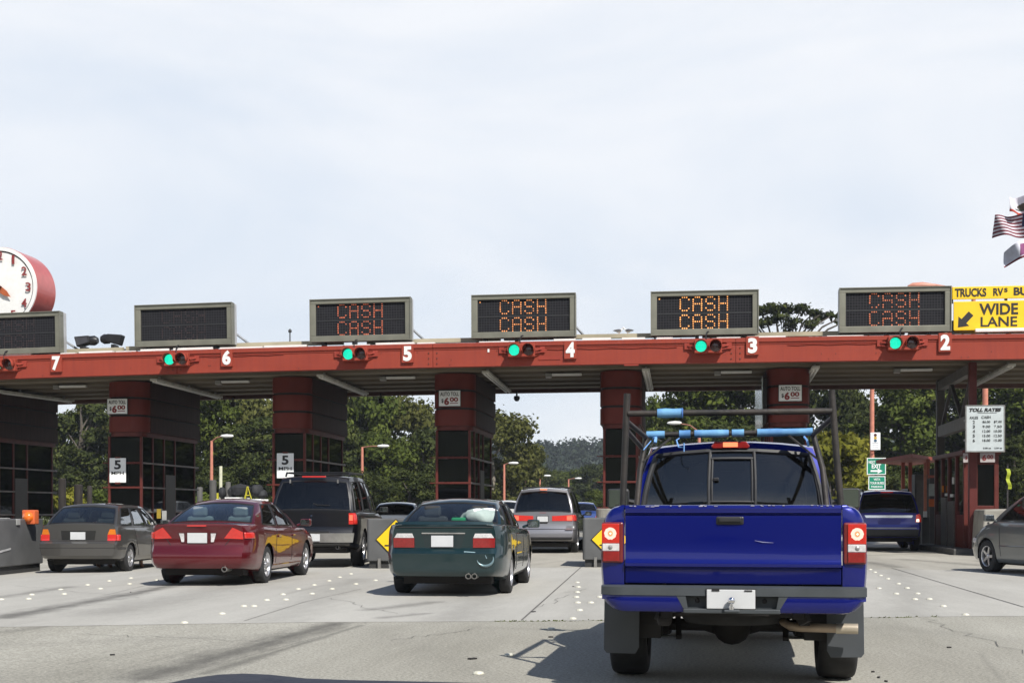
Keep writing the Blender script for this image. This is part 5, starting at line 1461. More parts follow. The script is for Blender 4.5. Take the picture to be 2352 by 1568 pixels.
def exhaust(Hc, xs, z, r=.035, y=-.01, mm=None):
    for x in xs:
        m = MB(); y0 = Hc['rear'](x, .35) + y
        m.lathe([(r * .8, y0 + .35), (r, y0 + .3), (r, y0), (r * .78, y0), (r * .78, y0 + .25)], (x, 0, z), 'Y', 14, caps=False); o = m.build('exhaust_pipe', mm or STEEL, Hc['root'], smooth=50)
        m = MB(); m.lathe([(.001, y0 + .06), (r * .79, y0 + .06)], (x, 0, z), 'Y', 14, caps=False); m.build('pipe_bore', DARK, o)
def place_car(u, v, hw, ya, yaw, side=1, ww=.2):
    """root position so that a rear tyre (side=1: right) touches the road at picture point (u, v)"""
    c = G(u, v); x = side * (hw - ww / 2 - .025)
    M_ = Matrix.Rotation(yaw, 3, 'Z'); o = c - M_ @ Vector((x, ya, 0)); o.z = gz(o.x)
    return (o.x, o.y, o.z)

# ---------------------------------------------------------------- dark red sedan
yaw = R(2.6)
PRED = paint('paint_dark_red', (0.118, 0.005, 0.010), .45, .28, .06)
c = car(dict(name='sedan', label='dark red sedan with lit triangular tail lamps and a white plate', cat='car', loc=place_car(601, 1338, .91, 1.02, yaw), yaw=yaw, pt=[0, .05, .16, .36, .8, 3.8, 4.4, 4.65, 4.8], pw=[.83, .88, .935, .978, 1, 1, .965, .88, .74], bulge=.10, L=4.85, hw=.91, paint=PRED, group=None,
    belt=[(0, 1.0), (.5, 1.015), (.9, .99), (1.6, .955), (3.2, .935), (3.7, .92), (4.3, .80), (4.85, .66)], dc=.035,
    rear=[(0, .12), (.28, .08), (.38, .01), (.50, .0), (.58, .015), (.63, .085), (.80, .10), (.94, .07), (.99, .05), (1.1, .07)],
    wheels=[1.02, 3.76], wr=.325, ww=.21, wstyle='spoke', cabin=(.95, 3.6), glass=GLT, glass_side=GLM, seat=INTG,
    gh=dict(rb=.62, rt=1.55, fb=3.68, ft=2.72, wb=.80, wt=.56, zt=(1.375, 1.415, 1.385), win=[(.13, .43), (.47, .87)], bow=.07)))
for s in (-1, 1):
    c['lamp']('tail_lamp', [(.44, .79), (.745, .775), (.745, .89), (.585, .968)], REDLON, .24, .012, None, s, (.785, .885))
    c['patch']('reverse_lamp', [(s * .225, .87), (s * .31, .87), (s * .27, .73), (s * .225, .73)], CLEARL, .008)
c['patch']('plate_recess', [(-.34, .885), (.34, .885), (.27, .70), (-.27, .70)], paint('paint_dark_red_recess', (.08, .005, .01), .4, .35, .1), .004)
plate(c, .795, .33, .165, .02)
c['patch']('third_brake_lamp', [(-.16, .985), (.16, .985), (.16, 1.005), (-.16, 1.005)], REDLON, .012)
c['seam']('lid_gap', [(-.60, .99), (-.55, .80), (-.44, .655), (.44, .655), (.55, .80), (.60, .99)], .006)
c['seam']('bumper_gap', [(-.72, .64), (.72, .64)], .005)
for s in (-1, 1):
    c['seam']('door_gap', [(1.62, .92), (1.50, .60), (1.52, .34)], .005, None, 'side', s); c['seam']('door_gap', [(2.62, .93), (2.60, .34)], .005, None, 'side', s); c['seam']('door_gap', [(3.62, .92), (3.58, .34)], .005, None, 'side', s)
    c['seam']('sill_trim', [(1.45, .30), (3.35, .29)], .012, PRED, 'side', s)
    for yy in (1.72, 2.72):
        m = MB(); x = c['sidex'](yy, .80); m.box(s * (x + .012), yy, .80, .03, .19, .035); m.build('door_handle', PRED, c['root'], bevel=.008)
exhaust(c, [.46], .285, .045)
redcar = c
# ---------------------------------------------------------------- dark green sedan
yaw = R(1.2)
PTEAL = paint('paint_dark_teal', (0.006, 0.027, 0.031), .4, .30, .07)
c = car(dict(name='sedan', label='dark green sedan with a dented rear bumper and a white bag in the back window', cat='car', loc=place_car(1160, 1361, .89, .98, yaw), yaw=yaw, pt=[0, .05, .16, .36, .8, 3.8, 4.4, 4.65, 4.8], pw=[.83, .88, .935, .978, 1, 1, .965, .88, .74], bulge=.10, L=4.75, hw=.89, paint=PTEAL,
    belt=[(0, 1.01), (.5, 1.02), (.9, .99), (1.6, .95), (3.2, .92), (3.7, .90), (4.3, .78), (4.75, .65)], dc=.03,
    rear=[(0, .12), (.27, .08), (.36, .01), (.58, .0), (.62, .0), (.66, .09), (.98, .075), (1.1, .09)],
    wheels=[.98, 3.70], wr=.305, ww=.19, wstyle='multi', cabin=(.95, 3.6), glass=GLC, glass_side=GLM, seat=INTD,
    gh=dict(rb=.60, rt=1.50, fb=3.62, ft=2.65, wb=.785, wt=.60, zt=(1.335, 1.375, 1.345), win=[(.13, .43), (.47, .87)], bow=.06)))
for s in (-1, 1):
    o = c['lamp']('tail_lamp', [(.42, .70), (.725, .70), (.730, .835), (.42, .835)], REDL, .0, .012, None, s)
    c['patch']('clear_lamp_top', [(s * .425, .838), (s * .715, .838), (s * .675, .90), (s * .45, .90)], CLEARL, .012, o)
    c['seam']('lens_divider', [(s * .585, .70), (s * .57, .895)], .007, DARK, parent=o)
    c['seam']('door_gap', [(1.58, .92), (1.46, .60), (1.48, .34)], .005, None, 'side', s); c['seam']('door_gap', [(2.56, .92), (2.54, .34)], .005, None, 'side', s); c['seam']('door_gap', [(3.55, .9), (3.50, .34)], .005, None, 'side', s)
    c['seam']('side_moulding', [(1.4, .58), (3.35, .57)], .014, PTEAL, 'side', s)
c['patch']('plate_recess', [(-.31, .90), (.31, .90), (.25, .69), (-.25, .69)], paint('paint_teal_recess', (.006, .02, .024), .3, .4, .1), .004)
c['patch']('recess_chrome', [(-.31, .895), (.31, .895), (.31, .912), (-.31, .912)], CHROME, .016)
plate(c, .79, .315, .16, .02, x=-.015)
c['seam']('lid_gap', [(-.70, .985), (.70, .985)], .008); c['seam']('bumper_gap', [(-.72, .672), (.72, .672)], .009)
m = MB(); y0 = c['rear'](0, 1.02)
P = [[(x, y0 - .005 + .02 * j + .05 * (x / .8) ** 2, 1.025 + (.045 if j == 1 else .0) * (1 - (x / .85) ** 6)) for x in np.linspace(-.70, .70, 15)] for j in range(3)]
m.grid(P); m.build('lid_lip', PTEAL, c['root'], smooth=60)
# the dent: its highlight crescent and the bumper-top glint painted as pale tubes
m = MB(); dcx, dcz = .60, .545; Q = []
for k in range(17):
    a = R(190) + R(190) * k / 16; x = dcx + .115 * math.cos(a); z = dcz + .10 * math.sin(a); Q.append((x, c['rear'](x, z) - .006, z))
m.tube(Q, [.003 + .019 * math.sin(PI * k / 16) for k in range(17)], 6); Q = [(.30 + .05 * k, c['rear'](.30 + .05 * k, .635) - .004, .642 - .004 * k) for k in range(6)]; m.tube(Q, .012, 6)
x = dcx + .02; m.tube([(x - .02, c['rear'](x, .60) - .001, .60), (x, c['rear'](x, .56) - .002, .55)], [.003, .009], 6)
m.build('dent_highlight', mat('crease_highlight', (.22, .32, .35), .3, metal=.5, var=.1), c['root'], smooth=60)
exhaust(c, [.36, .445], .30, .04)
# bag and box on the parcel shelf
m = MB()
P = []
for i in range(10):
    th = PI * i / 9; row = []
    for j in range(19):
        ph = 2 * PI * (j % 18) / 18; k_ = 1 + .16 * math.sin(4 * ph + 2 * th) * math.sin(th) + .10 * math.sin(7 * ph - 5 * th) * math.sin(th)
        row.append((.27 * k_ * math.sin(th) * math.cos(ph), .24 * k_ * math.sin(th) * math.sin(ph), .12 + .14 * math.cos(th) * k_ + .03 * math.cos(3 * ph) * math.sin(th)))
    P.append(row)
m.grid(P)
bg_ = m.build('plastic_bag', mat('bag_white', (.75, .76, .75), .6, var=.1, bump=.5, bscale=6), smooth=60)
bx_ = Matrix.Translation(c['root'].location) @ Matrix.Rotation(yaw, 4, 'Z') @ Vector((.36, 1.16, 1.0)); bg_.location = bx_; bg_.scale = (1, .7, 1)
tag(bg_, 'crumpled white plastic bag lying on the shelf in the green sedan rear window', 'bag')
m = MB(); m.box(-.02, 0, .07, .26, .16, .10); m.box(.09, .02, .05, .12, .14, .12, Matrix.Rotation(.4, 3, 'Z')); m.box(-.16, -.02, .04, .12, .1, .05)
gb_ = m.build('green_packet', mat('packet_green', (.01, .32, .12), .5, var=.2), bevel=.03); gb_.location = Matrix.Translation(c['root'].location) @ Matrix.Rotation(yaw, 4, 'Z') @ Vector((.10, 1.10, 1.0))
tag(gb_, 'bright green packet lying beside the white bag in the green sedan', 'packet')
# ---------------------------------------------------------------- grey station wagon
yaw = R(6)
PGREY = paint('paint_warm_grey', (0.078, 0.074, 0.069), .45, .34, .12)
c = car(dict(name='station_wagon', label='grey station wagon with amber topped tail lamps at the left', cat='car', loc=place_car(288, 1311, .85, .82, yaw), yaw=yaw, L=4.45, hw=.86, paint=PGREY,
    belt=[(0, .98), (.5, .96), (1.6, .93), (3.0, .91), (3.4, .89), (4.0, .78), (4.45, .65)], dc=.03,
    rear=[(0, .14), (.27, .10), (.36, .01), (.60, .0), (.63, .0), (.67, .11), (.95, .13), (1.1, .14)],
    wheels=[.82, 3.42], wr=.29, ww=.18, wstyle='cap', cabin=(.32, 3.3), glass=GLT, glass_side=GLT, seat=INTD,
    gh=dict(rb=.20, rt=.80, fb=3.32, ft=2.45, wb=.77, wt=.60, zt=(1.37, 1.40, 1.36), win=[(.06, .30), (.34, .61), (.65, .90)], bow=.05)))
for s in (-1, 1):
    o = c['lamp']('tail_lamp', [(.60, .665), (.765, .665), (.77, .79), (.60, .79)], REDLON, .12, .012, None, s)
    c['patch']('amber_lamp_top', [(s * .60, .793), (s * .765, .793), (s * .745, .90), (s * .64, .90)], AMBER, .012, o)
    c['seam']('door_gap', [(1.05, .90), (1.20, .58), (1.35, .34)], .005, None, 'side', s); c['seam']('door_gap', [(2.2, .9), (2.2, .34)], .005, None, 'side', s)
c['patch']('plate_recess', [(-.36, .87), (.36, .87), (.34, .68), (-.34, .68)], paint('paint_grey_recess', (.012, .011, .010), .2, .5, .05), .003)
plate(c, .765, .31, .155, .018); c['seam']('bumper_gap', [(-.80, .66), (.80, .66)], .008); c['seam']('bumper_groove', [(-.79, .52), (.79, .52)], .006)
wag = c
# ---------------------------------------------------------------- large black SUV
yaw = R(5.6)
PBLK = paint('paint_black', (0.003, 0.003, 0.005), .1, .3, .02, .55)
c = car(dict(name='suv', label='large black SUV with a roof rack and lit tail lamps between two booths', cat='SUV', loc=place_car(826, 1299, 1.0, 1.15, yaw), yaw=yaw, L=5.25, hw=1.0, paint=PBLK,
    belt=[(0, 1.22), (1.0, 1.21), (3.6, 1.18), (3.9, 1.16), (4.8, 1.03), (5.25, .92)], dc=.03, zb=[(0, .48), (.7, .40), (4.4, .40), (5.25, .42)],
    rear=[(0, .16), (.48, .12), (.52, .0), (.80, .0), (.83, .10), (1.2, .11), (1.4, .12)],
    wheels=[1.15, 4.2], wr=.40, ww=.26, wstyle='spoke', cabin=(.3, 3.9), glass=GLD, seat=INTD, uz=.32, mirror_mat=BLACK,
    gh=dict(rb=.13, rt=.48, fb=4.05, ft=3.15, wb=.93, wt=.76, zt=(1.93, 2.0, 1.93), win=[(.05, .30), (.33, .60), (.63, .89)], bow=.05, t=(.06, .885), crown=.06)))
for s in (-1, 1):
    o = c['lamp']('tail_lamp', [(.80, .95), (.895, .95), (.895, 1.31 - .12), (.80, 1.19)], REDLON, .14, .012, None, s)
    c['patch']('lit_lamp', [(s * .81, 1.03), (s * .885, 1.03), (s * .885, 1.15), (s * .81, 1.15)], REDLIT, .022, o)
    m = MB(); m.tube([(s * .70, .75, 2.0), (s * .70, .85, 2.08), (s * .68, 3.0, 2.10), (s * .66, 3.15, 2.0)], .02, 6); m.build('roof_rail', BLACKM, c['root'])
m = MB()
for yy in (1.0, 2.4): m.tube([(-.69, yy, 2.085), (.69, yy, 2.085)], .018, 6)
m.build('roof_crossbar', BLACKM, c['root'])
c['patch']('bumper', [(-.93, .76), (.93, .76), (.90, .56), (-.90, .56)], mat('satin_bumper', (.42, .41, .38), .3, metal=.75, var=.15), .02)
c['patch']('step_pad', [(-.40, .80), (.40, .80), (.40, .765), (-.40, .765)], BLACK, .024)
plate(c, .665, .31, .155, .035, x=.05)
y0 = .40; m = MB(); m.bx(-.26, .26, .30, .36, 1.965, 1.995); m.build('third_brake_lamp', REDLON, c['root'], bevel=.01)
gy = lambda z: .13 + (.48 - .13) * (z - 1.2) / .75 - .10
m = MB(); m.bar((.08, gy(1.36) - .015, 1.37), (.38, gy(1.36) - .0, 1.36), .02, .02); m.bar((.02, gy(1.40), 1.40), (.12, gy(1.36), 1.36), .025, .025); m.build('rear_wiper', BLACKM, c['root'])
m = MB(); m.lathe([(.02, c['rear'](0, 1.13) - .02), (.015, c['rear'](0, 1.13))], (0, 0, 1.13), 'Y', 10); m.build('lock', CHROME, c['root'])
m = MB()
for s in (-1, 1): m.box(s * .52, gy(1.86) - .01, 1.88, .03, .03, .08)
m.build('glass_hinge', STEEL, c['root'])
exhaust(c, [.55], .45, .04)
# ---------------------------------------------------------------- silver minivan
yaw = R(.4)
PSIL = paint('paint_silver_lilac', (0.27, 0.265, 0.285), .65, .34, .1)
c = car(dict(name='minivan', label='silver minivan with wide lit tail lamps driving out under the canopy', cat='minivan', loc=place_car(1320, 1268, .97, 1.0, yaw), yaw=yaw, L=5.1, hw=.97, paint=PSIL,
    belt=[(0, 1.16), (1.0, 1.14), (3.6, 1.10), (3.9, 1.05), (4.7, .86), (5.1, .70)], dc=.03, zb=[(0, .36), (.7, .30), (4.4, .26), (5.1, .28)],
    rear=[(0, .16), (.35, .12), (.42, .0), (.68, .0), (.72, .06), (1.2, .10), (1.4, .12)],
    wheels=[1.0, 3.95], wr=.335, ww=.21, wstyle='multi', cabin=(.3, 4.1), glass=GLD, seat=INTD,
    gh=dict(rb=.13, rt=.46, fb=4.30, ft=2.95, wb=.90, wt=.70, zt=(1.80, 1.86, 1.80), win=[(.06, .32), (.35, .60), (.63, .88)], bow=.06, t=(.06, .885), crown=.06)))
for s in (-1, 1):
    o = c['lamp']('tail_lamp', [(.27, .93), (.85, .93), (.86, 1.10), (.27, 1.07)], REDLON, .22, .012, None, s)
    c['patch']('lit_lamp', [(s * .69, .95), (s * .84, .95), (s * .845, 1.08), (s * .69, 1.07)], REDLIT, .02, o)
    c['lamp']('bumper_corner', [(.64, .68), (.86, .68), (.86, .80), (.70, .80)], PSIL, .12, .02, None, s)
    m = MB(); m.tube([(s * .66, .9, 1.84), (s * .66, 1.0, 1.90), (s * .64, 3.2, 1.92), (s * .62, 3.3, 1.84)], .018, 6); m.build('roof_rail', BLACKM, c['root'])
m = MB()
for yy in (1.1, 2.8): m.tube([(-.66, yy, 1.905), (.66, yy, 1.905)], .018, 6)
m.build('roof_crossbar', BLACKM, c['root'])
plate(c, .985, .31, .155, .02, frame=BLACK); c['patch']('third_brake_lamp', [(-.09, 1.165), (.09, 1.165), (.09, 1.16), (-.09, 1.16)], REDLON, .01)
m = MB(); m.bx(-.10, .10, .28, .33, 1.815, 1.85); m.build('third_brake_lamp', REDHOT, c['root'], bevel=.008)
c['seam']('bumper_gap', [(-.86, .70), (.86, .70)], .007); c['patch']('handle_recess', [(-.14, .88), (.14, .88), (.14, .85), (-.14, .85)], DARK, .003); c['patch']('lower_valance', [(-.85, .47), (.85, .47), (.82, .38), (-.82, .38)], BLACK, .006)
# ---------------------------------------------------------------- blue SUV on the right
yaw = R(-3)
PBSUV = paint('paint_deep_blue', (0.014, 0.016, 0.26), .35, .28, .05)
c = car(dict(name='suv', label='deep blue SUV with a bright chrome tailgate strip right of the pickup', cat='SUV', loc=place_car(2096, 1264, .93, .95, yaw), yaw=yaw, L=4.6, hw=1.0, paint=PBSUV,
    belt=[(0, 1.14), (1.0, 1.12), (3.2, 1.08), (3.5, 1.05), (4.2, .96), (4.6, .82)], dc=.03, zb=[(0, .42), (.7, .34), (4.0, .30), (4.6, .34)],
    rear=[(0, .16), (.42, .10), (.47, .0), (.72, .0), (.76, .05), (1.1, .09), (1.4, .10)],
    wheels=[.95, 3.6], wr=.36, ww=.23, wstyle='spoke', cabin=(.3, 3.4), glass=GLD, seat=INTD, uz=.28,
    gh=dict(rb=.12, rt=.50, fb=3.55, ft=2.65, wb=.93, wt=.75, zt=(1.76, 1.83, 1.77), win=[(.06, .30), (.34, .60), (.63, .89)], bow=.06, t=(.06, .885))))
for s in (-1, 1):
    o = c['lamp']('tail_lamp', [(.78, .88), (.90, .88), (.90, 1.12), (.80, 1.10)], REDLON, .16, .012, None, s)
    c['patch']('lit_lamp', [(s * .80, .89), (s * .885, .89), (s * .885, .97), (s * .81, .97)], WARM if s > 0 else CLEARL, .022, o)
    m = MB(); m.tube([(s * .66, .8, 1.76), (s * .68, .9, 1.86), (s * .66, 2.4, 1.88), (s * .64, 2.6, 1.78)], .03, 6); m.build('roof_rail', BLACKM, c['root'])
c['patch']('chrome_strip', [(-.70, 1.085), (.70, 1.085), (.68, 1.01), (-.66, 1.01)], CHROME, .02)
c['patch']('plate_recess', [(-.33, .97), (.36, .97), (.33, .80), (-.30, .80)], paint('paint_blue_recess', (.02, .02, .22), .3, .35, .05), .005)
m = MB(); m.bx(-.20, .16, .28, .33, 1.765, 1.79); m.build('third_brake_lamp', REDLON, c['root'], bevel=.008)
c['patch']('bumper', [(-.88, .66), (.88, .66), (.84, .44), (-.84, .44)], BLACK, .02); c['patch']('bumper_step', [(-.80, .72), (.80, .72), (.80, .685), (-.80, .685)], mat('step_silver', (.35, .36, .42), .4, metal=.6), .016)
m = MB(); m.bar((.02, .10, 1.15), (.35, .13, 1.22), .02, .02); m.build('rear_wiper', BLACKM, c['root'])
# ---------------------------------------------------------------- grey green sedan at the right edge
yaw = R(17)
PGG = paint('paint_grey_green', (0.165, 0.178, 0.18), .55, .34, .12)
c = car(dict(name='sedan', label='grey green sedan cut off by the right edge, its front wheel showing', cat='car', loc=(0, 0, 0), yaw=yaw, L=4.58, hw=.90, paint=PGG,
    belt=[(0, .98), (1.2, .97), (3.0, 1.0), (3.5, 1.0), (3.9, .95), (4.35, .82), (4.58, .62)], dc=.05,
    front=[(0, .12), (.3, .02), (.5, .0), (.65, .06), (.8, .2), (1.2, .4)],
    wheels=[1.0, 3.80], wr=.325, ww=.21, wstyle='spoke', cabin=(.8, 3.6), glass=GLM, seat=INTG,
    gh=dict(rb=.55, rt=1.45, fb=3.92, ft=2.98, wb=.79, wt=.57, zt=(1.50, 1.57, 1.53), win=[(.10, .40), (.43, .60), (.62, .90)], bow=.06)))
fw = G(2277, 1313); M_ = Matrix.Rotation(yaw, 3, 'Z'); o = fw - M_ @ Vector((-(.90 - .13), 3.80, 0)); c['root'].location = (o.x, o.y, gz(o.x))
for s in (-1, 1):
    c['seam']('door_gap', [(2.30, .92), (2.30, .34)], .005, None, 'side', s); c['seam']('door_gap', [(3.30, .9), (3.26, .34)], .005, None, 'side', s); c['seam']('side_moulding', [(1.3, .55), (3.3, .545)], .013, PGG, 'side', s)
    c['lamp']('tail_lamp', [(.5, .72), (.78, .72), (.78, .88), (.5, .88)], REDL, .2, .012, None, s)
    m = MB(); x = c['sidex'](4.3, .62); m.box(s * (x - .04), 4.25, .63, .1, .3, .1); m.build('headlamp', CLEARL, c['root'], bevel=.03)
plate(c, .80)
# ---------------------------------------------------------------- silver car behind it
yaw = R(4)
PSV = paint('paint_bright_silver', (0.42, 0.43, 0.45), .6, .3, .15)
c = car(dict(name='hatchback', label='silver car with black mirror, at the right edge behind the grey green sedan', cat='car', loc=(0, 0, 0), yaw=yaw, L=4.3, hw=.88, paint=PSV, mirror_mat=BLACK,
    belt=[(0, 1.02), (2.6, 1.0), (3.2, .98), (3.9, .82), (4.3, .66)], wheels=[.8, 3.4], wr=.315, ww=.2, cabin=(.3, 3.3), glass=GLM, seat=INTD,
    gh=dict(rb=.2, rt=.75, fb=3.35, ft=2.2, wb=.78, wt=.58, zt=(1.5, 1.56, 1.5), win=[(.06, .32), (.36, .62), (.66, .90)])))
q = at(2322, 1170, 32.0); o = Vector((q.x, 32.0, 0)) - Matrix.Rotation(yaw, 3, 'Z') @ Vector((-.98, 2.95, 0)); c['root'].location = (o.x, o.y, gz(o.x)); plate(c, .8)
for s in (-1, 1): c['lamp']('tail_lamp', [(.6, .8), (.77, .8), (.75, .97), (.66, .97)], REDL, .1, .01, None, s)
# ---------------------------------------------------------------- car with luggage on its roof, hidden behind the red sedan
yaw = R(6)
PW = paint('paint_white', (0.62, 0.62, 0.6), .1, .35, .15)
c = car(dict(name='hatchback', label='white car hidden behind the dark red sedan, carrying roof luggage', cat='car', loc=(0, 0, 0), yaw=yaw, L=4.2, hw=.86, paint=PW,
    belt=[(0, .96), (2.6, .94), (3.1, .92), (3.8, .78), (4.2, .64)], wheels=[.8, 3.3], wr=.30, ww=.19, cabin=(.3, 3.2), glass=GLM, seat=INTD,
    gh=dict(rb=.2, rt=.75, fb=3.25, ft=2.2, wb=.77, wt=.58, zt=(1.40, 1.44, 1.40), win=[(.06, .32), (.36, .62), (.66, .90)])))
q = at(543, 1150, 33.0); c['root'].location = (q.x + .1, 32.2, gz(q.x)); lc = c['root'].location
for s in (-1, 1): c['lamp']('tail_lamp', [(.6, .78), (.77, .78), (.75, .93), (.66, .93)], REDL, .1, .01, None, s)
plate(c, .8)
rk = MB(); Rz = Matrix.Rotation(yaw, 4, 'Z')
for yy in (1.0, 1.9): rk.tube([(-.6, yy, 1.56), (.6, yy, 1.56)], .025, 8)
for yy in (1.0, 1.9):
    for s in (-.55, .55): rk.bx(s - .03, s + .03, yy - .03, yy + .03, 1.42, 1.54)
rk.bx(-.35, .05, .9, 2.1, 1.585, 1.63)
rko = rk.build('roof_rack', WHITE, c['root'])
lg = thing('luggage', 'black bags and bicycle gear bundled with yellow straps on a white roof rack', 'luggage', Matrix.Translation(lc) @ Rz @ Vector((0, 1.35, 1.585)), yaw)
BAG = mat('bag_black', (.02, .021, .024), .75, var=.3, scale=8, bump=.4)
def blob(mb, cx, cy, cz, rx, ry, rz_, seed):
    rr = random.Random(seed); P = []
    for i in range(9):
        th = PI * i / 8; row = []
        for j in range(15):
            ph = 2 * PI * (j % 14) / 14; k = 1 + .10 * math.sin(3 * ph + seed) * math.sin(th) + .07 * math.cos(5 * th + seed)
            row.append((cx + rx * k * math.sin(th) * math.cos(ph), cy + ry * k * math.sin(th) * math.sin(ph), cz + rz_ * k * math.cos(th)))
        P.append(row)
    mb.grid(P)
m = MB(); blob(m, -.04, .0, .24, .27, .4, .17, 1); blob(m, -.25, -.05, .18, .12, .25, .16, 6); m.build('bag', BAG, lg, smooth=60); m = MB(); blob(m, .42, .0, .22, .16, .3, .18, 2); blob(m, .56, .0, .13, .14, .22, .12, 3); m.build('bag', BAG, lg, smooth=60)
m = MB(); blob(m, -.52, .0, .16, .10, .2, .16, 4); m.build('bag', BAG, lg, smooth=60)
YST = mat('strap_yellow', (.50, .45, .03), .6)
m = MB()
m.bar((.17, -.36, .0), (.25, -.40, .33), .05, .02); m.bar((.34, -.36, .0), (.25, -.40, .33), .04, .02); m.bar((.20, -.37, .10), (.30, -.37, .10), .04, .02); m.bar((-.60, -.2, .0), (-.60, -.21, .16), .05, .02); m.build('strap', YST, lg)
# ---------------------------------------------------------------- far cars
def small_car(label, u, Y, hw, H_, pnt, yaw, name='hatchback', cat='car', back=True):
    L = 4.2; z = H_ - 1.42
    c = car(dict(name=name, label=label, cat=cat, loc=(0, 0, 0), yaw=yaw, L=L, hw=hw, paint=pnt, belt=[(0, .98 + z), (2.6, .96 + z), (3.1, .94 + z), (3.8, .80 + z * .7), (4.2, .64 + z * .5)],
        wheels=[.8, 3.3], wr=.31, ww=.2, cabin=(.3, 3.2), glass=GLM, seat=INTD,
        gh=dict(rb=.2, rt=.8, fb=3.25, ft=2.1, wb=hw - .09, wt=hw - .28, zt=(H_ - .07, H_ - .02, H_ - .06), win=[(.06, .32), (.36, .62), (.66, .90)])))
    q = at(u, 1180, Y); c['root'].location = (q.x, Y, gz(q.x))
    for s in (-1, 1): c['lamp']('tail_lamp', [(hw - .28, .82), (hw - .1, .82), (hw - .11, 1.0), (hw - .2, 1.0)], REDLON, .1, .01, None, s)
    plate(c, .78)
    return c
PBR = paint('paint_bright_blue', (0.03, 0.07, 0.26), .3, .3, .1)
small_car('small bright blue car seen far off between the minivan and the pickup barrier', 1339, 62, .84, 1.62, PBR, R(6))
small_car('silver car ahead of the black SUV, its roof pillar showing right of the SUV mirror', 905, 41, .87, 1.52, PSV, R(7))
small_car('white car far off, a sliver showing between the booth and the minivan', 1160, 60, .8, 1.72, PW, R(3))

# ---------------------------------------------------------------- the blue pickup in front
TY = 8.716
tp_ = at(1681, 1172, TY)
PBLU = paint('paint_royal_blue', (0.0028, 0.0075, 0.150), .30, .24, .03, .75)
PBLU.node_tree.nodes['Principled BSDF'].inputs['Specular IOR Level'].default_value = .25
PBLU2 = PBLU
tk = thing('pickup_truck', 'royal blue pickup truck with a steel ladder rack and blue foam pads, straight ahead', 'pickup truck', (tp_.x, TY, 0), -R(2.38))
SHF = 1.95
PGM = mat('bumper_grey', (.045, .052, .057), .55, var=.12)
cb = car(dict(root=tk, shift=SHF, L=3.3, hw=.865, paint=PBLU, bulge=.0, belt=[(0, 1.16), (1.4, 1.15), (1.8, 1.13), (2.6, 1.06), (3.3, .96)], dc=.03, zb=[(0, .46), (2.6, .42), (3.3, .46)],
    rear=[(0, 0), (2, 0)], pt=[0, .1, 1.0, 2.6, 3.1, 3.3], pw=[.985, 1, 1, .985, .93, .84], wheels=[2.1], wr=.375, ww=.26, wstyle='spoke', cabin=(.02, 1.75), glass=GLD, glass_rear=glass('pickup_rear_glass', (.15, .165, .17), 1.7), seat=INTD, uz=.36, mirror_mat=BLACK, mdx=.09, mdz=.10, mh=.19,
    gh=dict(rb=.05, rt=.24, fb=1.95, ft=1.05, wb=.835, wt=.685, zt=(1.735, 1.765, 1.71), win=[(.10, .80)], bow=.03, bul=(.05, .1), crown=.05, slider=True, t=(.06, .885), seats=True)))
gp_ = cb['pt']
# black frames of the sliding rear window
m = MB()
def gline(s0, t0, s1, t1, r=.014, off=.012):
    n_ = 6; Q = []
    for i in range(n_ + 1):
        k = i / n_; q = gp_('R', s0 + (s1 - s0) * k, t0 + (t1 - t0) * k); Q.append((q[0], q[1] - off, q[2]))
    m.tube(Q, r, 5)
gline(-.235, .10, -.262, .885); gline(.235, .10, .262, .885); gline(-.225, .20, .228, .20, .010); gline(-.245, .78, .245, .78, .014); gline(-.205, .20, -.225, .78, .010); gline(.205, .20, .225, .78, .010)
gline(-.92, .885, .92, .885, .022, .004); gline(-.92, .06, -.92, .885, .02, .004); gline(.92, .06, .92, .885, .02, .004)
m.build('slider_frame', BLACK, tk)
m = MB(); q = gp_('R', -.17, .5); m.box(q[0], q[1] - .022, q[2], .045, .02, .03); m.build('slider_latch', BLACK, tk, bevel=.006)
q = gp_('R', 0, .96); m = MB(); m.prism([(-.16, -.012), (-.13, .03), (.13, .03), (.16, -.012), (.14, -.028), (-.14, -.028)], -.045, .02); o = m.build('third_brake_lamp', REDL, tk, bevel=.008, loc=(q[0] - .012, q[1] - .01, q[2] + .0))
m = MB(); m.bx(-.06, .06, -.052, -.046, -.016, .022); m.build('lit_bulbs', REDHOT, o)
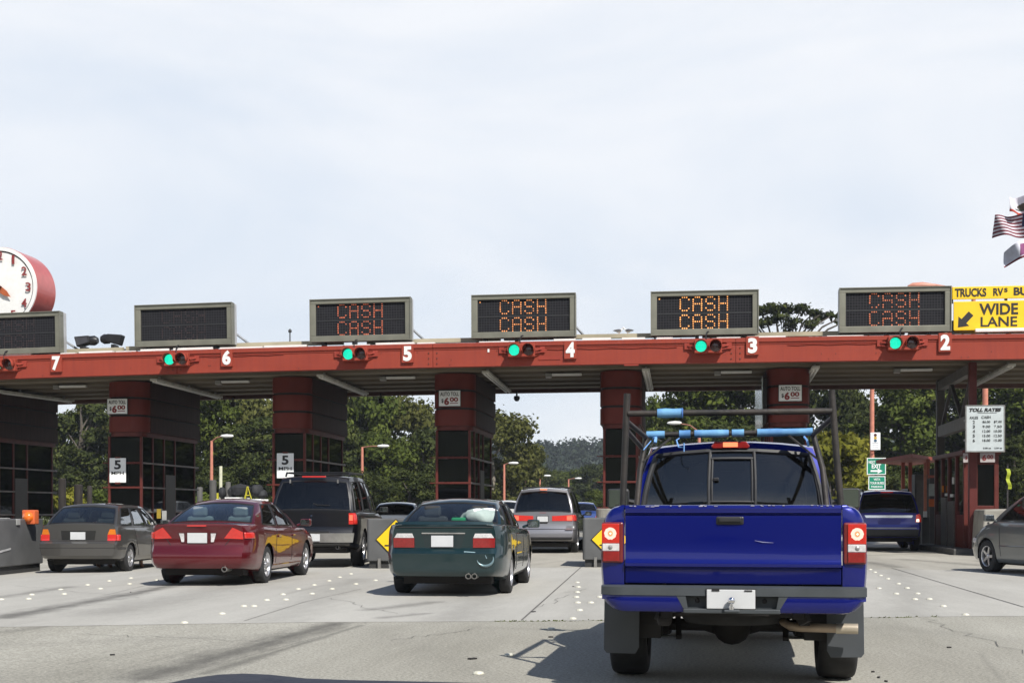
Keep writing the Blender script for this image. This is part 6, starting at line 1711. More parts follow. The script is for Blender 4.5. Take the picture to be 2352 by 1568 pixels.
# bed
prof = [(.78, .56), (.835, .60), (.866, .68), (.878, .78), (.882, .88), (.879, .98), (.872, 1.08), (.858, 1.16), (.83, 1.215), (.79, 1.245), (.735, 1.258)]
prof = catmull(prof, 3)
yc = [.12 + .09 * i for i in range(21)] + [1.93]
bed = MB()
for s in (-1, 1):
    P = []
    for x, z in prof:
        xi = min(.716, x - .02)
        cor = .02 + .05 * max(0, (z - 1.1) / .16) ** 2
        row = [(s * xi, cor * .4, z), (s * (xi + (x - xi) * .6), cor * .5, z), (s * (x - .018), .018 + cor * .5, z), (s * (x - .004), .05 + cor * .5, z)] + [(s * x, y, z) for y in yc]
        P.append(row)
    V = [list(p) for r in P for p in r]; nj = len(P[0]); fs = []
    ins = {i: math.hypot(p[1] - .98, p[2] - .375) for i, p in enumerate(V) if math.hypot(p[1] - .98, p[2] - .375) < .445}
    for i in range(len(P) - 1):
        for j in range(nj - 1):
            q = (i * nj + j, i * nj + j + 1, (i + 1) * nj + j + 1, (i + 1) * nj + j)
            if not all(k in ins for k in q): fs.append(q if s < 0 else q[::-1])
    us = set(k for q in fs for k in q)
    for k, d in ins.items():
        if k in us and d > 1e-4: V[k][1] = .98 + (V[k][1] - .98) * .445 / d; V[k][2] = .375 + (V[k][2] - .375) * .445 / d
    bed.add(V, fs)
    bed.bx(s * .655, s * .735, .06, 1.93, 1.225, 1.252); bed.bx(s * .655, s * .70, .06, 1.90, .78, 1.224)
bed.bx(-.72, .72, 1.88, 1.93, .78, 1.252)
bed.build('bed', PBLU, tk, smooth=40)
m = MB(); m.bx(-.7, .7, .06, 1.9, .73, .779); m.build('bed_floor', BLACK, tk)
for s in (-1, 1):
    arch_liner(tk, .98, .375, .446, s * .50, s * .84)
    wheel(tk, s * .745, .98, .375, .27, 'spoke', s < 0)
# tailgate: pressed panel with a ledge at the top and a crease low down
tgp = [(.012, .735), (.006, .755), (.004, .825), (-.004, .838), (-.020, .848), (-.022, .868), (-.006, .885), (.0, .90), (.004, 1.02), (.0, 1.165), (.002, 1.185), (.010, 1.190), (.010, 1.196), (-.010, 1.205), (-.014, 1.235), (-.004, 1.252), (.012, 1.258), (.06, 1.258), (.06, .735)]
m = MB(); P = []
for x in np.linspace(-.708, .708, 25):
    P.append([(x, y - .018 * (1 - (x / .71) ** 2) * (1 if y < .05 else 0), z) for y, z in tgp] + [(x, tgp[0][0] - .018 * (1 - (x / .71) ** 2), tgp[0][1])])
m.grid(P)
for r_ in (P[0], P[-1]): m.add(r_[:-1], [tuple(range(len(r_) - 1))])
tg = m.build('tailgate', PBLU2, tk, smooth=35, fix=True)
m = MB(); m.bx(-.105, .08, -.026, .0, 1.125, 1.183); o = m.build('handle_bezel', BLACK, tg, bevel=.018)
m = MB(); m.bx(-.085, .06, -.040, -.027, 1.145, 1.178); m.build('handle', mat('handle_black', (.03, .03, .032), .35), o, bevel=.010)
m = MB(); m.bx(-.16, .10, -.0205, -.012, .995, 1.003); 
sc_ = MB(); sc_.tube([(.15, -.019, 1.022), (.20, -.020, 1.012), (.27, -.018, 1.008)], [.001, .0022, .0008], 5); sc_.build('scratch', mat('scratch_pale', (.30, .30, .48), .5), tg)
ch_ = MB()
for k in range(26):
    x = rnd.uniform(-.69, .69); ch_.box(x, -.004 - .018 * (1 - (x / .71) ** 2) - .006, 1.252 + rnd.uniform(-.006, .004), rnd.uniform(.006, .03), .006, rnd.uniform(.003, .007))
ch_.build('chipped_edge', mat('chip_pale', (.34, .33, .42), .6), tg)['kind'] = 'stuff'
# tail lamps
for s in (-1, 1):
    m = MB(); m.bx(s * .722, s * .868, -.006, .10, .868, 1.142); o = m.build('tail_lamp', mat('lamp_bezel_red', (.16, .018, .018), .3, coat=.6, var=.1), tk, bevel=.012)
    m = MB(); m.bx(s * .748, s * .866, -.016, -.0065, 1.0, 1.132); m.build('brake_lens', mat('brake_lens_red', (.40, .016, .012), .2, coat=1.0, emit=(1.0, .08, .04), estr=.16, var=.12, scale=60), o, bevel=.006)
    m = MB(); m.bx(s * .748, s * .862, -.016, -.0065, .948, .999); m.build('reverse_lens', CLEARL, o, bevel=.006)
    m = MB(); m.bx(s * .748, s * .858, -.016, -.0065, .878, .947); m.build('lower_lens', REDL, o, bevel=.006)
    m = MB(); cx, cz = s * .808, 1.066
    pts = [];
    for k in range(24):
        a = 2 * PI * k / 24; r_ = .041 * (1 + .03 * math.sin(9 * a) + .03 * math.sin(14 * a + 1)); pts.append((cx + r_ * math.cos(a), -.0175, cz + r_ * math.sin(a)))
    inn = [(cx + .017 * math.cos(2 * PI * k / 24), -.0175, cz + .019 * math.sin(2 * PI * k / 24)) for k in range(24)]
    m.add(pts + inn, [(k, (k + 1) % 24, (k + 1) % 24 + 24, k + 24) for k in range(24)]); m.build('lit_ring', emis('ring_glow', (1.0, .55, .45), .80), o)
    m = MB(); m.lathe([(.012, -.018), (.018, -.0172)], (cx, 0, cz), 'Y', 14); m.build('lamp_core', REDHOT, o)
    m = MB(); m.lathe([(.006, -.0195), (.006, -.0185)], (cx + .001, 0, cz), 'Y', 10); m.build('lamp_filament', WARM, o)
    m = MB(); m.lathe([(.016, -.0175), (.006, -.022)], (cx, 0, .973), 'Y', 8); m.build('reverse_bulb', mat('bulb_grey', (.25, .25, .25), .3), o)
# bumper
m = MB(); P = []
bt = [(-.0, .722), (-.135, .722), (-.152, .715), (-.155, .662), (-.0, .662)]
for x in [-.862, -.855, -.82, -.76] + list(np.linspace(-.7, .7, 15)) + [.76, .82, .855, .862]:
    k = max(0, (abs(x) - .72) / .142); yo = .06 * k * k
    P.append([(x, min(.04, y + (yo if y < -.05 else 0)), z) for y, z in bt] + [(x, bt[0][0], bt[0][1])])
m.grid(P); m.build('step_pad', PGM, tk, smooth=35, fix=True)
for s in (-1, 1):
    m = MB(); P = []
    for x in np.linspace(.30, .858, 16):
        k = max(0, (x - .70) / .158); yo = .07 * k * k; zb_ = .545 + .085 * max(0, (x - .70) / .158) ** 2.2 + (.0 if x > .33 else .0)
        P.append([(s * x, -.143 + yo, .661), (s * x, -.150 + yo, .63), (s * x, -.146 + yo, zb_ + .04), (s * x, -.128 + yo, zb_ + .01), (s * x, -.08 + yo, zb_), (s * x, .06, zb_ + .02), (s * x, .10, .661)])
    m.grid(P); m.build('bumper_end', PBLU, tk, smooth=40, fix=True)
m = MB(); m.bx(-.31, .31, -.10, .05, .575, .6605); m.bx(-.315, .31, -.165, -.0, .548, .578); m.bx(-.05, .05, -.235, -.166, .560, .577); m.add([(-.36, -.151, .661), (-.30, -.151, .661), (-.285, -.151, .579), (-.315, -.151, .579)], [(0, 1, 2, 3)]); m.add([(.36, -.151, .661), (.30, -.151, .661), (.285, -.151, .579), (.31, -.151, .579)], [(0, 3, 2, 1)])
m.build('bumper_centre', PGM, tk, bevel=.006)
m = MB(); m.bx(-.162, .150, -.170, -.164, .580, .705); pl_ = m.build('number_plate', PLATEW, tk, bevel=.004)
m = MB(); m.bx(-.167, .155, -.1635, -.101, .577, .711); m.build('plate_back', BLACK, pl_)
m = MB(); m.bx(-.13, -.08, -.174, -.1705, .694, .708); m.bx(.08, .13, -.174, -.1705, .694, .703); build_each(m, 'plate_clip', BLACK, pl_)
m = MB(); m.lathe([(.018, .578), (.018, .600), (.011, .605), (.011, .615), (.020, .622), (.0255, .636), (.020, .651), (.008, .6585), (.001, .6595)], (-.002, -.205, 0), 'Z', 18); m.build('tow_ball', CHROME, tk, smooth=50)
m = MB()
for x in (-.225, .212): m.lathe([(.012, -.118), (.016, -.101)], (x, 0, .628), 'Y', 10)
m.build('bumper_bolt', DARK, tk)
# mud flaps
FLAP = mat('flap_rubber', (.06, .067, .075), .5, var=.15, scale=3)
for s in (-1, 1):
    m = MB(); pl = [(s * .645, .62), (s * .895, .62), (s * .900, .235), (s * .880, .208), (s * .675, .205), (s * .650, .25)]
    m.prism(pl, .47, .482); m.build('mud_flap', FLAP, tk, bevel=.003)
# underside
m = MB(); m.lathe([(.045, -.66), (.045, -.2), (.07, -.12), (.13, -.06), (.13, .06), (.07, .12), (.045, .2), (.045, .66)], (0, .98, .375), 'X', 16); m.lathe([(.02, .80), (.11, .84), (.14, .92), (.14, 1.0)], (0, 0, .375), 'Y', 16); m.build('rear_axle', DARK, tk, smooth=50)
m = MB()
for s in (-1, 1):
    m.bx(s * .40, s * .47, .02, 4.6, .50, .60); m.bx(s * .46, s * .52, .25, 1.75, .44, .475); m.bar((s * .49, .22, .46), (s * .45, .25, .56), .04, .08); m.bar((s * .38, .75, .30), (s * .40, 1.0, .52), .04, .04); m.bx(s * .46, s * .53, .90, 1.06, .31, .5)
m.bx(-.42, .42, .15, .22, .50, .58); m.bx(-.4, .4, 1.8, 1.9, .48, .56); m.build('chassis', DARK, tk)
m = MB(); m.lathe([(.16, -.09), (.22, -.10), (.33, -.10), (.36, -.06), (.36, .06), (.33, .10), (.22, .10), (.16, .09)], (0, .62, .53), 'Z', 24); m.build('spare_wheel', RUBBER, tk, smooth=40)
m = MB(); m.bx(-.64, -.43, 1.5, 2.9, .38, .58); m.bx(.30, .46, 1.4, 2.5, .38, .52); m.bx(-.50, -.40, .05, .12, .44, .52); build_each(m, 'fuel_tank', DARK, tk, bevel=.03)
m = MB(); m.tube([(.34, 1.45, .45), (.36, .55, .44), (.40, .39, .425), (.46, .355, .42), (.83, .325, .418)], .031, 12, caps=False); o = m.build('exhaust_pipe', mat('rusty_pipe', (.40, .31, .23), .5, metal=.35, var=.3, scale=5), tk, smooth=60)
m = MB(); m.tube([(.70, .335, .418), (.845, .325, .4185)], .036, 12, caps=False); m.build('tail_pipe', mat('tail_pipe_steel', (.55, .48, .38), .4, metal=.5, var=.2), o, smooth=60)
# ladder rack
RUST = mat('rack_steel', (.014, .0135, .0135), .6, metal=.1, col2=(.045, .036, .030), scale=5, bump=.2, bscale=30)
yr_ = .58; yf_ = 2.08
m = MB()
LT, RT_ = (-.742, yr_, 2.06), (.688, yr_, 2.062); LB, RB = (-.772, yr_ - .02, 1.25), (.752, yr_ - .02, 1.25)
m.tube([LB, (-.760, yr_, 1.6), LT], .024, 10); m.tube([RB, (.722, yr_, 1.6), RT_], .024, 10)
m.tube([(-.735, yr_ - .01, 1.915), (.69, yr_ - .01, 1.915)], .0225, 10)
FLt, FRt = (-.715, yf_, 1.850), (.655, yf_, 1.862)
m.tube([FLt, FRt], .022, 10)
m.tube([(-.765, 1.86, 1.25), (-.745, 1.95, 1.55), (-.70, yf_, 1.84)], .024, 8); m.tube([(.745, 1.86, 1.25), (.72, 1.95, 1.55), (.65, yf_, 1.85)], .024, 8)
for (a_, b_) in (((-.745, yr_, 1.86), (-.705, yf_ - .02, 1.83)), ((.695, yr_, 1.87), (.655, yf_ - .02, 1.84)), ((-.750, yr_, 1.80), (-.735, yf_ - .1, 1.74))):
    m.tube([a_, b_], .019, 8)
m.bar((-.50, yf_ - .03, 1.82), (-.735, yf_ - .1, 1.62), .05, .012); m.bar((.46, yf_ - .03, 1.83), (.70, yf_ - .1, 1.62), .05, .012)
m.bx(-.82, -.715, yr_ - .08, yr_ + .06, 1.247, 1.262); m.bx(.70, .80, yr_ - .08, yr_ + .06, 1.247, 1.262)
rk_ = m.build('ladder_rack', RUST, tk, smooth=50)
FOAM = mat('foam_pad_blue', (.16, .38, .62), .75, col2=(.07, .20, .44), scale=7, var=.3, bump=.3, bscale=20)
def pad(x0, x1, y, z0, z1, r=.034):
    zz = lambda x: z0 + (z1 - z0) * (x + .72) / 1.4
    q = MB(); n_ = max(3, int((x1 - x0) / .05)); Q = [(x0 + (x1 - x0) * i / n_, y, zz(x0 + (x1 - x0) * i / n_)) for i in range(n_ + 1)]
    q.tube(Q, [r * (1 + rnd.uniform(-.07, .07)) for _ in Q], 12); q.build('foam_pad', FOAM, rk_, smooth=50)
pad(-.525, -.352, yr_ - .01, 1.915, 1.915)
for x0, x1 in ((-.70, -.55), (-.43, -.338), (-.305, -.025), (.0, .098), (.205, .648)): pad(x0, x1, yf_, 1.850, 1.862, .032)
q = MB(); q.tube([(-.35, yr_ - .01, 1.915), (-.342, yr_ - .01, 1.915)], [.040, .030], 12); q.build('foam_end', mat('foam_dark', (.05, .14, .40), .8), rk_)
m = MB(); m.tube([(-.43, yf_ - .03, 1.815), (-.45, yf_ - .09, 1.80), (-.43, yf_ - .13, 1.74), (-.39, yf_ - .16, 1.735), (-.385, yf_ - .17, 1.77), (-.385, yf_ - .17, 1.70)], .006, 5)
m.tube([(-.64, yf_ - .03, 1.815), (-.62, yf_ - .06, 1.82), (-.625, yf_ - .08, 1.78)], .014, 6); m.tube([(-.66, yf_ - .02, 1.80), (-.72, yf_ - .1, 1.72)], .005, 5); m.tube([(.58, yf_ - .03, 1.82), (.60, yf_ - .07, 1.79), (.61, yf_ - .09, 1.74)], .010, 5)
m.build('blue_cord', mat('cord_blue', (.16, .34, .68), .7), rk_, smooth=60)

# ---------------------------------------------------------------- dashboard edge of the car the view is taken from
PNAV = paint('paint_midnight', (.008, .009, .014), .2, .35, .2)
own = thing('car', 'dark dashboard edge of the viewing car along the bottom of the photo', 'car', (-.15, -2.5, 0), 0)
oc = car(dict(root=own, L=4.35, hw=.88, paint=PNAV, belt=[(0, .9), (2.8, .86), (3.3, .82), (4.0, .72), (4.35, .6)], wheels=[.8, 3.4], wr=.31, ww=.2, cabin=(.7, 2.95), open_cabin=True, glass=GLT, wstyle='multi', mirrors=False))
dtab = [(-600, 1586), (300, 1578), (385, 1568), (430, 1558), (500, 1548), (560, 1545.5), (620, 1548), (700, 1556.5), (800, 1560.5), (950, 1563.5), (1160, 1568.5), (1300, 1574), (2100, 1592)]
m = MB(); P = []
for u in [-600, -200, 0, 200, 300, 350] + list(range(380, 720, 20)) + list(range(740, 1200, 40)) + [1300, 1500, 1800, 2100]:
    v = float(np.interp(u, [a for a, b in dtab], [b for a, b in dtab]))
    q = at(u, v, .72); x = q.x + .15; z = q.z
    P.append([(x, 2.5 + y, z + dz) for y, dz in ((.40, -.26), (.44, -.08), (.56, -.03), (.66, -.008), (.72, 0), (.77, -.008), (.86, -.05), (.95, -.12), (1.0, -.30))])
m.grid(P); m.build('dashboard', mat('dash_vinyl', (.010, .011, .022), .55, var=.15, bump=.1, bscale=60), own, smooth=60)

# ================================================================== PEOPLE inside cars
def person(loc, yaw, hairc, shirtc, label, long_hair=False):
    t = thing('person', label, 'person', loc, yaw)
    J = dict(pel=(0, 0, .08, .13), bel=(0, .0, .25, .125), che=(0, -.02, .43, .135), nb=(0, -.02, .55, .06), nk=(0, -.005, .61, .052), jaw=(0, .02, .675, .072), hd=(0, .01, .75, .088), ht=(0, 0, .82, .06))
    E = [('pel', 'bel'), ('bel', 'che'), ('che', 'nb'), ('nb', 'nk'), ('nk', 'jaw'), ('jaw', 'hd'), ('hd', 'ht')]
    for n_, s in (('l', -1), ('r', 1)):
        J.update({'sh' + n_: (s * .17, -.02, .50, .06), 'el' + n_: (s * .235, .10, .27, .045), 'wr' + n_: (s * .17, .33, .32, .03), 'pa' + n_: (s * .155, .40, .335, .032),
                  'hi' + n_: (s * .10, .05, .05, .09), 'kn' + n_: (s * .13, .48, .08, .062), 'an' + n_: (s * .13, .55, -.34, .042), 'to' + n_: (s * .13, .70, -.38, .035)})
        E += [('che', 'sh' + n_), ('sh' + n_, 'el' + n_), ('el' + n_, 'wr' + n_), ('wr' + n_, 'pa' + n_), ('pel', 'hi' + n_), ('hi' + n_, 'kn' + n_), ('kn' + n_, 'an' + n_), ('an' + n_, 'to' + n_)]
        for f_, (dx, ln) in enumerate(((-.03, .06), (-.01, .07), (.01, .068), (.028, .055))):
            J['f%d' % f_ + n_] = (s * .155 + dx, .40 + ln * .7, .325, .010); J['g%d' % f_ + n_] = (s * .155 + dx, .40 + ln, .295, .008)
            E += [('pa' + n_, 'f%d' % f_ + n_), ('f%d' % f_ + n_, 'g%d' % f_ + n_)]
        J['th' + n_] = (s * .155 - s * .045, .41, .34, .010); E.append(('pa' + n_, 'th' + n_))
    def skin(name, keys, grow, material, par):
        ks = [k for k in J if k in keys]; me = bpy.data.meshes.new(name)
        me.from_pydata([J[k][:3] for k in ks], [(ks.index(a), ks.index(b)) for a, b in E if a in keys and b in keys], [])
        o = bpy.data.objects.new(name, me); COL.objects.link(o); o.parent = par
        md = o.modifiers.new('skin', 'SKIN'); md.use_smooth_shade = True
        for i, k in enumerate(ks):
            r_ = J[k][3] * grow; me.skin_vertices[0].data[i].radius = (r_, r_)
        me.skin_vertices[0].data[0].use_root = True
        sb = o.modifiers.new('sub', 'SUBSURF'); sb.levels = 1; sb.render_levels = 2
        me.materials.append(material)
        return o
    skin('body', set(J), 1.0, mat('skin_tone', (.42, .24, .17), .6, var=.05), t)
    skin('shirt', {'pel', 'bel', 'che', 'shl', 'shr', 'ell', 'elr'}, 1.14, mat('shirt_%d' % int(shirtc[0] * 1000), shirtc, .85), t)
    h = MB(); P = []
    for i in range(9):
        th = PI * .62 * i / 8; row = []
        for j in range(17):
            ph = 2 * PI * (j % 16) / 16; back = max(0, -math.sin(ph)); tt = th * (1 + .35 * back - .25 * max(0, math.sin(ph)))
            r_ = .108 + .006 * math.sin(5 * ph)
            row.append((r_ * math.sin(tt) * math.cos(ph), r_ * 1.08 * math.sin(tt) * math.sin(ph), .755 + r_ * 1.1 * math.cos(tt)))
        P.append(row)
    h.grid(P)
    if long_hair:
        P = []
        for i in range(6):
            P.append([(.115 * math.cos(a) * (1 - .04 * i), -.02 + .11 * math.sin(a), .76 - .045 * i) for a in [PI + PI * j / 12 for j in range(13)]])
        h.grid(P)
    o = h.build('hair', mat('hair_%d' % int(hairc[0] * 1000), hairc, .6, var=.25, scale=30), t, smooth=70); s = o.modifiers.new('thick', 'SOLIDIFY'); s.thickness = .012
    f = MB()
    for s in (-1, 1): f.lathe([(.001, .112), (.011, .107), (.012, .10)], (s * .033, 0, .755), 'Y', 10)
    f.build('eye', mat('eye_dark', (.03, .02, .02), .2), t)
    f = MB(); f.prism([(-.012, .70), (.012, .70), (.006, .745), (-.006, .745)], .09, .125)
    f.build('nose', MATS['skin_tone'], t, bevel=.004)
    f = MB(); f.box(0, .103, .668, .05, .012, .012); f.build('mouth', mat('lip', (.30, .10, .09), .5), t, bevel=.004)
    return t
def seat_in(Hc, x, y, z):
    r_ = Hc['root']; return Matrix.Translation(r_.location) @ Matrix.Rotation(r_.rotation_euler.z, 4, 'Z') @ Vector((x, y, z))
person(seat_in(redcar, .30, 1.75, .46), redcar['root'].rotation_euler.z, (.24, .06, .025), (.26, .10, .06), 'person with auburn hair in the back seat of the dark red sedan', True)
person(seat_in(redcar, -.36, 2.45, .42), redcar['root'].rotation_euler.z, (.03, .025, .02), (.05, .07, .12), 'dark haired driver of the dark red sedan seen through the rear window')
person(seat_in(wag, .36, 2.10, .40), wag['root'].rotation_euler.z, (.07, .05, .03), (.66, .70, .66), 'passenger in a pale shirt seen in the side window of the grey station wagon')
person(seat_in(wag, -.36, 2.10, .40), wag['root'].rotation_euler.z, (.04, .03, .02), (.10, .10, .11), 'dark dressed driver of the grey station wagon')

# ================================================================== TREES, HILL
def leaf_mat(name, c1, c2, c3):
    m = bpy.data.materials.new(name); m.use_nodes = True; t = m.node_tree; t.nodes.clear()
    ge = N(t, 'ShaderNodeNewGeometry'); tcn = N(t, 'ShaderNodeTexCoord'); oi = N(t, 'ShaderNodeObjectInfo')
    nn = N(t, 'ShaderNodeTexNoise'); nn.inputs['Scale'].default_value = .55; nn.inputs['Detail'].default_value = 3; LK(t, tcn.outputs['Object'], nn.inputs['Vector'])
    a = N(t, 'ShaderNodeMath', operation='MULTIPLY_ADD'); a.inputs[1].default_value = .16; a.inputs[2].default_value = -.06; LK(t, ge.outputs['Random Per Island'], a.inputs[0])
    b = N(t, 'ShaderNodeMath', operation='ADD'); LK(t, a.outputs[0], b.inputs[0]); LK(t, nn.outputs['Fac'], b.inputs[1])
    r = N(t, 'ShaderNodeValToRGB'); e = r.color_ramp.elements
    e[0].position = .3; e[0].color = (*c1, 1); e[1].position = .78; e[1].color = (*c3, 1); q = e.new(.52); q.color = (*c2, 1)
    LK(t, b.outputs[0], r.inputs['Fac'])
    hs = N(t, 'ShaderNodeHueSaturation'); mr = N(t, 'ShaderNodeMapRange'); mr.inputs['To Min'].default_value = .82; mr.inputs['To Max'].default_value = 1.2
    LK(t, oi.outputs['Random'], mr.inputs['Value']); LK(t, mr.outputs['Result'], hs.inputs['Value']); LK(t, r.outputs['Color'], hs.inputs['Color'])
    d = N(t, 'ShaderNodeBsdfDiffuse'); tr = N(t, 'ShaderNodeBsdfTranslucent'); mx_ = N(t, 'ShaderNodeMixShader'); mx_.inputs['Fac'].default_value = .30
    LK(t, hs.outputs['Color'], d.inputs['Color']); LK(t, hs.outputs['Color'], tr.inputs['Color']); LK(t, d.outputs[0], mx_.inputs[1]); LK(t, tr.outputs[0], mx_.inputs[2])
    o = N(t, 'ShaderNodeOutputMaterial'); LK(t, mx_.outputs[0], o.inputs['Surface'])
    return m
LOLIVE = leaf_mat('leaf_olive', (.050, .056, .018), (.115, .122, .036), (.205, .205, .070))
LDARK = leaf_mat('leaf_dark', (.026, .034, .015), (.060, .075, .026), (.120, .136, .042))
LMID = leaf_mat('leaf_mid', (.040, .054, .014), (.090, .118, .028), (.165, .195, .045))
LYEL = leaf_mat('leaf_yellow', (.085, .090, .016), (.19, .19, .030), (.32, .29, .05))
LFAR = leaf_mat('leaf_far_hazed', (.022, .032, .026), (.040, .055, .040), (.065, .082, .055))  # far leaves tinted bluish: haze mixed into their colour
BARK = mat('bark', (.10, .085, .07), .95, var=.35, scale=2, stretch=(3, 3, .6), bump=.5)
BARKP = mat('bark_pale', (.22, .195, .16), .9, var=.3, scale=2, stretch=(3, 3, .5), bump=.4)
def leaves(clumps, n, size, seed, up=.35, aspect=1.7):
    rg = np.random.default_rng(seed)
    C_ = np.array(clumps); vol = (C_[:, 3] * C_[:, 4] * C_[:, 5]) ** .66; k = rg.choice(len(C_), n, p=vol / vol.sum())
    d = rg.normal(size=(n, 3)); d /= np.linalg.norm(d, axis=1)[:, None]
    rr = (rg.random(n) ** .45)[:, None]
    P = C_[k, :3] + d * C_[k, 3:6] * rr * (1 + .12 * rg.normal(size=(n, 1)))
    nrm = d * .5 + rg.normal(size=(n, 3)) * .6 + np.array([0, 0, up]); nrm /= np.linalg.norm(nrm, axis=1)[:, None]
    a = np.cross(nrm, rg.normal(size=(n, 3))); a /= np.linalg.norm(a, axis=1)[:, None]; b = np.cross(nrm, a)
    s = (size * rg.uniform(.55, 1.35, n))[:, None]
    q0 = P - a * s * aspect / 2; q1 = P + b * s / 2 + nrm * s * .15; q2 = P + a * s * aspect / 2; q3 = P - b * s / 2 + nrm * s * .15
    sh_ = d * .75 + np.array([0, 0, .55]) + rg.normal(size=(n, 3)) * .17; sh_ /= np.linalg.norm(sh_, axis=1)[:, None]
    fl = (nrm * sh_).sum(1) < 0
    q1[fl], q3[fl] = q3[fl].copy(), q1[fl].copy()
    V = np.stack([q0, q3, q2, q1], 1).reshape(-1, 3)
    leaves.nrm = np.repeat(sh_, 4, 0)
    return V, [(4 * i, 4 * i + 1, 4 * i + 2, 4 * i + 3) for i in range(n)]
def soft(me, nr):
    me.polygons.foreach_set('use_smooth', [True] * len(me.polygons)); me.normals_split_custom_set(nr.tolist()); me.update()
def make_tree(kind, seed):
    rg = random.Random(seed); cl = []; br = MB(); H_ = 12.0
    if kind == 'broad':
        br.tube([(0, 0, -.2), (.1, .1, 2.5), (-.1, .1, 5), (.1, 0, 7.5)], [.42, .34, .26, .14], 8)
        for i in range(30):
            a = rg.uniform(0, 2 * PI); z = rg.uniform(2.2, 10.9); rmax = 4.4 * math.sin(PI * min(1, (z - .6) / 11.6)) ** .7; r_ = rmax * rg.uniform(.35, 1)
            s = rg.uniform(1.0, 1.9); cl.append((r_ * math.cos(a), r_ * math.sin(a), z, s * 1.15, s * 1.15, s * .85))
            if i % 3 == 0: br.tube([(0, 0, max(1.5, z - 3)), (r_ * .5 * math.cos(a), r_ * .5 * math.sin(a), z - 1), (r_ * math.cos(a), r_ * math.sin(a), z)], [.15, .09, .03], 5)
        n, sz, up = 11000, .27, .25
    elif kind == 'tall':
        br.tube([(0, 0, -.2), (.2, .1, 3), (.1, .1, 6), (.3, 0, 9), (.2, 0, 11)], [.35, .28, .22, .14, .05], 8)
        for i in range(20):
            a = rg.uniform(0, 2 * PI); z = rg.uniform(3.2, 11.3); rmax = 2.6 * math.sin(PI * min(1, (z - 1) / 11.5)) ** .6; r_ = rmax * rg.uniform(.4, 1)
            s = rg.uniform(.7, 1.3); cl.append((r_ * math.cos(a), r_ * math.sin(a), z, s, s, s * .9))
            br.tube([(.1, 0, max(2, z - 2.2)), (r_ * math.cos(a), r_ * math.sin(a), z)], [.10, .03], 5)
        n, sz, up = 4500, .25, .2
    elif kind == 'cypress':
        br.tube([(0, 0, -.2), (.2, 0, 4), (0, .1, 8), (.1, 0, 11.5)], [.5, .4, .26, .06], 8)
        for i in range(34):
            a = rg.uniform(0, 2 * PI); z = 1.5 + 10.0 * (i / 33); rmax = 4.6 * (1 - .45 * max(0, z - 6) / 6); r_ = rmax * rg.uniform(.45, 1)
            for k in range(3):
                q = r_ * (.45 + .3 * k); s = rg.uniform(.8, 1.35) * (1.15 - .2 * k)
                cl.append((q * math.cos(a + .12 * k), q * math.sin(a + .12 * k), z + .12 * k + .25 * math.sin(k), s * 1.5, s * 1.5, s * .42))
            br.tube([(0, 0, z - .7), (r_ * .6 * math.cos(a), r_ * .6 * math.sin(a), z - .25), (r_ * math.cos(a), r_ * math.sin(a), z)], [.13, .08, .03], 5)
        n, sz, up = 11000, .25, .8
    elif kind == 'flat':
        br.tube([(0, 0, -.2), (.3, 0, 4), (-.2, .1, 7.5), (.2, 0, 10.6)], [.5, .4, .3, .12], 8)
        for (x, z, sx, sz) in ((-3.4, 11.2, 1.1, .28), (-2.6, 11.35, 1.2, .3), (-1.6, 11.6, 1.2, .3), (-.6, 11.75, 1.3, .3), (.5, 11.8, 1.2, .28), (1.4, 11.62, 1.0, .25), (2.2, 11.45, .8, .22), (2.9, 11.5, .8, .22), (3.6, 11.35, .8, .18), (4.3, 11.25, .7, .13), (4.9, 11.12, .45, .09),
                (-3.0, 10.7, 1.0, .28), (-1.7, 10.9, 1.0, .3), (-.4, 11.1, 1.1, .3), (.8, 10.95, 1.1, .28), (1.9, 10.8, .9, .22), (2.6, 10.95, .6, .12), (-1.2, 10.2, .9, .25), (.2, 10.3, .9, .25), (1.2, 10.2, .7, .2), (-2.4, 10.1, .8, .22), (-3.6, 10.3, .7, .2), (-.5, 9.7, .8, .2), (.9, 9.6, .7, .18)):
            for k in range(3):
                y = rg.uniform(-1.6, 1.6); cl.append((x + rg.uniform(-.2, .2), y, z + rg.uniform(-.06, .06) - .04 * y * y, sx * .66, sx * .8, sz * .8))
            br.tube([(x * .25, 0, min(9.2, z - 1.2)), (x * .7, .0, z - .5), (x, 0, z - .05)], [.10, .06, .03], 5)
        for i in range(26):
            a = rg.uniform(0, 2 * PI); z = rg.uniform(2, 8); r_ = rg.uniform(1.5, 4); s = rg.uniform(.8, 1.3); cl.append((r_ * math.cos(a), r_ * math.sin(a), z, s * 1.5, s * 1.5, s * .45))
            br.tube([(0, 0, z - .6), (r_ * math.cos(a), r_ * math.sin(a), z)], [.1, .03], 5)
        n, sz, up = 9500, .20, .9
    else:
        H_ = 4.0
        br.tube([(0, 0, -.1), (.05, 0, .8), (0, .1, 1.8)], [.12, .1, .05], 6)
        for i in range(16):
            a = rg.uniform(0, 2 * PI); z = rg.uniform(.4, 3.3); r_ = rg.uniform(.2, 1) * 1.9 * math.sin(PI * min(1, (z + .9) / 4.4)) ; s = rg.uniform(.5, .95)
            cl.append((r_ * math.cos(a), r_ * math.sin(a), z, s, s, s * .8)); br.tube([(0, 0, .3), (r_ * .9 * math.cos(a), r_ * .9 * math.sin(a), z)], [.05, .015], 4)
        n, sz, up = 3200, .19, .3
    V, F = leaves(cl, n, sz, seed, up)
    hi = np.percentile(V[:, 2], 99.5); V[:, 2] *= H_ / hi
    c = MB(); c.v = [tuple(p) for p in V]; c.f = F
    cm = c.mesh('crown'); soft(cm, leaves.nrm); tm_ = br.mesh('trunk', 60)
    return cm, tm_, H_
TM = {}
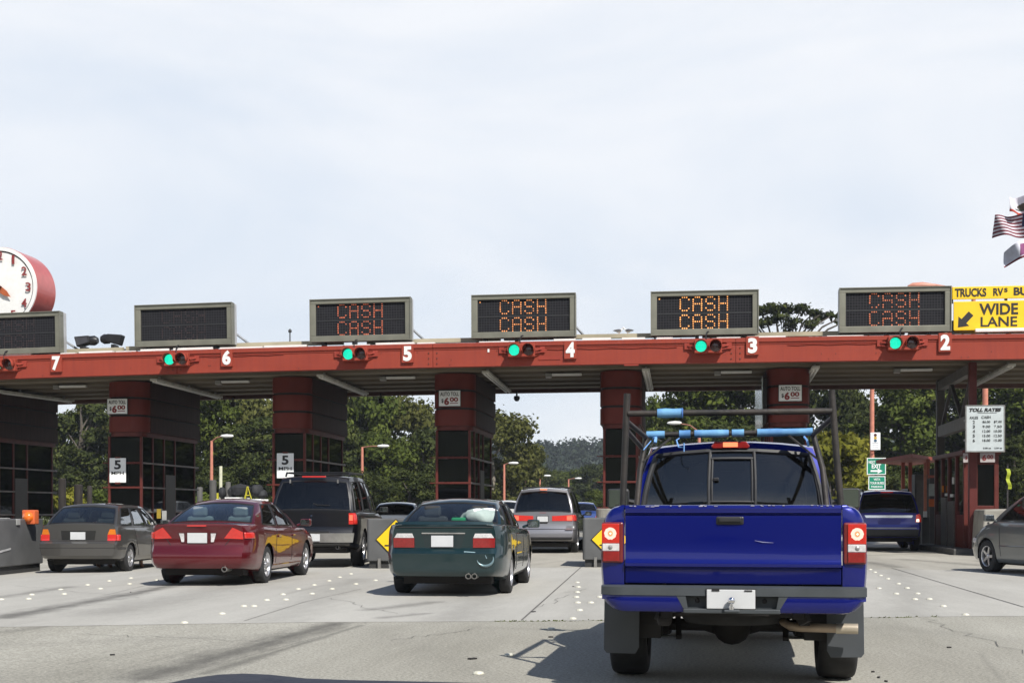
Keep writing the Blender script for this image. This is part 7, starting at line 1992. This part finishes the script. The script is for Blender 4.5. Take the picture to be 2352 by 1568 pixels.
for kind, seeds in (('broad', (1, 2, 3)), ('tall', (4, 5)), ('cypress', (6, 7, 8)), ('flat', (9,)), ('shrub', (10, 11))):
    TM[kind] = [make_tree(kind, s) for s in seeds]
_tc = {}
def tree(kind, var, u, Y, vtop, wd, leaf, label, group, name='tree', cat='tree', bark=None, rz=None):
    cm, tm_, H_ = TM[kind][var % len(TM[kind])]
    q = at(u, vtop, Y); g = gz(q.x) - .03; s = (q.z - g) / H_
    t = thing(name, label, cat, (q.x, Y, g), (u * 7.3 + Y) % 6.28 if rz is None else rz, group); t.scale = (s * wd, s * wd, s)
    k = (kind, var % len(TM[kind]), leaf.name)
    if k not in _tc:
        m = cm.copy(); m.materials.clear(); m.materials.append(leaf); _tc[k] = m
    o = bpy.data.objects.new('crown', _tc[k]); COL.objects.link(o); o.parent = t
    k2 = (kind, var % len(TM[kind]), (bark or BARK).name)
    if k2 not in _tc:
        m = tm_.copy(); m.materials.clear(); m.materials.append(bark or BARK); _tc[k2] = m
    o = bpy.data.objects.new('trunk', _tc[k2]); COL.objects.link(o); o.parent = t
    return t
GL = 'trees behind the left lanes'; GR = 'trees behind the right lanes'
# far left, between the first two booths
tree('tall', 0, 182, 92, 905, 1.0, LDARK, 'thin dark trunked tree with bare top in the leftmost gap', GL, bark=BARK)
tree('tall', 1, 212, 95, 912, .8, LOLIVE, 'thin pale trunked tree beside the bare topped one in the leftmost gap', GL, bark=BARKP)
tree('broad', 0, 150, 96, 945, .8, LMID, 'green bushy tree low at the left of the leftmost gap', GL)
tree('broad', 1, 232, 98, 958, .7, LMID, 'green bushy tree right against the booth with the 5 MPH and price signs', GL)
tree('cypress', 0, 176, 86, 1030, .9, LDARK, 'dark low conifer behind the timber posts', GL)
tree('cypress', 1, 60, 90, 960, 1.0, LDARK, 'dark conifer behind the booth at the left edge', GL)
tree('cypress', 2, 320, 92, 930, 1.0, LDARK, 'dark conifer seen through the glazing of the booth with both signs', GL)
tree('shrub', 0, 165, 60, 1122, .9, LYEL, 'bright green shrub among the timber posts', 'shrubs beyond the plaza', 'shrub', 'shrub')
tree('shrub', 1, 232, 62, 1128, .9, LMID, 'green shrub behind the wagon roof', 'shrubs beyond the plaza', 'shrub', 'shrub')
# between the second and third booth
tree('cypress', 1, 500, 84, 905, .75, LMID, 'bright green conifer with drooping branches right of the street lamp', GL)
tree('cypress', 0, 455, 90, 880, .9, LDARK, 'dark conifer behind the side wall of the booth with both signs', GL)
tree('broad', 2, 585, 98, 895, .9, LOLIVE, 'olive tree against the left of the booth behind the black SUV', GL)
tree('cypress', 2, 560, 82, 975, .9, LDARK, 'very dark tree above the black luggage', GL)
tree('cypress', 1, 640, 86, 960, 1.0, LDARK, 'dark tree seen through the glazing of the booth behind the black SUV', GL)
tree('broad', 1, 500, 80, 1075, 1.2, LDARK, 'low dark tree behind the roof luggage', GL)
tree('shrub', 1, 460, 58, 1135, 1.0, LMID, 'small shrub at the foot of the amber banded bollards', 'shrubs beyond the plaza', 'shrub', 'shrub')
# between the third and fourth booth
tree('broad', 0, 760, 100, 885, .95, LOLIVE, 'tall olive tree behind the side wall of the booth above the black SUV', GL)
tree('broad', 1, 850, 98, 902, .85, LMID, 'tall leafy tree directly above the street lamp arm', GL)
tree('broad', 2, 940, 100, 908, .80, LOLIVE, 'tall olive tree just left of the booth behind the dark green sedan', GL)
tree('broad', 0, 800, 90, 985, .95, LDARK, 'darker middle height tree left of the salmon lamp pole', GL)
tree('broad', 2, 890, 88, 1000, 1.0, LMID, 'middle height green tree right of the salmon lamp pole', GL)
tree('broad', 1, 975, 90, 990, .95, LDARK, 'dark middle height tree against the left of the booth by the green sedan', GL)
tree('broad', 1, 840, 80, 1085, 1.4, LDARK, 'low spreading tree behind the black SUV mirror', GL)
tree('broad', 0, 940, 78, 1080, 1.3, LDARK, 'low spreading tree behind the roof of the dark green sedan', GL)
# the gap with the sky
tree('broad', 2, 1132, 104, 945, 1.08, LOLIVE, 'large tree sloping down into the open sky right of a booth', GL, bark=BARKP)
tree('broad', 0, 1178, 112, 1010, .95, LOLIVE, 'rounded tree below the sloping tree beside the open sky', GL)
tree('broad', 1, 1215, 150, 1052, .9, LDARK, 'dark tree at the foot of the hill above the minivan', 'low trees in the distance')
tree('broad', 2, 1262, 165, 1082, 1.1, LDARK, 'dark tree behind the middle lamp above the minivan', 'low trees in the distance')
tree('broad', 0, 1318, 185, 1078, 1.1, LMID, 'greener tree behind the farthest street lamp', 'low trees in the distance')
tree('broad', 1, 1365, 175, 1068, 1.2, LDARK, 'dark tree against the booth left of the pickup rack', 'low trees in the distance')
tree('broad', 2, 1195, 120, 1105, 1.4, LDARK, 'low dark tree behind the left mirror of the minivan', 'low trees in the distance')
tree('broad', 0, 1290, 150, 1122, 1.6, LDARK, 'low dark tree line behind the minivan roof', 'low trees in the distance')
tree('broad', 1, 1370, 130, 1125, 1.3, LMID, 'low tree above the small bright blue car', 'low trees in the distance')
# behind the pickup and the right lanes
tree('broad', 1, 1512, 100, 915, .62, LMID, 'thin leaved tree with sky gaps right of the booth by the rack', GR, bark=BARKP)
tree('cypress', 0, 1590, 88, 868, .95, LMID, 'green cypress with a level bright branch over the pickup rack', GR)
tree('cypress', 2, 1690, 90, 850, .95, LMID, 'cypress directly behind the middle of the pickup rack', GR)
tree('cypress', 1, 1560, 84, 985, 1.0, LDARK, 'dark cypress low behind the left of the pickup rack', GR)
tree('cypress', 0, 1680, 82, 975, 1.1, LDARK, 'dark cypress low behind the pickup cab', GR)
tree('flat', 0, 1796, 92, 699, .70, LDARK, 'flat topped dark cypress standing above the canopy roof', GR, rz=0)
tree('cypress', 1, 1790, 86, 900, .9, LDARK, 'dark cypress behind the booth above the pickup', GR)
tree('broad', 0, 1905, 100, 878, .8, LDARK, 'dark tree right of the booth above the pickup', GR)
tree('broad', 2, 1965, 104, 890, .8, LDARK, 'dark leafy tree left of the salmon sign post', GR)
tree('cypress', 2, 2075, 88, 868, .95, LMID, 'green cypress with layered branches right of the salmon sign post', GR)
tree('cypress', 0, 2140, 92, 860, .9, LDARK, 'dark cypress behind the steel truss', GR)
tree('cypress', 1, 2215, 90, 865, .9, LDARK, 'dark cypress behind the red post with the toll rates', GR)
tree('cypress', 2, 2318, 86, 862, .95, LMID, 'green cypress right of the toll rates board', GR)
tree('cypress', 0, 2410, 90, 860, .9, LDARK, 'dark cypress at the right edge', GR)
tree('shrub', 0, 1915, 72, 996, 1.0, LYEL, 'yellow green bushy tree beside the right post of the pickup rack', GR)
tree('shrub', 1, 1965, 76, 1002, .95, LYEL, 'yellow green bushy tree left of the small signal sign', GR)
tree('broad', 1, 1930, 80, 1060, 1.2, LDARK, 'dark low tree under the yellow green ones', GR)
tree('broad', 0, 2030, 76, 1080, 1.3, LDARK, 'low dark tree behind the green exit signs', GR)
tree('broad', 2, 2110, 78, 1040, 1.0, LDARK, 'low dark tree behind the shelter', GR)
tree('cypress', 1, 2330, 74, 1000, .9, LDARK, 'low dark conifer behind the yellow green strip at the right', GR)
tree('broad', 1, 2250, 80, 1060, 1.1, LDARK, 'low dark tree behind the right hand booth', GR)
# far hill with its wood
m = MB(); P = []
def ridge(x): return 20 + 8.5 * math.sin((x + 150) / 85.0) * .5 + .060 * (x + 90) + 2 * math.sin(x / 23.0)
for j in range(9):
    yy = 330 + 25 * j; k = min(1, max(0, (yy - 330) / 170)); k = k * k * (3 - 2 * k); row = []
    for i in range(61):
        x = -280 + 11 * i; fade = 1.0; row.append((x, yy, -1 + max(0, ridge(x)) * k))
    P.append(row)
m.grid(P); tag(m.build('hill', mat('hill_scrub', (.03, .042, .03), .95, var=.3, scale=.05), smooth=60), kind='structure')
cl = []
rgh = random.Random(5)
for i in range(420):
    u = rgh.uniform(1130, 1560); yy = rgh.uniform(340, 505); q = at(u, 1100, yy); k = (yy - 330) / 170; k = k * k * (3 - 2 * k); z = -1 + max(0, ridge(q.x)) * k; s = rgh.uniform(2.4, 4.6)
    cl.append((q.x, yy, z + s * .5, s, s, s * .75))
V, F = leaves(cl, 15000, 1.0, 77, .3, 1.4)
c = MB(); c.v = [tuple(p) for p in V]; c.f = F; o = c.build('wood', LFAR); soft(o.data, leaves.nrm); tag(o, 'blue green wooded hillside in the distance under the open sky', 'wood', kind='stuff')
# rough ground cover at the foot of the trees
cl = []
for i in range(520):
    u = rgh.uniform(-60, 2480)
    yy = rgh.uniform(64, 82)
    q = at(u, 1180, yy)
    if -14.5 < q.x + .085 * (yy - 30) < 12 and 1130 < u < 1480: continue
    s = rgh.uniform(.5, 1.1); cl.append((q.x, yy, gz(q.x) + s * .45, s * 1.3, s * 1.3, s * .7))
V, F = leaves(cl, 16000, .26, 78, .3)
c = MB(); c.v = [tuple(p) for p in V]; c.f = F; o = c.build('undergrowth', LDARK); soft(o.data, leaves.nrm); tag(o, 'low dark undergrowth along the foot of the trees', 'undergrowth', kind='stuff')

# dark slope added behind the camera to block low sky and darken car reflections
m = MB(); P = []
for j in range(14):
    k = j / 13.0; row = []
    for i in range(41):
        x = -300 + 15 * i; row.append((x, -38 - 120 * k, -1 + (46 + 5 * math.sin(x / 17.0) + 3 * math.sin(x / 6.1 + j)) * k ** .8 + rgh.uniform(-1, 1)))
    P.append(row)
m.grid(P); tag(m.build('hill', mat('reflection_blocker', (.018, .024, .012), .95, col2=(.06, .07, .03), scale=.25)), kind='structure')  # added light blocker, no slope stands here

# the light sea haze that pales the far trees and the hill
m = MB(); m.bx(-420, 420, -165, 560, -9, 62)
hz = bpy.data.materials.new('haze'); hz.use_nodes = True; t = hz.node_tree; t.nodes.clear()
v_ = N(t, 'ShaderNodeVolumePrincipled'); v_.inputs['Color'].default_value = (.80, .87, .96, 1); v_.inputs['Density'].default_value = .00036; v_.inputs['Anisotropy'].default_value = .2
o_ = N(t, 'ShaderNodeOutputMaterial'); LK(t, v_.outputs[0], o_.inputs['Volume'])
HAZE = tag(m.build('haze', hz), 'thin pale haze over the distant hill and trees', kind='stuff')
